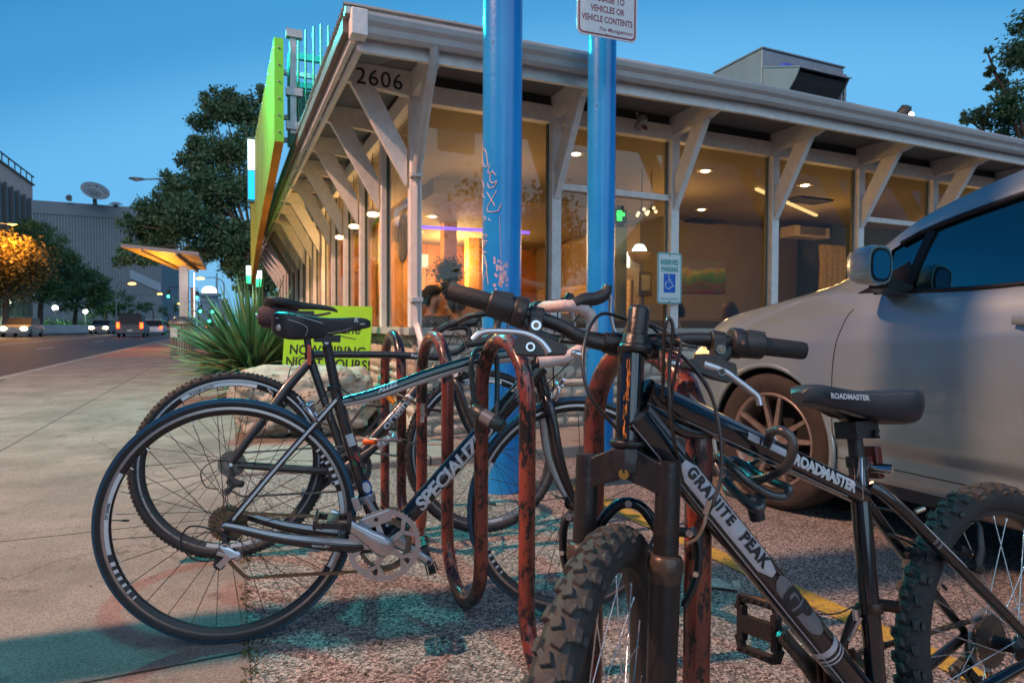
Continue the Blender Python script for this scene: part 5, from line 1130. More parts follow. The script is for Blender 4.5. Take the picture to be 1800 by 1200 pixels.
# gusset under the top tube at the head
mb.tube(spline([(.800,0,.800),(.74,0,.762),(.69,0,.752)],4),[.014,.012,.006],12,0)
for s in (-1,1):
    mb.tube(spline([(.345,s*.012,.640),(.30,s*.030,.598),(.10,s*.058,.400),(.01,s*.066,.312)],6),[.0095,.0105,.010,.008],14,0)
    mb.tube(spline([(.375,s*.022,.258),(.28,s*.040,.262),(.05,s*.062,.295),(.0,s*.066,.302)],5),[.012,.012,.009,.008],12,0)
mb.cyl((.20,-.045,.50),(.20,.045,.50),.007,10,0)
frm=obj('frame',mb,[gl],mbk)
mb=MB()
patch(mb,dtA,dtB,.0247,nearm,.095,.335,-42,34,0,ends=.018,n=12); 
patch(mb,dtA,dtB,.0247,nearm,.345,.470,-36,34,1,ends=.02,n=12)
patch(mb,dtA,dtB,.0247,nearm,.50,.512,-80,80,0); patch(mb,dtA,dtB,.0247,nearm,.518,.522,-80,80,0); patch(mb,dtA,dtB,.0247,nearm,.526,.529,-80,80,0)
patch(mb,dtA,dtB,.0247,nearm,.0,.60,-60,-55,0,n=2) ; patch(mb,dtA,dtB,.0247,nearm,.0,.09,20,60,1)
patch(mb,ttA,ttB,.0205,(0,1,.25),.03,.250,12,34,1,n=6,lift=.0012); patch(mb,ttA,ttB,.0205,nearm,.19,.275,-12,20,0,n=6,lift=.0008)
for k in range(3): patch(mb,ttA,ttB,.0205,nearm,.215+.008*k,.2185+.008*k,-14,24,2,n=6,lift=.0016)
patch(mb,ttA,ttB,.0205,nearm,.0,.44,-58,-52,0,n=2,lift=.0012)
for k in range(2): patch(mb,Vector((.30,.030,.598)),Vector((.10,.058,.400)),.0105,nearm,.085+.012*k,.090+.012*k,-50,50,1,lift=.0008)
patch(mb,Vector((.30,.030,.598)),Vector((.10,.058,.400)),.0105,nearm,.05,.17,18,48,0,lift=.0008,ends=.02)
obj('decal',mb,[mat('silver decal',(.55,.55,.60),.3,.3),mat('grey decal 2',(.20,.20,.22),.3,.3),blk],frm)
mb=MB()
text_tube(mb,'GRANITE',.0235,dtA,dtB,.0247,nearm,.108,0,lift=.0016,off=.0012,sp=1.22,shear=.2); text_tube(mb,'PEAK',.0255,dtA,dtB,.0247,nearm,.246,0,lift=.0016,off=.0014,sp=1.15,shear=.2); text_tube(mb,'GP',.044,dtA,dtB,.0247,nearm,.368,0,lift=.0016,off=.003,sp=1.2,shear=.2)
text_tube(mb,'ROADMASTER',.0235,ttA,ttB,.0203,nearm,.294,1,lift=.0016,off=.0014,sp=.98)
obj('lettering',mb,[blk,decw],frm)
mb=MB()   # scratches worn through to orange on the head tube
for k in range(46):
    s=.02+.11*rng.random(); l=rng.uniform(.003,.016)*(1 if k%3 else 2); t=rng.normal()*5+(-3 if s>.07 else 3)
    patch(mb,HTn,HBn,.0196,MBI.to_3x3()@Vector((-.42,-.9,0)) ,s,min(s+l,.138),t-.9,t+.9,0,lift=.0005,n=1)
obj('scratches',mb,mat('orange scratch',(.75,.25,.03),.4),frm)
# seat, post, clamp
mb=MB(); mb.cyl((.354,0,.672),(.3535,0,.690),.0185,18,1); mb.cyl((.3535,0,.675),(.352,0,.745),.0128,16,0); mb.b2(.315,.375,-.022,.022,.722,.752,0); mb.cyl((.33,-.03,.728),(.33,.03,.728),.008,10,0); mb.cyl((.33,.03,.728),(.33,.035,.728),.006,8,2)
mb.tube([(.368,.018,.690),(.376,.018,.66),(.374,.016,.62)],[.004,.006,.003],8,2,ry=.4)
obj('seatpost',mb,[blk,mat('post sleeve',(.015,.015,.018),.3),chrome],mbk,bev=.002)
s_=saddle(mbk,(.234,.804),(.484,.832),.084,.125,[mat('vinyl saddle',(.022,.028,.038),.42,0,.1,60,.06),steel],scoop=.006,fat=1)
mb=MB(); text_flat(mb,'ROADMASTER',.0125,Matrix(((-1,0,.0,.448),(0,0,1,.0262),(0,1,0,.800),(0,0,0,1))),0,off=.0005); 
for i,v in enumerate(mb.v):
    x=(.482-v[0])/.296; mb.v[i]=(v[0],.0365+.050*max(0,x-.10)**1.2,v[2]-.001-x*.03)
obj('saddle_lettering',mb,decw,s_)
mb=MB(); mb.b2(.300,.318,-.028,.012,.648,.705,0); mb.b2(.318,.335,-.006,.006,.675,.69,0)
mb.cyl((.318,.0,.668),(.305,.030,.664),.010,14,1); obj('rear_reflector',mb,[mat('dark red plastic',(.12,.02,.015),.25),chrome],mbk,bev=.003)
# clamp on the seat tube and front derailleur
mb=MB(); mb.lathe([(.0162,-.009),(.019,-.009),(.019,.009),(.0162,.009)],20,0,TR(.3645,0,.467-.03)@Matrix.Rotation(R_(-3),4,'Y')); mb.cyl((.345,.0,.437),(.330,.028,.437),.0105,12,0); mb.cyl((.330,.028,.437),(.3295,.031,.437),.0055,8,1)
mb.tube([(.372,-.012,.436),(.392,-.018,.415),(.41,-.03,.37)],[.011,.009,.007],8,0); mb.tube([(.392,-.0,.425),(.405,-.02,.385)],.004,6,1); mb.b2(.37,.45,-.042,-.036,.315,.36,0); mb.b2(.37,.45,-.055,-.049,.315,.36,0); mb.cyl((.41,.004,.425),(.41,.004,.44),.005,8,1)
obj('front_derailleur',mb,[mat('clamp brown black',(.06,.035,.025),.35,.4),chrome],mbk,bev=.002)
ca=crankset(mbk,bbm,.085,42,.062,50,.165,-.058,[steel,steel,steel],five=False)
platform_pedal(ca[0][0],ca[0][1],-1,R_(82),[worn,steel,mat('amber reflector',(.6,.25,.02),.3)],w=.09); platform_pedal(ca[1][0],ca[1][1],1,R_(10),[worn,steel,_M['amber reflector']],w=.09)
mb=MB(); chainpath((0,RM),bbm,.038,.085,(-.0395,-.045),mb,0,[(.05,.20),(.0,.19),(-.01,.23)]); obj('chain',mb,steel,mbk); derailleur(mbk,(-.002,-.062,.29),[blk,blk,steel])
# rear V brake on the seat stays
def vbrake(parent,M,wd=.06,h=.075,nm='brake'):
    mb=MB(); mb.M=M
    for s in (-1,1):
        mb.tube([(0,s*wd*.62,0),(.006,s*wd*.75,h*.45),(.004,s*wd*.62,h),(.0,s*wd*.5,h*1.12)],[.010,.008,.006,.005],8,0,ry=.7); mb.cyl((-.012,s*wd*.62,0),(.012,s*wd*.62,0),.009,10,0); mb.cyl((.012,s*wd*.62,0),(.015,s*wd*.62,0),.0055,8,1)
        mb.b2(-.03,.03,s*wd*.36-.006,s*wd*.36+.006,h*.26,h*.42,2); mb.cyl((0,s*wd*.36,h*.34),(0,s*wd*.8,h*.34),.004,8,1)
    mb.tube([(0,wd*.5,h*1.12),(0,-wd*.2,h*1.14),(0,-wd*.35,h*1.14)],.0035,8,1); mb.tube([(0,-wd*.2,h*1.14),(0,-wd*.5,h*1.12)],.0035,8,2)
    return obj(nm,mb,[blk,chrome,rub],parent,bev=.001)
vbrake(mbk,TR(.118,0,.470)@Matrix.Rotation(R_(-25),4,'Y'))
# steering assembly: axes fwd, left side, up along the steering axis
A3=Vector((.1848,.9479,.845)); X3=Vector((.0856,-.9714,.2216)); Z3=Vector((.1351,.2317,.9634)); Y3=Vector((.9871,.0526,-.1511)); X3=(Y3.cross(Z3)).normalized(); Y3=Z3.cross(X3).normalized()
SMw=Matrix(((X3.x,Y3.x,Z3.x,A3.x),(X3.y,Y3.y,Z3.y,A3.y),(X3.z,Y3.z,Z3.z,A3.z),(0,0,0,1))); SM=MBI@SMw
def sobj(name,mb,mats,par=None,**k):
    mb.v=[tuple(SM@Vector(p)) for p in mb.v]; return obj(name,mb,mats,par or mbk,**k)
zc=-.190; zax=-.564
SB=SM; A4=Vector((.1792,.9474,.8424)); X4=Vector((-.3852,-.9163,.1099)); Z4=Vector((.0493,.0985,.9939)); Y4=Z4.cross(X4).normalized(); X4=Y4.cross(Z4).normalized()
SF=MBI@Matrix(((X4.x,Y4.x,Z4.x,A4.x),(X4.y,Y4.y,Z4.y,A4.y),(X4.z,Y4.z,Z4.z,A4.z),(0,0,0,1))); SM=SF
mb=MB(); frk=mat('worn fork black',(.013,.013,.014),.32,0,.3,25,.12,col2=(.032,.024,.021),thr=.64,soft=.12)
mb.lathe([(.0195,-.139),(.027,-.141),(.0275,-.146),(.025,-.150),(.020,-.152)],28,0); mb.lathe([(.0205,-.151),(.0215,-.153),(.0205,-.156)],24,2)
mb.tube([(0,0,-.148),(0,0,-.160),(0,0,-.186)],[.0215,.026,.023],8,0)
for s in (-1,1):
    mb.bar((0,s*.000,-.170),(0,s*.056,-.194),.034,.046,0,upv=(0,0,1),w2=.030,h2=.040)
    mb.cyl((0,s*.060,-.166),(0,s*.060,-.302),.0178,26,0); mb.lathe([(.0001,-.1655),(.016,-.1655),(.0178,-.168)],26,0,TR(0,s*.060,0))
    mb.lathe([(.018,-.296),(.0225,-.298),(.0255,-.306),(.0255,-.318),(.023,-.326),(.0225,-.334)],28,3,TR(0,s*.060,0))
    mb.tube([(0,s*.060,-.33),(0,s*.060,-.40),(0,s*.060,-.54),(0,s*.060,-.575)],[.0222,.0215,.0205,.016],26,0); mb.bar((0,s*.060,-.55),(0,s*.060,zax-.012),.012,.030,0,upv=(0,1,0))
mb.cyl((.004,0,-.186),(.022,0,-.188),.0075,12,1)
fk=sobj('fork',mb,[frk,mat('ochre bolt',(.22,.16,.04),.4,.3),mat('bronze ring',(.22,.12,.06),.35,.6),mat('bronze seal',(.075,.055,.045),.35,.4)],bev=.0015)
mb=MB(); mb.tube(spline([(-.02,-.060,-.345),(-.028,-.050,-.285),(-.032,-.024,-.246),(-.032,0,-.236),(-.032,.024,-.246),(-.028,.050,-.285),(-.02,.060,-.345)],6),.0085,14,0); mb.cyl((-.022,0,-.236),(-.019,0,-.236),.0055,10,1)
sobj('fork_brace',mb,[mat('gloss blue black',(.010,.011,.016),.18,0,coat=.8),chrome],fk)
mb=MB(); text_tube(mb,'SUSPENSION',.012,Vector((0,.060,-.55)),Vector((0,.060,-.35)),.0220,(.45,.89,0),.01,0,off=.0003); sobj('fork_lettering',mb,decw,fk)
wheel(mbk,SM@TR(.058,-.008,zax)@Matrix.Rotation(R_(-1.5),4,'Z'),RM,.027,'mtb',rot=.14,nsp=28)
# V brake on the fork, rubber strap
for s in (1,-1):
    mb=MB(); mb.cyl((-.028,s*.072,-.268),(-.028,s*.094,-.268),.007,10,0); mb.tube(spline([(-.028,s*.090,-.262),(-.03,s*.102,-.285),(-.03,s*.100,-.330),(-.03,s*.084,-.372)],5),[.011,.010,.009,.009],10,0,ry=.6)
    mb.cyl((-.018,s*.090,-.266),(-.014,s*.090,-.266),.0055,8,1); mb.cyl((-.02,s*.100,-.322),(-.016,s*.100,-.322),.004,8,1); sobj('brake_arm',mb,[blk,chrome],bev=.0008)
# stem (quill) and handlebar; the bar runs behind the quill
SM=SB
BX=-.040
mb=MB(); mb.tube([(0,0,-.004),(0,0,.050),(0,0,.056),(0,0,.059)],[.0165,.0165,.0145,.008],22,0); mb.lathe([(.020,-.018),(.0255,-.016),(.027,-.008),(.0235,-.004),(.0235,.002),(.021,.006),(.021,.011),(.017,.012)],28,0)
mb.bar((0,0,.018),(BX,0,.006),.030,.030,0,upv=(0,0,1)); mb.cyl((BX,-.030,.004),(BX,.030,.004),.019,20,0); mb.cyl((BX,-.040,.004),(BX,-.030,.004),.0165,18,0); mb.cyl((BX,.030,.004),(BX,.044,.006),.0165,18,0)
sobj('stem',mb,worn,bev=.002)
def kk(y): return y*1.035
LB=[(-.283,.042),(-.218,.034),(-.170,.026),(-.130,.020),(-.104,.014),(-.080,.004),(-.052,-.002),(0,-.002),(.05,.014),(.075,.022),(.109,.029),(.149,.031),(.205,.034),(.273,.037)]
mb=MB(); mb.tube(spline([(BX,y*1.03,z+.004) for y,z in LB],5),.0112,18,0); 
bar=sobj('handlebar',mb,mat('bar black worn',(.020,.019,.019),.36,0,.3,30,.06,col2=(.12,.06,.035),thr=.66,soft=.08))
def barpt(y):
    ys=[q[0]*1.03 for q in LB]; zs=[q[1]+.004 for q in LB]; return Vector((BX,y,float(np.interp(y,ys,zs))))
for s,ya,yb,yc,yd in ((-1,-.291,-.226,-.166,-.150),(1,.281,.214,.160,.138)):
    mb=MB(); a,b=barpt(ya),barpt(yb); mb.tube([a,a.lerp(b,.03),b],[.0125,.0142,.0150],22,0); mb.cyl(a,a+(a-b).normalized()*.0015,.0135,22,0)
    for k in range(6):
        sp0=a.lerp(b,rng.uniform(.1,.9)); sobj_=None
    sobj('grip',mb,mat('grip rubber',(.020,.020,.021),.6,0,.3,120,.3,col2=(.10,.09,.09),thr=.73,soft=.03),bar)
    mb=MB(); c,d=barpt(yb),barpt(yc); dd=(d-c).normalized()
    mb.tube([c,c.lerp(d,.05),c.lerp(d,.60),c.lerp(d,.66)],[.0185,.0215,.0225,.021],18,0); mb.tube([c.lerp(d,.66),c.lerp(d,.70),c.lerp(d,.97),d],[.023,.0245,.0245,.022],26,0)
    mb.box(c.lerp(d,.35)+Vector((.004,0,.008)),(.032,abs(yb-yc)*.5,.022),0)
    mb.cyl(c.lerp(d,.80)+Vector((.0235,0,-.004)),c.lerp(d,.80)+Vector((.0255,0,-.004)),.0035,8,1)
    mb.tube([d+Vector((.0,0,-.012)),d+Vector((.004,-s*.012,-.030)),d+Vector((.004,-s*.055,-.034))],[.012,.010,.006],10,0)
    sobj('twist_shifter',mb,[blk,mat('brown screw hole',(.14,.06,.03),.4)],bar,bev=.002)
    mb=MB(); e=barpt(yd); 
    mb.lathe([(.0125,-.011),(.0165,-.011),(.0165,.011),(.0125,.011)],22,0,TR(*e)@Matrix.Rotation(PI/2,4,'X'))
    mb.box(e+Vector((.010,0,-.018)),(.020,.020,.030),0); mb.cyl(e+Vector((.019,0,-.018)),e+Vector((.023,0,-.018)),.0078,14,1); mb.cyl(e+Vector((.023,0,-.018)),e+Vector((.0245,0,-.018)),.0045,6,2)
    # lever body wedge
    q=[(yd-s*-.024,-.032),(yd+s*-.018-.0,-.034),(yd-s*.056,-.044),(yd-s*.056,-.054),(yd+s*.010,-.062),(yd+s*.028,-.046)]
    z0=e.z
    P=[(yd+s*.026,z0-.036),(yd-s*.010,z0-.030),(yd-s*.052,z0-.042),(yd-s*.052,z0-.053),(yd-s*.004,z0-.063),(yd+s*.022,z0-.065),(yd+s*.030,z0-.050)]
    Mp=Matrix(((0,0,1,0),(1,0,0,0),(0,1,0,0),(0,0,0,1))); mb.prism(P,BX+.002,BX+.020,Mp,0)
    mb.cyl(Vector((BX+.020,yd+s*.004,z0-.052)),Vector((BX+.022,yd+s*.004,z0-.052)),.007,14,1); mb.cyl(Vector((BX+.022,yd+s*.004,z0-.052)),Vector((BX+.0225,yd+s*.004,z0-.052)),.0045,12,0)
    mb.cyl(Vector((BX+.011,yd-s*.060,z0-.049)),Vector((BX+.011,yd-s*.078,z0-.050)),.0048,12,1); mb.cyl(Vector((BX+.011,yd-s*.064,z0-.049)),Vector((BX+.011,yd-s*.070,z0-.0495)),.0060,12,1)
    lv=sobj('brake_lever',mb,[blk,chrome,gold],bar,bev=.0012)
    mb=MB()
    if s<0: pl=[(yd+.026,z0-.056),(yd+.010,z0-.040),(yd-.016,z0-.032),(yd-.050,z0-.034),(yd-.078,z0-.040),(yd-.092,z0-.054)]
    else: pl=[(yd-.024,z0-.044),(yd+.010,z0-.050),(yd+.030,z0-.060),(yd+.055,z0-.074),(yd+.066,z0-.082),(yd+.070,z0-.094)]
    mb.tube(spline([(BX+.016,y,z) for y,z in pl],5),[.0075,.0062,.0055,.0052,.0050,.0046],12,0,ry=1.0); sobj('lever_blade',mb,alu,lv)
# cables (picture-plane loops at their real distance)
chm=mat('cable housing',(.018,.017,.017),.28,coat=.4)
def cab(pts,r=.0026,m=0): q=MB(); q.tube(spline([MBI@at(x,y,Y) for x,y,Y in pts],7),r,8,0); obj('cable',q,chm,mbk)
cab([(1102,562,.99),(1060,551,.97),(1036,577,.94),(1024,633,.91),(1034,690,.89),(1056,722,.90),(1083,752,.92),(1110,785,.93),(1190,850,.95)],.0027)
cab([(1130,566,.99),(1150,578,.97),(1185,612,.95),(1225,655,.92),(1252,700,.90),(1266,765,.88),(1268,830,.87),(1255,880,.86),(1242,905,.86)],.0026)
cab([(1165,700,.93),(1166,640,.92),(1168,580,.91),(1176,559,.91),(1183,580,.91),(1177,640,.91),(1178,720,.90),(1188,790,.91),(1196,812,.93)],.0028)
cab([(1140,590,.96),(1170,588,.93),(1190,592,.91),(1197,604,.90),(1188,650,.90),(1180,700,.91),(1185,730,.93),(1220,748,.97)],.0027)
cab([(968,572,1.02),(1040,585,1.00),(1085,592,.99),(1130,600,.985),(1150,600,.985)],.0026)
cab([(985,600,1.01),(1040,606,1.0),(1090,613,.99),(1110,612,1.0)],.0026)
cab([(1198,627,.93),(1180,618,.95),(1150,606,.97),(1128,598,.98)],.0026); cab([(1224,610,.93),(1205,606,.95),(1180,590,.97),(1150,572,.98),(1130,566,.985)],.0026)
cab([(1150,612,.97),(1185,618,.93),(1215,640,.91),(1245,680,.90),(1262,730,.89)],.0022)
cab([(1220,748,.98),(1290,785,1.03),(1400,835,1.08),(1500,882,1.12),(1560,895,1.14),(1605,900,1.15)],.0024)
cab([(1108,620,.95),(1090,700,.94),(1104,760,.95),(1150,800,.95),(1230,900,.95),(1330,1010,.97)],.0010)
cab([(1560,938,1.13),(1590,948,1.14),(1620,965,1.17)],.003); cab([(1430,1078,1.02),(1470,1078,1.04),(1500,1065,1.06)],.0012)
mb=MB(); mb.tube(spline([MBI@at(*q) for q in [(1242,903,.86),(1236,925,.86),(1225,945,.87),(1208,955,.88)]],7),.0024,8,0); mb.cyl(MBI@at(1247,882,.86),MBI@at(1240,903,.86),.0040,12,0); mb.cyl(MBI@at(1610,899,1.15),MBI@at(1625,893,1.15),.0045,10,0); obj('noodle',mb,mat('brushed brass steel',(.55,.45,.35),.3,.9),mbk)
# coiled lock cable round the top tube and rack
mb=MB()
L=[(1352,760,.985),(1372,756,.96),(1391,770,.95),(1393,795,.95),(1378,822,.965),(1345,840,1.0),(1305,842,1.06),(1275,822,1.10),(1290,808,1.12),(1330,830,1.08),(1368,850,1.02),(1386,858,1.0),(1380,872,1.0),(1350,868,1.0),(1310,842,1.0),(1280,815,1.02),(1262,800,1.06),(1258,812,1.08),(1280,850,1.04),(1315,885,1.0),(1334,893,.99),(1338,880,1.0),(1325,845,1.04),(1300,825,1.1),(1285,838,1.12),(1278,862,1.10),(1300,870,1.06),(1328,880,1.05)]
mb.tube(spline([at(*p) for p in L],7),.0072,12,0); mb.tube([at(1325,884,1.05),at(1332,912,1.05)],.013,12,1); mb.tube(spline([at(1355,760,.985),at(1345,790,1.02),at(1330,812,1.10),at(1300,822,1.12)],5),.0072,10,0)
tag(obj('coil_lock',mb,[mat('smoke cable sleeve',(.035,.04,.042),.30,0,.3,30,coat=.5),blk]),'thick coiled dark cable lock looped over the mountain bicycle top tube','cable lock')
# ================================================================ PARKED CAR (x forward = along, y = left side)
ZG=-.076; carM=Matrix.Translation(W(3.49,2.47,ZG))@Matrix.Rotation(TH+PI/2,4,'Z')   # origin at front axle, on the ground
def carpaint():
    m=bpy.data.materials.new('silver metallic paint'); m.use_nodes=True; t=m.node_tree; b=t.nodes['Principled BSDF']
    b.inputs['Base Color'].default_value=(.37,.47,.48,1); b.inputs['Metallic'].default_value=.72; b.inputs['Roughness'].default_value=.30; b.inputs['Coat Weight'].default_value=1; b.inputs['Coat Roughness'].default_value=.04
    cc=N(t,'ShaderNodeTexCoord'); n=N(t,'ShaderNodeTexNoise'); n.inputs['Scale'].default_value=2; n.inputs['Detail'].default_value=8; t.links.new(cc.outputs['Object'],n.inputs['Vector'])
    mr=N(t,'ShaderNodeMapRange'); mr.inputs['To Min'].default_value=.24; mr.inputs['To Max'].default_value=.42; t.links.new(n.outputs['Fac'],mr.inputs['Value']); t.links.new(mr.outputs[0],b.inputs['Roughness']); return m
car=thing('parked_car','silver crossover parked nose-in beside the building, seen from its left front door','car',M=carM)
# half cross-sections: list of (y,z) from sill up over to the centreline at each station x
def sec(yb,zb,ym,zm,ys,zs,yr=None,zr=None,yc=0,zcn=None):
    return None
ST=[ # x, sill z, lower y, max y, shoulder z, shoulder y, top: list of (y,z)
 (.93,.30,.55,.62,.60,.56,[(.50,.66),(.30,.70),(0,.72)]),
 (.84,.26,.72,.78,.66,.74,[(.66,.74),(.40,.82),(0,.85)]),
 (.70,.24,.82,.87,.76,.83,[(.74,.88),(.45,.955),(0,.98)]),
 (.45,.22,.87,.92,.88,.88,[(.80,.99),(.50,1.055),(0,1.075)]),
 (.15,.22,.88,.935,.93,.90,[(.83,1.05),(.52,1.11),(0,1.13)]),
 (-.20,.22,.89,.94,.97,.905,[(.85,1.10),(.60,1.18),(0,1.215)]),
 (-.45,.22,.89,.94,.99,.91,[(.865,1.10),(.81,1.24),(0,1.36)]),
 (-.70,.22,.89,.94,1.00,.91,[(.87,1.10),(.785,1.415),(0,1.54)]),
 (-1.00,.22,.89,.94,1.02,.91,[(.87,1.10),(.75,1.53),(0,1.64)]),
 (-1.35,.22,.89,.94,1.04,.915,[(.87,1.12),(.71,1.61),(0,1.69)]),
 (-1.9,.22,.89,.94,1.06,.915,[(.87,1.13),(.64,1.62),(0,1.68)]),
 (-2.7,.22,.89,.94,1.09,.91,[(.86,1.16),(.62,1.60),(0,1.67)]),
 (-3.2,.26,.87,.92,1.10,.89,[(.84,1.18),(.60,1.50),(0,1.58)]),
 (-3.55,.34,.80,.86,1.05,.83,[(.78,1.12),(.56,1.25),(0,1.30)]),
 (-3.68,.42,.70,.76,.98,.72,[(.66,1.02),(.50,1.05),(0,1.07)])]
def cr1(vals,t):
    i=min(int(t),len(vals)-2); u=t-i; a,b,c,d=vals[max(i-1,0)],vals[i],vals[i+1],vals[min(i+2,len(vals)-1)]
    return .5*((2*b)+(c-a)*u+(2*a-5*b+4*c-d)*u*u+(3*b-a-3*c+d)*u**3)
flatST=[[s[0],s[1],s[2],s[3],s[4],s[5]]+[q for p in s[6] for q in p] for s in ST]
arr=np.array(flatST); XS=arr[:,0]
def station(x):
    t=float(np.interp(-x,-XS,np.arange(len(XS)))); i=min(int(t),len(XS)-2); return [cr1(list(arr[:,k]),t) for k in range(arr.shape[1])]
def halfsec(x):
    _,zb,yl,ym,zs,ys,y1,z1,y2,z2,y3,z3=station(x)
    P=[(yl-.06,zb-.01),(yl,zb+.01),(yl+.02,zb+.07),(ym-.028,zb+.145),(ym-.030,zb+.18),(ym-.004,zb+.235),(ym,zb+.32),(ym,(zb+zs)/2+.10),(ym-.006,zs-.10),(ys+.006,zs-.02),(ys-.004,zs+.012)]
    P.append((y1+.006,z1-.01)); P.append((y1-.008,z1+.006))
    for k in (.25,.5,.75): P.append((y1+(y2-y1)*k+.012*math.sin(PI*k),z1+(z2-z1)*k+.006*math.sin(PI*k)))
    P.append((y2,z2)); 
    for k in (.3,.65,1): P.append((y2+(y3-y2)*k,z2+(z3-z2)*math.sin(PI/2*k)))
    return P
xs=list(np.arange(.93,-3.68,-.045)); NP=len(halfsec(0)); AR=.395; WX=[0,-2.74]
def inarch(x,z): 
    for wx in WX:
        if (x-wx)**2+(z-.355)**2<AR**2: return True
    return False
grid=[halfsec(x) for x in xs]
# denser lower rows near the arches by inserting rows: resample each half section to fixed count
def resamp(P,n):
    L=[0]
    for i in range(1,len(P)): L.append(L[-1]+math.hypot(P[i][0]-P[i-1][0],P[i][1]-P[i-1][1]))
    s=np.linspace(0,L[-1],n); return list(zip(np.interp(s,L,[p[0] for p in P]),np.interp(s,L,[p[1] for p in P])))
mb=MB(); NR=64; G=[]
for x,P in zip(xs,grid):
    lo=resamp(P[:11],NR); hi=P[11:]; G.append(lo+hi)
NC=len(G[0]); winrow0=NR; 
def emit(side):
    base=len(mb.v); pts=[]
    for i,x in enumerate(xs):
        for y,z in G[i]:
            xx=x
            # snap near-arch vertices on to the arch circle so that its edge is round
            if y>.7:
                for wx in WX:
                    d=math.hypot(x-wx,z-.355)
                    if abs(d-AR)<.030 and z>.2: xx=wx+(x-wx)*AR/d; z=.355+(z-.355)*AR/d
            pts.append((xx,side*y,z))
    fs=[];
    for i in range(len(xs)-1):
        for j in range(NC-1):
            a,b,c,d=i*NC+j,i*NC+j+1,(i+1)*NC+j+1,(i+1)*NC+j
            cx_=sum(pts[q][0] for q in (a,b,c,d))/4; cz=sum(pts[q][2] for q in (a,b,c,d))/4
            if j<NR and inarch(cx_,cz) : continue
            if j>=NR+1 and j<NR+4 and window(cx_,cz): continue
            fs.append((a,b,c,d) if side<0 else (d,c,b,a))
    mb.add(pts,fs,0,True)
def window(x,z):
    # side glass opening
    if z<1.105 if x<-1.3 else z<1.085+(x+1.3)*0: return False
    return (-3.0<x<-.60)
def windshield(x,y,z): return False
emit(1); emit(-1)
# front and rear caps
for q in (0,-1):
    r=[(xs[q],y,z) for y,z in G[q]]+[(xs[q],-y,z) for y,z in reversed(G[q][:-1])]; mb.add(r,[tuple(range(len(r)))],0)
body=obj('body',mb,[carpaint()],car)
wn=body.modifiers.new('w','WELD'); wn.merge_threshold=.0008
# arch lips and wells
for s in (1,-1):
    for wx in WX:
        mb=MB(); mb.tube([(wx+AR*math.cos(t),s*.925,.355+AR*math.sin(t)) for t in np.linspace(R_(-22),R_(202),40)],.016,8,0)
        vs=[];n=30
        for t in np.linspace(R_(-25),R_(205),n): 
            for yy in (.93,.55): vs.append((wx+(AR+.004)*math.cos(t),s*yy,.355+(AR+.004)*math.sin(t)))
        mb.add(vs,[(2*i,2*i+1,2*i+3,2*i+2) for i in range(n-1)],1,True)
        mb.add([(wx+(AR+.01)*math.cos(t),s*.55,.355+(AR+.01)*math.sin(t)) for t in np.linspace(0,2*PI,24)[:-1]],[tuple(range(23))],1)
        obj('wheel_arch',mb,[carpaint(),mat('wheel well black',(.010,.010,.010),.9)],body); mb=MB()
mb=MB(); mb.b2(-3.4,.75,-.80,.80,.20,.30,0); mb.b2(-3.4,.6,-.75,.75,.301,.8,0) if False else None; obj('underbody',mb,_M['wheel well black'],car)
# glass: side panes and windshield as inset surfaces
cgl=glassmat('car glass',(.62,.90,.90),.30,rc=(.55,1,1)); mb=MB(); rows=[]  # cyan tint and gloss colour imitate the neon's teal reflection
for x in np.arange(-.60,-3.05,-.06):
    P=halfsec(x)[12:16]; rows.append([(x,p[0]-.012,p[1]) for p in P])
vs=[p for r in rows for p in r]; K=4; fs=[(i*K+j,i*K+j+1,(i+1)*K+j+1,(i+1)*K+j) for i in range(len(rows)-1) for j in range(K-1)]
mb.add(vs,fs,0,True); mb.add([(x,-y,z) for x,y,z in vs],fs,0,True); obj('side_window',mb,cgl,car)
# black window surround, pillar and mirror sail
mb=MB(); 
def sidept(x,k,o=.004):
    P=halfsec(x)[11:17]; i=min(int(k),4); u=k-i; return Vector((x,P[i][0]*(1-u)+P[i+1][0]*u+o,P[i][1]*(1-u)+P[i+1][1]*u))
mb.tube([sidept(x,.75,.006) for x in np.arange(-.55,-3.0,-.1)],.0085,8,0)
mb.tube([sidept(x,4.02,.002) for x in np.arange(-.64,-3.0,-.08)],.012,8,0)
mb.add([sidept(-.46,.8),sidept(-.70,.8),sidept(-.70,2.6),sidept(-.62,2.3),sidept(-.55,1.7)],[tuple(range(5))],0)
mb.bar(sidept(-.69,.8,.006),sidept(-.76,3.9,.0),.030,.012,0,upv=(0,1,0)); mb.bar(sidept(-1.98,.8,.004),sidept(-1.98,4.0,.004),.09,.012,0,upv=(0,1,0))
obj('window_surround',mb,mat('window rubber black',(.010,.010,.012),.35),car)
# windshield pane and roof darker line
mb=MB(); 
ring=[]
for x in (-.50,-.60,-.72,-.85,-1.0,-1.15,-1.28):
    st=station(x); y2,z2,z3=st[8],st[9],st[11]; ring.append([(x,y2*.93*k,z2+(z3-z2)*math.sin(PI/2*(1-abs(k)))+.006) for k in np.linspace(-1,1,13)])
vs=[p for r in ring for p in r]; mb.add(vs,[(i*13+j,i*13+j+1,(i+1)*13+j+1,(i+1)*13+j) for i in range(6) for j in range(12)],0,True); obj('windshield',mb,mat('dark windshield',(.012,.018,.022),.05,coat=1),car)
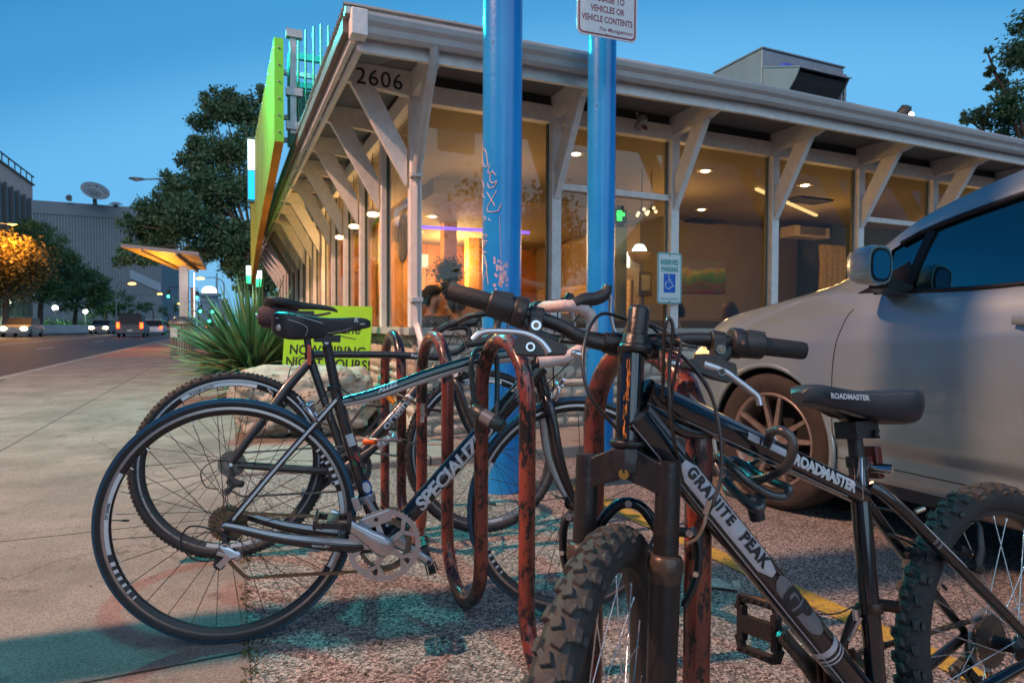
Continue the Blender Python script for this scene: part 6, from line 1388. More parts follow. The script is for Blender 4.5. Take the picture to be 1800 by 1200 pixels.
# seams, moulding, handle
mb=MB(); seam=mat('panel gap',(.012,.012,.012),.8)
def bodyy(x,z,o=.0006):
    P=halfsec(x)[:12]; 
    for i in range(len(P)-1):
        if P[i][1]<=z<=P[i+1][1]+1e-9: u=(z-P[i][1])/max(1e-9,P[i+1][1]-P[i][1]); return P[i][0]+(P[i+1][0]-P[i][0])*u+o
    return P[-1][0]+o
def seamline(pts,r=.0028): mb.tube([(x,bodyy(x,z,-.0006),z) for x,z in pts],r,6,0)
seamline([(p.x,p.y) for p in spline([Vector((-.47,1.03,0)),Vector((-.44,.98,0)),Vector((-.40,.80,0)),Vector((-.40,.50,0)),Vector((-.41,.34,0))],8)])
seamline([(-1.98,z) for z in np.linspace(.34,1.05,14)]); 
mb.tube([(x,bodyy(x,.345,-.001),.345) for x in np.arange(-.41,-2.3,-.08)],.0025,6,0)
mb.tube([( -.47+.9*u, .86-.10*u-.02,1.075+.0-.14*u+.02*math.sin(PI*u)) for u in np.linspace(0,1,12)],.002,6,0)
obj('panel_gap',mb,seam,body)
mb=MB(); mb.b2(-3.0,-.48,.885,.905,.22,.33,0); obj('sill_trim',mb,mat('dark grey plastic',(.05,.048,.045),.5,0,.2,20),car,bev=.01)
mb=MB(); mb.loft([[Vector((-1.135-.20*u,.945+.024*math.sin(PI*u)+.007*math.cos(t),.975+.016*math.sin(t))) for t in [2*PI*j/12 for j in range(12)]] for u in np.linspace(0.0,1,9)],0); obj('door_handle',mb,carpaint(),car)
# mirror
mb=MB(); rings=[]
for u,hw,hh,xx in ((0,.032,.050,-.575),(.15,.056,.066,-.59),(.5,.070,.080,-.63),(.85,.074,.084,-.685),(1.0,.071,.080,-.705)):
    rings.append([Vector((xx,1.045+hw*math.copysign(abs(math.cos(t))**.7,math.cos(t)),1.205+hh*math.copysign(abs(math.sin(t))**.7,math.sin(t))-.0)) for t in [2*PI*j/24 for j in range(24)]])
mb.loft(rings,0); mb.bar((-.67,.86,1.10),(-.65,.98,1.135),.10,.05,1,upv=(0,0,1))
mir=obj('side_mirror',mb,[carpaint(),_M['window rubber black']],car)
mb=MB(); mb.add([Vector((-.7065,1.045+.062*math.copysign(abs(math.cos(t))**.7,math.cos(t)),1.205+.070*math.copysign(abs(math.sin(t))**.7,math.sin(t)))) for t in [2*PI*j/24 for j in range(24)]],[tuple(range(24))],0)
obj('mirror_rim',mb,_M['window rubber black'],mir)
mb=MB(); mb.add([Vector((-.7085,1.045+.052*math.copysign(abs(math.cos(t))**.7,math.cos(t)),1.205+.058*math.copysign(abs(math.sin(t))**.7,math.sin(t)))) for t in [2*PI*j/24 for j in range(24)]],[tuple(range(24))],0)
obj('mirror_glass',mb,mat('mirror',(.5,.5,.52),.02,1),mir)
# headlight
mb=MB(); rings=[]
for u in np.linspace(0,1,8):
    x=.80-.42*u; st=station(x); y=st[6]+.004; z=st[7]; rings.append([Vector((x,y+.015-.05*math.sin(t)*(1-u)*.8,z-.05+ .055*math.sin(t)*(1-.8*u))) + Vector((0,.012*math.cos(t),0)) for t in [2*PI*j/12 for j in range(12)]])
mb.loft(rings,0); obj('headlight',mb,mat('headlight lens',(.5,.52,.55),.08,.3,coat=1),car)
mb=MB(); mb.v=[]; rings2=[[Vector((p.x,-p.y,p.z)) for p in r] for r in rings]; mb.loft(rings2,0); obj('headlight',mb,_M['headlight lens'],car)
# wheels
tm=mat('car tyre brown black',(.030,.024,.020),.85,0,.35,14,.35); am=mat('dusty alloy',(.30,.24,.20),.4,.6,.3,8)
def carwheel(x,s,yaw=0):
    M=TR(x,s*.80,.358)@Matrix.Rotation(yaw,4,'Z'); A=M@MY; mb=MB(); R=.358
    prof=[(.245,s*.105),(.262,s*.112),(.30,s*.120),(.330,s*.116),(.347,s*.100),(R-.002,s*.080)]
    for yy in (.075,.045,.040,.015,.010,-.020,-.025,-.055,-.060,-.08): 
        prof.append((R if (yy*1000)%35 not in (5,) else R,s*yy))
    prof+= [(.345,-s*.10),(.30,-s*.11),(.245,-s*.10)]
    mb.lathe(prof,72,0,A)
    for i in range(72): # tread sipes on the shoulder
        a=2*PI*i/72; P=A@Vector(((R-.004)*math.cos(a),(R-.004)*math.sin(a),s*.088)); Q=A@Vector(((R+.0008)*math.cos(a+.03),(R+.0008)*math.sin(a+.03),s*.040)); mb.bar(P,Q,.004,.004,1)
    w_=obj('wheel',MBx(A,s,am),[am,_M['wheel well black'],chrome],car); obj('tyre',mb,[tm,_M['wheel well black']],w_)
def MBx(A,s,am):
    mb=MB(); mb.lathe([(.245,s*.100),(.250,s*.108),(.240,s*.112),(.228,s*.098),(.215,s*.04),(.205,-s*.08)],64,0,A)
    mb.lathe([(.0001,-s*.02),(.21,-s*.02)],48,1,A)
    for k in range(5):
        for d in (-.17,.17):
            a=2*PI*k/5+.3+d; a2=2*PI*k/5+.3+d*1.35
            p=A@Vector((.04*math.cos(2*PI*k/5+.3+d*1.5),.04*math.sin(2*PI*k/5+.3+d*1.5),s*.078)); q=A@Vector((.232*math.cos(a2),.232*math.sin(a2),s*.094)); mb.bar(p,q,.030,.022,0,upv=(A.to_3x3()@Vector((0,0,1))),w2=.020)
    mb.lathe([(.0001,s*.092),(.03,s*.090),(.055,s*.080),(.06,s*.05)],32,0,A); mb.lathe([(.0001,s*.096),(.022,s*.094),(.024,s*.09)],20,2,A); return mb
for x in WX:
    for s in (1,-1): carwheel(x,s,R_(4) if x==0 else 0)
# interior: dash, steering wheel, seats
mb=MB(); dk=mat('cabin dark',(.03,.03,.032),.8); mb.b2(-1.05,-.55,-.78,.78,.85,1.08,0); mb.b2(-3.2,-.6,-.8,.8,.30,.40,0)
for y in (.38,-.38):
    mb.box((-1.75,y,.68),(.5,.48,.18),0); mb.box((-2.02,y,1.02),(.16,.46,.62),0,Matrix.Rotation(R_(-14),3,'Y')); mb.box((-2.12,y,1.42),(.10,.24,.18),0)
mb.tube([(-1.22+.05*math.sin(t),.38+.18*math.cos(t),1.02+.17*math.sin(t)) for t in np.linspace(0,2*PI,24)[:-1]],.014,8,0,closed=True); obj('cabin',mb,dk,car,bev=.02)
# ================================================================ ROOF SIGN, ROOF THINGS
limem=mat('lime sign paint',(.14,.55,.015),.45,0,.08,2); olv=mat('olive yellow sign face',(.22,.34,.015),.5,0,.25,.7); ory=mat('orange sign edge',(.55,.24,.01),.5,0,.1,3)
sgn=thing('roof_sign','tall lime green fin sign standing above the street-side eave','sign',(0,0,0),TH)
mb=MB(); top_=[(6.95,3.80),(9,3.92),(12,4.15),(14.6,4.4)]; bot=[(14.6,1.75),(13.4,1.95),(11.5,2.28),(9.6,2.48),(8,2.62),(6.95,2.75)]
M_=Matrix(((0,0,1,0),(1,0,0,0),(0,1,0,0),(0,0,0,1))); n0=len(mb.f)
poly=top_+bot; n=len(poly); c0,c1=.44,.53
vs=[(c0,a,z) for a,z in poly]+[(c1,a,z) for a,z in poly]; mb.add(vs,[tuple(range(n))],1); mb.add(vs,[tuple(range(n,2*n))[::-1]],0)
for i in range(n):
    j=(i+1)%n; m_=0 if i>=n-1 or i<3 else (2 if 4<=i<n-1 else 0); mb.add(vs,[(i,j,n+j,n+i)],m_)
obj('panel',mb,[limem,olv,ory],sgn)
mb=MB()
for a in (8.2,9.7,11.2,12.7): mb.b2(.436,.4395,a-.008,a+.008,2.65-.14*(a-8),3.86+.07*(a-8),0)
for k in range(16): mb.ball((.438,7.05+.47*k,3.72+.035*k),.014,1,5)
for k in range(6): mb.ball((.485,6.947,2.85+.17*k),.012,1,5)
obj('panel_seam',mb,[mat('seam dark olive',(.10,.13,.02),.7),mat('rivet',(.3,.3,.25),.4,.6)],sgn)
mb=MB()
for a,z in ((7.6,3.7),(7.6,3.2),(7.6,2.95)): mb.bar((.535,a,z),(.95,a,z),.05,.05,0)
for z in (3.9,3.3,2.95): mb.b2(.56,.72,7.0,7.08,z-.04,z+.04,0)
mb.b2(.60,.66,7.02,7.08,2.87,3.9,0)
obj('strut',mb,mat('galvanised strut',(.30,.32,.33),.45,.5,.2,10),sgn)
fr=thing('louvre_frame','teal steel frame with louvres and thin rods on the roof behind the lime sign','rooftop frame',(0,0,0),TH)
tealst=mat('teal steel',(.02,.16,.15),.4,.2,.2,5)
P0=lambda px,py: wallp(px,py,7.6)
c0,_,zt=P0(510,97); c1,_,_2=P0(590,97); mb=MB(); a=7.6; zb=2.88
for c in (c0,c1): mb.b2(c-.03,c+.03,a-.03,a+.03,zb,zt,0)
for z in (zt,zt-.32,zb+.12): mb.b2(c0,c1,a-.028,a+.028,z-.035,z+.035,0)
obj('rail_frame',mb,tealst,fr); mb=MB(); mb.b2(c0+.03,c1-.03,7.66,7.68,zb+.15,zt-.36)
for k in range(14): q_=c0+.06+(c1-c0-.12)*k/13; mb.b2(q_-.012,q_+.012,7.63,7.659,zb+.15,zt-.36)
obj('ribbed_panel',mb,mat('ribbed teal panel',(.03,.20,.17),.5,.1,.15,6),fr); mb=MB()
for k in range(9): z=zb+.2+k*(zt-zb-.55)/9; mb.box(((c0+c1)/2+.06,a+.06,z),(c1-c0-.15,.10,.015),0,Matrix.Rotation(R_(35),3,'X'))
obj('louvre_panel',mb,mat('pale teal louvre',(.12,.30,.30),.4,.2),fr)
for i,px in enumerate((510,524,537,551,564,577)):
    c,_,z1=wallp(px,[68,60,53,48,43,46][i],7.45); mb=MB(); mb.cyl((c,7.45,2.87),(c,7.45,z1),.012,6); obj('rod',mb,mat('rod green',(.10,.20,.12),.4,.4),fr)
# small rods further along the near gutter
for i,px in enumerate((752,764,776,787,801)):
    c,_,z1=wallp(px,34+i*.8,4.5); mb=MB(); mb.cyl((c,4.5,2.87),(c,4.5,z1),.008,6); tag(obj('gutter_rod',mb,_M['rod green'],rz=TH),'short thin rod standing on the roof edge near the corner','rod','short rods on the front roof edge')
# neon signs on the street side
neonlabel=(('white and blue neon sign glowing beside the lime fin sign',445,(248,300,352),11.5,.20),('lower white neon sign glowing under the lime fin sign',438,(468,484,498),22,.22),('green-white neon sign right of another low neon sign',455,(476,490,504),22,.22))
for i,(lb,px,ys,Y,wd) in enumerate(neonlabel):
    a_,b_,c_=[at(px,y,Y) for y in ys]; t=thing('neon_sign',lb,'neon sign',c_,TH)
    mb=MB(); mb.b2(-wd/2,wd/2,-.05,.05,-.05,(a_.z-c_.z)+.05,0); obj('case',mb,dark,t)
    mb=MB(); mb.b2(-wd*.42,wd*.42,-.075,-.055,(b_.z-c_.z),(a_.z-c_.z),0); mb.b2(-wd*.42,wd*.42,-.075,-.055,0,(b_.z-c_.z)-.02,1); obj('tube_face',mb,[emis('neon white',(.75,1,.95),3.5),emis('neon blue',(.02,.45,1),1.8) if i==0 else emis('neon green',(.05,1,.35),2.2)],t)
    mb=MB()
# AC unit
ac=thing('rooftop_air_conditioner','grey rooftop air conditioning unit with a hood and fins','air conditioner',(0,0,0),TH)
gm=mat('grey sheet metal',(.19,.23,.28),.5,.3,.1,4); c0,_,zt=wallp(1340,86,7.0); c1,_,_2=wallp(1483,120,7.0)
mb=MB(); mb.b2(c0,c1,7.0,8.0,2.88,zt); mb.b2(c0-.02,c1+.02,6.98,8.02,zt+.002,zt+.03); obj('cabinet',mb,gm,ac,bev=.01)
mb=MB(); Mx2=Matrix(((0,0,1,0),(1,0,0,0),(0,1,0,0),(0,0,0,1))); mb.prism([(6.998,zt-.27),(6.35,zt-.50),(6.42,zt-.62),(6.998,zt-1.25)],c0+.02,c0+.035,Mx2); mb.prism([(6.998,zt-.27),(6.35,zt-.50),(6.42,zt-.62),(6.998,zt-1.25)],c0+.98,c0+.995,Mx2); mb.prism([(6.998,zt-.25),(6.32,zt-.49),(6.32,zt-.51),(6.998,zt-.27)],c0,c0+1.01,Mx2); obj('intake_hood',mb,gm,ac)
mb=MB(); mb.prism([(6.99,zt-.31),(6.40,zt-.53),(6.46,zt-.63),(6.99,zt-1.2)],c0+.04,c0+.97,Mx2); obj('filter',mb,mat('dark mesh',(.02,.025,.03),.8),ac)
mb=MB()
for k in range(9): c=c0+1.02+(c1-c0-1.06)*k/8; mb.b2(c-.018,c+.018,6.93,6.999,2.95,zt-.12,0)
obj('fin',mb,gm,ac)
mb=MB(); mb.M=Matrix.Translation(((c0+.48),6.995,zt-.2))@Matrix.Scale(.16,4,(1,0,0))@Matrix.Scale(.07,4,(0,0,1)); mb.lathe([(.001,.02),(1,.02),(1,.0)],28,0,Matrix.Rotation(PI/2,4,'X')); obj('badge',mb,mat('badge blue',(.06,.10,.45),.4),ac)
# spot lamp at the roof edge
P=at(1590,196,7.2); sp_l=thing('roof_floodlight','small lit floodlight on the eave above the parked car','floodlight',P,TH)
mb=MB(); mb.M=Matrix.Rotation(R_(25),4,'X'); mb.lathe([(.001,.07),(.05,.06),(.075,-.01),(.08,-.05),(.07,-.05)],18,0); mb.cyl((0,0,.06),(0,.05,-.30),.012,8,0); obj('housing',mb,dark,sp_l)
mb=MB(); mb.M=Matrix.Rotation(R_(25),4,'X'); mb.ball((.03,-.05,-.02),.055,0,8,(1,.8,.6)); obj('lens',mb,emis('flood glow',(1,.95,.55),5),sp_l)
# ================================================================ UTILITY POLE just outside the view (its shadow crosses the lot)
up_=thing('utility_pole','tall wooden utility pole at the sidewalk, left of the bicycles','utility pole',(-3.05,1.05,0))
mb=MB(); mb.cyl((0,0,-.3),(0,0,9),.13,18,0,r2=.10); obj('shaft',mb,mat('creosote wood',(.10,.07,.05),.85,0,.3,8,.4),up_); mb=MB(); mb.box((0,0,8.3),(2.2,.1,.12)); obj('crossarm',mb,_M['creosote wood'],up_)
# ================================================================ TREES
def tree(name,label,px,pyb,Y,clumps,leaf,nper,mats,group=None,zb=0,trunk=.18,seed=1,thin=1.0):
    r=np.random.default_rng(seed); base=at(px,pyb,Y); base.z=zb
    root=thing(name,label,'tree',base,group=group); C3=[(at(a,b,Y+r.normal()*s/FP*Y*.8),s/FP*Y) for a,b,s in clumps]
    P=[]
    for c,rad in C3:
        k=int(nper*(rad/ (40/FP*Y))**2); q=r.normal(size=(k,3)); q/=np.linalg.norm(q,axis=1)[:,None]; q*= (r.random(k)**.45)[:,None]*rad
        # sub-clumps: pull leaves to local centres
        sc=r.normal(size=(max(6,k//38),3)); sc/=np.linalg.norm(sc,axis=1)[:,None]; sc*=(r.random(len(sc))**.5)[:,None]*rad*1.05
        idx=r.integers(0,len(sc),k); w_=.80; q=q*(1-w_)+sc[idx]*w_+r.normal(size=(k,3))*rad*.12
        P.append(q*np.array([1,1,.85])+np.array(tuple(c-base)))
    P=np.concatenate(P); v,f=leafcloud(P,leaf,1,.42); npobj('crown',v,f,mats,root)
    mb=MB(); zc=sum(c.z for c,_ in C3)/len(C3); cc=Vector((sum(c.x for c,_ in C3)/len(C3),sum(c.y for c,_ in C3)/len(C3),zc))-base
    fork=Vector((cc.x*.25,cc.y*.25,max(1.2,cc.z*.62))); mb.tube(spline([(0,0,-.2),(fork.x*.4,fork.y*.4,fork.z*.5),fork],5),[trunk*1.3,trunk,trunk*.8],10)
    for c,rad in C3:
        e=c-base; mid=fork.lerp(e,.5)+Vector((r.normal()*.2,r.normal()*.2,.25)); mb.tube(spline([fork,mid,e,e+Vector((r.normal(),r.normal(),r.normal()))*rad*.4],4),[trunk*.40,trunk*.22,trunk*.10,trunk*.04],6)
    obj('trunk',mb,mat('bark',(.07,.055,.045),.9,0,.3,5,.4),root); return root
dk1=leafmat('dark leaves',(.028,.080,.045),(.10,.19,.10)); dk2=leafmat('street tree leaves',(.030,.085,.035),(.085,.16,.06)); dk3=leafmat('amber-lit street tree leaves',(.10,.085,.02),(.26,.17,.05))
tree('oak_tree','large dark oak spreading over the sidewalk behind the bus shelter',474,590,27,[(258,405,36),(330,370,40),(375,360,38),(305,320,26),(372,185,26),(340,285,30),(215,455,20),(255,450,28),(395,185,36),(362,212,32),(432,200,40),(440,262,48),(385,270,44),(345,252,24),(350,318,38),(410,330,50),(460,340,36),(302,345,32),(268,372,38),(230,393,24),(318,398,42),(282,420,36),(228,436,22),(380,408,46),(430,418,42),(352,447,30),(412,468,28),(456,482,34),(318,452,22),(470,440,40),(440,505,28),(400,440,36),(472,505,26),(425,470,34),(470,170,26),(470,240,30)],.115,2500,dk1,seed=3,zb=0,trunk=.20)
tree('oak_tree','lone leafy tree beyond the roof at the far right',1850,400,19,[(1800,95,50),(1778,178,40),(1752,150,22),(1722,205,26),(1795,222,38),(1760,212,28),(1700,208,16),(1742,122,14),(1810,40,36),(1735,90,10)],.085,1500,dk1,seed=5,zb=-.2,trunk=.22)
sts=[('tree lit orange by the street lamp, at the far left',10,58,[(15,452,50),(60,470,34),(-25,430,50),(45,440,22),(0,500,50)],-19.5),
 ('dark tree behind the orange-lit tree',70,70,[(95,445,34),(70,418,30),(40,408,26),(110,490,34),(80,510,34),(125,455,20)],0),
 ('dark tree in the row, left of the grey hall front',130,84,[(140,475,26),(160,505,28),(125,520,30),(175,530,22)],0),
 ('smaller tree in the row before the grey hall',185,100,[(190,520,24),(178,545,22),(205,540,18)],0),
 ('small tree at the end of the row',225,125,[(232,532,16),(222,548,14),(250,540,12)],0),
 ('reddish-lit far tree near the traffic lights',300,140,[(262,540,13),(310,545,12),(288,548,12)],0)]
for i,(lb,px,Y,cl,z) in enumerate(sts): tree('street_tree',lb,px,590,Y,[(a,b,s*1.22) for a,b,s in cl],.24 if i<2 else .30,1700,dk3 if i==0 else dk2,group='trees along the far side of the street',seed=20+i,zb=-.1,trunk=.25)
hb=[]
for k in range(5200):
    px=rng.uniform(78,215); Y=rng.uniform(84,100); p=gnd(px,585,0); q=at(px,572,Y); q.z=abs(rng.normal())*.55; hb.append(tuple(q))
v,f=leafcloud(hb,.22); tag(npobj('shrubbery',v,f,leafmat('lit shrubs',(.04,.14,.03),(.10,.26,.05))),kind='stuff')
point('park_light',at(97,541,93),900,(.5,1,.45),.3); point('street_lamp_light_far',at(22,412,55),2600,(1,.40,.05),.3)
# ================================================================ STREET FURNITURE
def globe(px,py,Y,lb):
    P=at(px,py,Y); t=thing('globe_lamp',lb,'globe lamp',(P.x,P.y,0),group='white globe lamps across the street'); mb=MB(); mb.cyl((0,0,0),(0,0,P.z-.2),.07,8); obj('post',mb,mat('pale post',(.4,.4,.38),.5),t); mb=MB(); mb.ball((0,0,P.z),.36,0,8); obj('globe',mb,emis('globe glow',(.9,1,.8),6),t)
globe(13,530,76,'left-hand white globe lamp under the orange-lit tree'); globe(97,541,86,'white globe lamp above the barrier wall, middle of three'); globe(150,547,98,'smallest white globe lamp, near the oncoming car')
def lamp(px,py,Y,side,lb,lit=True,arm=2.6):
    P=at(px,py,Y); B0=Vector((P.x+side*arm*.93,P.y+side*arm*.3,0)); t=thing('street_lamp',lb,'street lamp',B0,group='cobra-head street lamps'); e=P-B0
    mb=MB(); mb.tube(spline([(0,0,-.1),(0,0,e.z*.5),(0,0,e.z-.5),(e.x*.35,e.y*.35,e.z+.15),(e.x*.85,e.y*.85,e.z+.12)],6),[.10,.08,.055,.04],8); obj('pole',mb,mat('grey lamp steel',(.16,.17,.18),.5,.4),t)
    mb=MB(); d=Vector((e.x,e.y,0)).normalized(); u=Vector((e.x,e.y,e.z+.12)); mb.loft([[u+d*x+Vector((-d.y,d.x,0))*w_*math.cos(a)+Vector((0,0,h_*math.sin(a))) for a in [2*PI*j/12 for j in range(12)]] for x,w_,h_ in ((-.45,.05,.04),(-.2,.16,.09),(.15,.17,.09),(.38,.08,.05))],0); obj('head',mb,_M['grey lamp steel'],t)
    mb=MB(); mb.ball(u+Vector((0,0,-.08)),.13 if Y<60 else .28,0,8,(1.6,1,.5)); obj('lens',mb,emis('sodium glow',(1,.45,.08),9) if lit else mat('lens glass',(.3,.3,.3),.2),t)
lamp(240,318,36,1,'unlit curved street lamp in front of the oak',False,2.6); lamp(22,396,55,-1,'lit orange street lamp over the far-left tree',True,3.0)
lamp(232,499,75,-1,'lit street lamp in front of the grey hall',True,1.7); lamp(281,517,110,1,'distant lit street lamp left of the shelter post',True,2); lamp(352,490,70,1,'lit street lamp between shelter and yucca',True,2.4); lamp(316,534,130,-1,'tiny lit street lamp low beside the shelter post',True,2)
def tlight(px,py,Y,lb,col=(.05,1,.62)):
    P=at(px,py,Y); t=thing('traffic_light',lb,'traffic light',P,group='green traffic lights down the street'); k=Y/90
    mb=MB(); mb.box((0,0,.35*k),(.36*k,.3*k,1.1*k),0); mb.cyl((0,0,.9*k),(0,0,1.3*k),.04*k,6); mb.cyl((0,.0,1.3*k),(2.2*k if px<320 else -2.0*k,0,1.35*k),.06*k,6); mb.cyl((2.2*k if px<320 else -2.0*k,0,1.4*k),(2.2*k if px<320 else -2.0*k,0,-P.z),.09*k,6); obj('housing',mb,mat('signal housing',(.05,.05,.05),.5),t)
    mb=MB(); mb.lathe([(.001,-.03),(.20*k,0)],14,0,Matrix.Rotation(PI/2,4,'X')@Matrix.Translation((0,0,.17*k))); mb.ball((0,-.18*k,0),.19*k,0,6,(1,.5,1)); obj('lens',mb,emis('signal green',col,7),t)
tlight(297,521,80,'green traffic light just left of the shelter post'); tlight(347,523,80,'green traffic light just right of the shelter post'); tlight(353,547,110,'green traffic light low, right of the trash can'); tlight(374,548,120,'green traffic light low, beside the yucca leaves'); tlight(369,564,150,'lowest small green traffic light near the yucca'); tlight(242,561,130,'small green traffic light above the dark utility vehicle')
# bus shelter
S0=gnd(324,613,0); bs=thing('bus_shelter','bus shelter with a tilted wing roof lit orange from beneath','bus shelter',S0,TH)
Ys=S0.y; 
def rel(px,py,Y): return Matrix.Rotation(-TH,3,'Z')@(at(px,py,Y)-S0)
q=[rel(212,428,Ys-1.2),rel(350,443,Ys-1.0),rel(363,470,Ys+.2),rel(318,466,Ys+1.2)]
tl,tr_,br_,bl_=rel(212,428,Ys-.5),rel(349,443,Ys-1.1),rel(363,469,Ys+.6),rel(308,468,Ys+1.3)
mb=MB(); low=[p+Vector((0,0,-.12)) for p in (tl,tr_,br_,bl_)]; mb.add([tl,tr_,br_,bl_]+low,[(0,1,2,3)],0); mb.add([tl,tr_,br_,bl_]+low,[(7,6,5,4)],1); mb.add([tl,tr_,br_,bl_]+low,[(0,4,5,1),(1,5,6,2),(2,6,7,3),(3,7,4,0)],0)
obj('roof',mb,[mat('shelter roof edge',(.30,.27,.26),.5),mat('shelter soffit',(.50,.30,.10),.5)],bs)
mb=MB()
for k in (.28,.72):
    a=low[0].lerp(low[1],k); b=low[3].lerp(low[2],k); mb.bar(a-Vector((0,0,.05)),b-Vector((0,0,.05)),.06,.10)
obj('roof_beam',mb,mat('shelter beam',(.28,.20,.12),.5),bs)
mb=MB(); mb.b2(-.14,.14,-.1,.1,0,3.0,0); obj('post',mb,mat('shelter pale post',(.5,.48,.47),.5),bs)
mb=MB(); mb.b2(.25,.34,-.7,1.3,0,2.2,0); obj('side_panel',mb,mat('shelter panel',(.20,.10,.08),.5),bs)
mb=MB(); mb.b2(.345,.36,-.5,-.1,1.15,2.75,0); obj('advert_panel',mb,emis('advert glow',(1,.93,.9),2.2),bs)
point('shelter_light',S0+Matrix.Rotation(TH,3,'Z')@Vector((-.9,.2,2.5)),150,(1,.55,.12),.1)
# litter bin
T0=gnd(321,629,0); tb=thing('trash_can','slatted steel trash can with a domed top on the sidewalk','trash can',T0,TH)
mb=MB(); mb.lathe([(.001,0),(.24,0),(.24,.9),(.001,.9)],20,0); obj('liner',mb,mat('bin liner',(.12,.10,.09),.6),tb)
mb=MB()
for k in range(30): a=2*PI*k/30; mb.box((.285*math.cos(a),.285*math.sin(a),.46),(.012,.035,.9),0,Matrix.Rotation(a,3,'Z'))
mb.lathe([(.27,.02),(.30,.02),(.30,.06),(.27,.06)],28,0,closedprof=True); mb.lathe([(.27,.88),(.315,.88),(.315,.95),(.27,.95)],28,0,closedprof=True); obj('slat_shell',mb,mat('bin brown steel',(.30,.24,.19),.45,.4,.2,8),tb)
mb=MB(); mb.lathe([(.30,.952),(.28,1.0),(.20,1.06),(.08,1.09),(.001,1.095)],24,0); obj('dome_lid',mb,mat('bin lid',(.12,.12,.13),.35,.5),tb)
mb=MB(); mb.M=Matrix.Rotation(R_(-35),4,'Z'); mb.b2(-.10,.10,-.318,-.305,.55,.80); obj('notice',mb,mat('pale notice',(.5,.5,.48),.5),tb)
# barrier wall across the street
A=gnd(62,587,-.1); Bq=gnd(205,583,-.1); mb=MB(); mb.bar(A+Vector((0,0,.45)),Bq+Vector((0,0,.45)),.3,.95); tag(obj('barrier_wall',mb,mat('barrier concrete',(.5,.47,.44),.8,0,.1,1),bev=.03),'low pale barrier wall across the street','barrier')
# ================================================================ FAR BUILDINGS
def at_base(px,Y): p=at(px,580,Y); p.z=0; return p
t=thing('hall_building','huge windowless grey ribbed hall with satellite dishes on its roof','building',(0,0,0),TH)
c0,a0_,z0=CA(at(40,352,148)); aH=CA(at(57,352,150))[1]; cL=wallp(40,352,aH)[0]; cR_=wallp(283,366,aH)[0]; zH=wallp(57,352,aH)[2]
mb=MB(); mb.b2(cL,cR_,aH,aH+60,-.5,zH); gwall=mat('grey cladding',(.19,.20,.22),.8,0,.08,.6); obj('wall',mb,gwall,t)
mb=MB(); k=cL
while k<cR_: mb.b2(k,k+.28,aH-.22,aH-.001,zH*.28,zH*.905,0); k+=.62
obj('rib_cladding',mb,mat('ribbed cladding',(.22,.23,.25),.8,0,.08,.6),t)
mb=MB(); mb.b2(cL-.2,cR_+.2,aH-.35,aH-.23,zH*.90,zH*1.0,0); obj('parapet',mb,mat('parapet grey',(.19,.20,.22),.8),t)
mb=MB(); p1,p2=wallp(228,480,aH-.4),wallp(283,505,aH-.4); mb.add([(p1[0],aH-.4,p1[2]+1),(p2[0],aH-.4,p2[2]+1),(p2[0],aH-.4,p2[2]-1.2),(p1[0],aH-.4,p1[2]-1.2),(p1[0],aH-.25,p1[2]+1),(p2[0],aH-.25,p2[2]+1),(p2[0],aH-.25,p2[2]-1.2),(p1[0],aH-.25,p1[2]-1.2)],[(3,2,1,0),(0,1,5,4),(2,3,7,6),(1,2,6,5),(3,0,4,7)]); obj('pale_band',mb,mat('pale band',(.30,.33,.40),.6),t)
def dish(px,py,Y,r,axv,_,lb):
    P=at(px,py,Y); o=thing('satellite_dish',lb,'satellite dish',P); mb=MB(); M=Vector(axv).to_track_quat('Z','Y').to_matrix().to_4x4()
    prof=[(r*k/8,.28*r*(k/8)**2) for k in range(9)]; mb.lathe([(max(.001,a),b) for a,b in prof]+[(r,.28*r+.08),(r*.5,.07*r-.12),(.001,-.15)],32,0,M)
    for k in range(16): a=2*PI*k/16; mb.tube([M@Vector((r*u*math.cos(a),r*u*math.sin(a),.28*r*u*u+.03)) for u in (.1,.55,1)],.05,4,1)
    for u in (.45,.75): mb.tube([M@Vector((r*u*math.cos(a),r*u*math.sin(a),.28*r*u*u+.04)) for a in [2*PI*j/24 for j in range(24)]],.04,4,1,closed=True)
    obj('reflector',mb,[mat('dish grey',(.30,.31,.33),.5),mat('dish seam',(.14,.14,.15),.6)],o)
    mb=MB(); f=M@Vector((0,0,r*.75)); mb.ball(f,.18*r/2,0,6)
    for k in range(3): a=2*PI*k/3; mb.cyl(M@Vector((r*.8*math.cos(a),r*.8*math.sin(a),.2*r)),f,.05,5)
    mb.tube([(0,0,0),(0,.2,-r*.9)],[.35,.5],8); obj('feed_mount',mb,mat('dish mount',(.12,.12,.13),.6),o)
dish(166,340,152,3.0,(.55,-.50,.62),0,'large satellite dish tilted up on the grey hall roof'); dish(122,348,152,.75,(.1,-1,.15),0,'small round dish left of the big dish'); dish(203,356,152,1.5,(0,.15,-1),0,'flat dome dish right of the big dish')
t=thing('office_building','pink-beige office block with dark tall windows and a roof railing, far left','building',(0,0,0),TH)
cP=CA(at(57,312,105))[0]; aP=CA(at(57,312,105))[1]; zP=at(57,312,105).z; brk=mat('pink brick wall',(.80,.46,.40),.85,0,.1,.8)
mb=MB(); mb.b2(cP-20,cP,aP-90,aP,-.5,zP-1.3); obj('wall',mb,brk,t)
for k in range(7):
    mb=MB(); a=aP-3.4-3.1*k; mb.b2(cP+.002,cP+.15,a-2.5,a,2,zP-4.2); obj('window',mb,mat('dark office window',(.09,.11,.12),.3),t)
    mb=MB(); mb.b2(cP+.16,cP+.55,a+.05,a+.35,2,zP-3.9); obj('fin',mb,mat('window fin',(.09,.09,.10),.6),t)
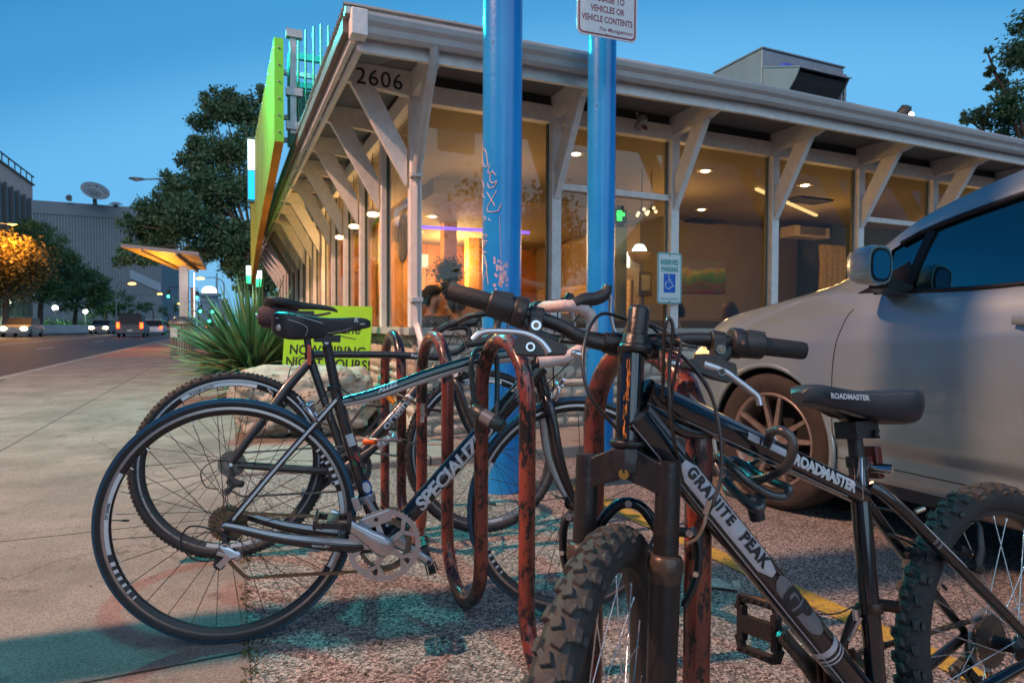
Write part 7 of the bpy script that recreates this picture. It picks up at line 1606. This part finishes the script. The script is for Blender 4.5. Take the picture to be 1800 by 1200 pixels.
mb=MB(); mb.b2(cP-20,cP+.3,aP-90,aP+.3,zP-1.30,zP-1.1); 
for k in range(30): mb.b2(cP+.05,cP+.2,aP-1-3*k,aP-.9-3*k,zP-1.1,zP,0)
mb.b2(cP+.05,cP+.25,aP-90,aP+.2,zP,zP+.15); obj('roof_railing',mb,mat('dark rail',(.06,.06,.07),.5),t)
mb=MB(); mb.ball(tuple(CA(at(7,320,98))),.35,0,6); obj('window_lamp',mb,emis('green lamp',(.7,1,.6),4),t)
def tower(px0,px1,pyt,Y,m1,m2,lb,rows=18,cols=5):
    A=at(px0,pyt,Y); Bq=at(px1,pyt,Y); wd=(Bq-A).length; h=A.z; t=thing('tower_block',lb,'tower',((A.x+Bq.x)/2,Y,0),TH)
    mb=MB(); mb.b2(-wd/2,wd/2,-wd/2,wd/2,-.5,h); obj('wall',mb,m1,t)
    mb=MB()
    for i in range(rows): mb.b2(-wd/2+.5,wd/2-.5,-wd/2-.15,-wd/2-.001,h*(i+.3)/rows,h*(i+.8)/rows); 
    for i in range(rows): mb.b2(-wd/2-.15,-wd/2-.001,-wd/2+.5,wd/2-.5,h*(i+.3)/rows,h*(i+.8)/rows)
    obj('window_band',mb,m2,t)
    for i in range(cols+1):
        mb=MB(); x=-wd/2+wd*i/cols; mb.b2(x-.5,x+.5,-wd/2-.5,-wd/2-.16,0,h+1); obj('pier',mb,m1,t)
    return t
tower(277,312,466,330,mat('tower teal grey',(.16,.22,.24),.5),mat('tower lit glass',(.30,.35,.28),.3,emit=(.6,.65,.4),es=.25),'tall glass residential tower behind the shelter post')
tower(350,372,545,300,mat('tower pale',(.30,.34,.40),.6),mat('tower blue glass',(.08,.12,.2),.3,emit=(.6,.65,.6),es=.08),'pale low tower left of the yucca',8,4)
tower(374,398,528,360,_M['tower pale'],_M['tower blue glass'],'pale tower with a mast, just above the yucca',9,4)
P=at(368,512,300); mb=MB(); mb.M=Matrix.Translation(P); mb.ball((0,0,0),2.6,0,8,(1.3,1.3,1)); mb.b2(-4,4,-4,4,-2.4,-1.0,1); mb.b2(-3,3,-3,3,-P.z,-2.4,1); tag(obj('lit_dome',mb,[emis('dome glow',(1,.95,.85),1.6),_M['tower pale']]),'glowing domed tower top beyond the traffic lights','tower')
P=at(381,480,340); mb=MB(); mb.M=Matrix.Translation((P.x,P.y,0)); mb.cyl((0,0,0),(0,0,P.z),1.0,8,0,r2=.4); tag(obj('radio_mast',mb,mat('mast grey',(.3,.33,.38),.6)),'thin radio mast on the skyline left of the yucca','mast')
# ================================================================ CARS IN THE STREET
def streetcar(px,py,kind,col,lb,hd,front,L=4.5,wd=1.8,h=1.45):
    P=gnd(px,py,-.14); t=thing('car',lb,'car',P,TH+(0 if hd>0 else PI)+0,group='cars driving on the street'); pm=mat('paint %s'%str(col),col,.45,.0,coat=.15)
    hl=.62 if kind=='car' else .55
    prof=[(-L/2,.35),(-L/2+.05,.75),(-L/2+.9,.92) if kind=='car' else (-L/2+.06,1.05),(L/2-1.2,.98),(L/2-.15,.80),(L/2,.55),(L/2,.30),(-L/2,.30)]
    Mz=Matrix(((0,0,1,0),(1,0,0,0),(0,1,0,0),(0,0,0,1))); mb=MB(); mb.prism(prof,-wd/2,wd/2,Mz,0); obj('body',mb,pm,t,bev=.08)
    cab=[(-L/2+.5,.90),(-L/2+1.0,h),(L/2-1.9,h),(L/2-1.15,.96)] if kind=='car' else [(-L/2+.08,1.0),(-L/2+.22,h),(L/2-1.9,h),(L/2-1.25,.97)]
    mb=MB(); mb.prism(cab,-wd/2+.14,wd/2-.14,Mz,0); obj('cabin_glass',mb,mat('street car glass',(.012,.014,.018),.45,spec=.2),t,bev=.05)
    mb=MB(); mb.prism([(cab[1][0],h+.002),(cab[1][0],h+.05),(cab[2][0],h+.05),(cab[2][0],h+.002)],-wd/2+.16,wd/2-.16,Mz,0); obj('roof',mb,pm,t,bev=.02)
    for x in (-L/2+.85,L/2-.85):
        for s in (-1,1):
            mb=MB(); mb.lathe([(.001,-.1),(.2,-.1),(.33,-.08),(.34,0),(.33,.08),(.2,.1),(.001,.1)],20,0,TR(s*(wd/2-.08),x,.34)@Matrix.Rotation(PI/2,4,'Y')); obj('wheel',mb,mat('street wheel',(.02,.02,.02),.6),t)
    for s in (-1,1):
        if front: mb=MB(); mb.ball((s*(wd/2-.28),L/2-.02,.68),.19,0,6,(1.2,.5,.8)); obj('headlight',mb,emis('headlamp',(1,.82,.45),26),t)
        else: mb=MB(); mb.box((s*(wd/2-.14),-L/2-.02,.95 if kind!='car' else .78),(.2,.1,.45 if kind!='car' else .22)); obj('tail_light',mb,emis('tail lamp',(1,.06,.01),9),t)
    if not front: mb=MB(); mb.box((0,-L/2-.02,.55),(.35,.05,.14)); obj('plate',mb,mat('plate',(.5,.5,.45),.5),t)
    return t
streetcar(40,592,'car',(.12,.12,.13),'oncoming dark car with headlights on, at the far left',-1,True,4.8,1.85,1.5); streetcar(180,587,'car',(.10,.09,.09),'oncoming car with headlights on, left of the dark utility vehicle',-1,True)
streetcar(235,592,'suv',(.015,.018,.03),'dark boxy utility vehicle with red tail lights driving away',1,False,4.4,1.9,1.85); streetcar(272,588.5,'car',(.45,.48,.5),'silver car driving away beside the dark utility vehicle',1,False)
streetcar(293,584,'car',(.2,.05,.05),'small distant car with tail lights beside the trash can',1,False); streetcar(372,581,'car',(.08,.08,.08),'tiny distant car between trash can and yucca',1,False)
point('headlight_glow',gnd(40,592,-.14)+Vector((1.0,-3.4,.9)),18,(1,.75,.4),.1)
# ================================================================ PEOPLE INSIDE
def person(loc,yaw,lb,hairc,shirt,pose='rest',hair='short',skin=(.42,.22,.14),stand=False):
    dz=.45 if stand else 0
    V=[(0,0,.52+dz),(0,.01,.68+dz),(0,0,.84+dz),(0,0,.98+dz),(0,.0,1.06+dz),(0,-.01,1.13+dz),(0,-.025,1.20+dz),(0,-.015,1.27+dz)]; Rr=[(.17,.12),(.15,.11),(.17,.11),(.13,.09),(.055,.055),(.062,.070),(.080,.092),(.066,.078)]
    E=[(i,i+1) for i in range(7)]
    def ch(start,pts):
        p=start
        for (x,y,z,r) in pts: V.append((x,y,z+dz)); Rr.append((r,r)); E.append((p,len(V)-1)); p=len(V)-1
        return p
    ch(3,[(-.17,0,.96,.055),(-.22,-.06,.74,.042),(-.14,-.26,.68,.034),(-.06,-.36,.69,.028)])
    if pose=='face': w_=ch(3,[(.17,0,.96,.055),(.20,-.16,.76,.044),(.12,-.20,.95,.034),(.075,-.15,1.09,.028)])
    else: w_=ch(3,[(.17,0,.96,.055),(.22,-.06,.74,.042),(.14,-.26,.68,.034),(.06,-.36,.69,.028)])
    wl=w_-4
    for w0 in (w_,):
        x,y,z=V[w0]; up_h=(0,.02,.05) if pose=='face' else (-.01,-.05,0)
        for k in range(4): ch(w0,[(x+(k-1.5)*.016+up_h[0]*.8,y+up_h[1]*.8,z-dz+up_h[2]*.8,.0095),(x+(k-1.5)*.018+up_h[0]*1.6,y+up_h[1]*1.6,z-dz+up_h[2]*1.5-.006*abs(k-1),.008)])
        ch(w0,[(x-.035,y+.01,z-dz+.02,.010),(x-.045,y+.015,z-dz+.045,.008)])
    for s in (-1,1): ch(0,[(s*.10,-.06,.50,.085),(s*.12,-.42,.50,.065),(s*.12,-.46,.12,.045),(s*.12,-.56,.05,.035)] if not stand else [(s*.10,0,.40,.085),(s*.11,0,.02,.06),(s*.11,.02,-.40,.045),(s*.11,-.10,-.44,.035)])
    me=bpy.data.meshes.new('p'); me.from_pydata(V,E,[]); o=bpy.data.objects.new('p',me); S.collection.objects.link(o); md=o.modifiers.new('k','SKIN')
    for i,r in enumerate(Rr): o.data.skin_vertices[0].data[i].radius=r
    o.data.skin_vertices[0].data[0].use_root=True; sb=o.modifiers.new('s','SUBSURF'); sb.levels=sb.render_levels=2
    dg=bpy.context.evaluated_depsgraph_get(); m2=bpy.data.meshes.new_from_object(o.evaluated_get(dg)); bpy.data.objects.remove(o)
    m2.materials.append(mat('skin %s'%str(skin),skin,.5)); m2.materials.append(shirt); m2.materials.append(mat('denim',(.03,.04,.08),.8))
    for p in m2.polygons:
        z=p.center.z-dz; arm=abs(p.center.x)>.10 or p.center.y<-.12
        p.use_smooth=True; p.material_index=2 if z<.60 and not(arm and z>.62) else (0 if z>1.045 or (p.center.y<-.18 and z>.62) else 1)
    for v in m2.vertices:   # brow, nose, chin
        z=v.co.z-dz
        if v.co.y<-.07 and z>1.08 and abs(v.co.x)<.05: v.co.y-=.018*math.exp(-((z-1.185)/.018)**2-(v.co.x/.014)**2)+.008*math.exp(-((z-1.12)/.02)**2)-.006*math.exp(-((z-1.205)/.012)**2-((abs(v.co.x)-.03)/.012)**2)
    b=bpy.data.objects.new('person',m2); S.collection.objects.link(b); b.location=loc; b.rotation_euler=(0,0,yaw); tag(b,lb,'person')
    mb=MB(); rings=[]
    for k,(z,rx,ry,y0) in enumerate([(1.10 if hair=='long' else 1.16,.085,.07,.035),(1.17,.098,.095,.02),(1.235,.104,.118,.006),(1.29,.092,.108,-.002),(1.335,.060,.072,.0),(1.352,.02,.03,.0)]):
        ring=[]
        for j in range(20):
            t=2*PI*j/20; yy=y0+ry*math.sin(t); xx=rx*math.cos(t)
            if z<1.25 and yy<-.015: yy=-.015+ (yy+.015)*.15; 
            ring.append(Vector((xx,yy-.012,z+dz)))
        rings.append(ring)
    mb.loft(rings,0)
    if hair=='bun': mb.ball((0,.03,1.40+dz),.045,0,8)
    obj('hair',mb,mat('hair %s'%str(hairc),hairc,.7,0,.3,80,.3),b)
    mb=MB()
    for s in (-1,1): mb.ball((s*.030,-.108,1.20+dz),.009,0,6,(1,.4,.6))
    mb.tube([(-.022,-.107,1.148+dz),(0,-.112,1.145+dz),(.022,-.107,1.148+dz)],.004,6,1); obj('face_features',mb,[mat('eye dark',(.02,.015,.012),.3),mat('lip',(.30,.10,.08),.5)],b)
    return b
flo=mat('dark floral shirt',(.02,.02,.03),.8,0,0,45,col2=(.45,.35,.38),thr=.60,soft=.03)
def seat_at(px,py,Y,yaw,*a,**k):
    P=at(px,py,Y); dz=.45 if k.get('stand') else 0; return person((P.x,P.y,P.z-1.22-dz),yaw,*a,**k)
seat_at(758,524,6.35,R_(62),'diner in dark floral shirt resting cheek on hand at the corner window',(.012,.010,.010),flo,'face')
seat_at(803,534,6.7,R_(150),'dark-haired diner seen from behind, left of the first blue pole',(.010,.008,.008),mat('navy shirt',(.04,.04,.07),.8),hair='bun')
seat_at(1187,548,7.1,R_(-70),'diner with reddish face half hidden behind the window post',(.02,.012,.010),mat('brown shirt',(.10,.05,.03),.8))
seat_at(1283,550,7.4,R_(185),'brown-haired diner seen from behind, right of the parking sign',(.05,.028,.015),mat('rust shirt',(.20,.08,.04),.8),hair='long')
seat_at(1090,525,11.2,R_(10),'dark-haired worker standing at the counter far inside',(.012,.010,.010),mat('grey shirt',(.12,.12,.13),.8),stand=True)
# booth backs along the windows
mb=MB(); mb.b2(1.75,3.3,6.35,6.50,.1,.98); mb.b2(3.5,8.6,6.75,6.9,.1,.97); tag(obj('booth_back',mb,mat('booth vinyl',(.09,.07,.05),.5,0,.1,4),rz=TH,bev=.02),'long low booth back running under the windows','booth')

# trees behind the viewer: they show as reflections in the glass and the car paint
for i,(x,y,h,lb) in enumerate(((7,-9,7,'leafy tree across the parking lot, mirrored in the front windows'),(-2.5,-12,8,'tall leafy tree behind the bike rack, mirrored in the glass'),(14,-6,6,'broad tree at the far side of the parking lot'))):
    t=thing('lot_tree',lb,'tree',(x,y,-.4),group='trees around the parking lot'); r=np.random.default_rng(50+i); P=[]
    for k in range(14):
        c=np.array([r.normal()*1.5,r.normal()*1.5,h*(.55+.35*r.random())]); P.append(c+r.normal(size=(330,3))*.55)
    v,f=leafcloud(np.concatenate(P),.16,1,.45); npobj('crown',v,f,dk2,t); mb=MB(); mb.tube([(0,0,-.2),(.1,0,h*.35),(0,.1,h*.8)],[.2,.16,.06],10)
    for k in range(5): a=k*1.3; mb.tube([(0,0,h*.3),(math.cos(a)*.8,math.sin(a)*.8,h*.55),(math.cos(a)*1.6,math.sin(a)*1.6,h*.8)],[.09,.06,.02],7)
    obj('trunk',mb,_M['bark'],t)
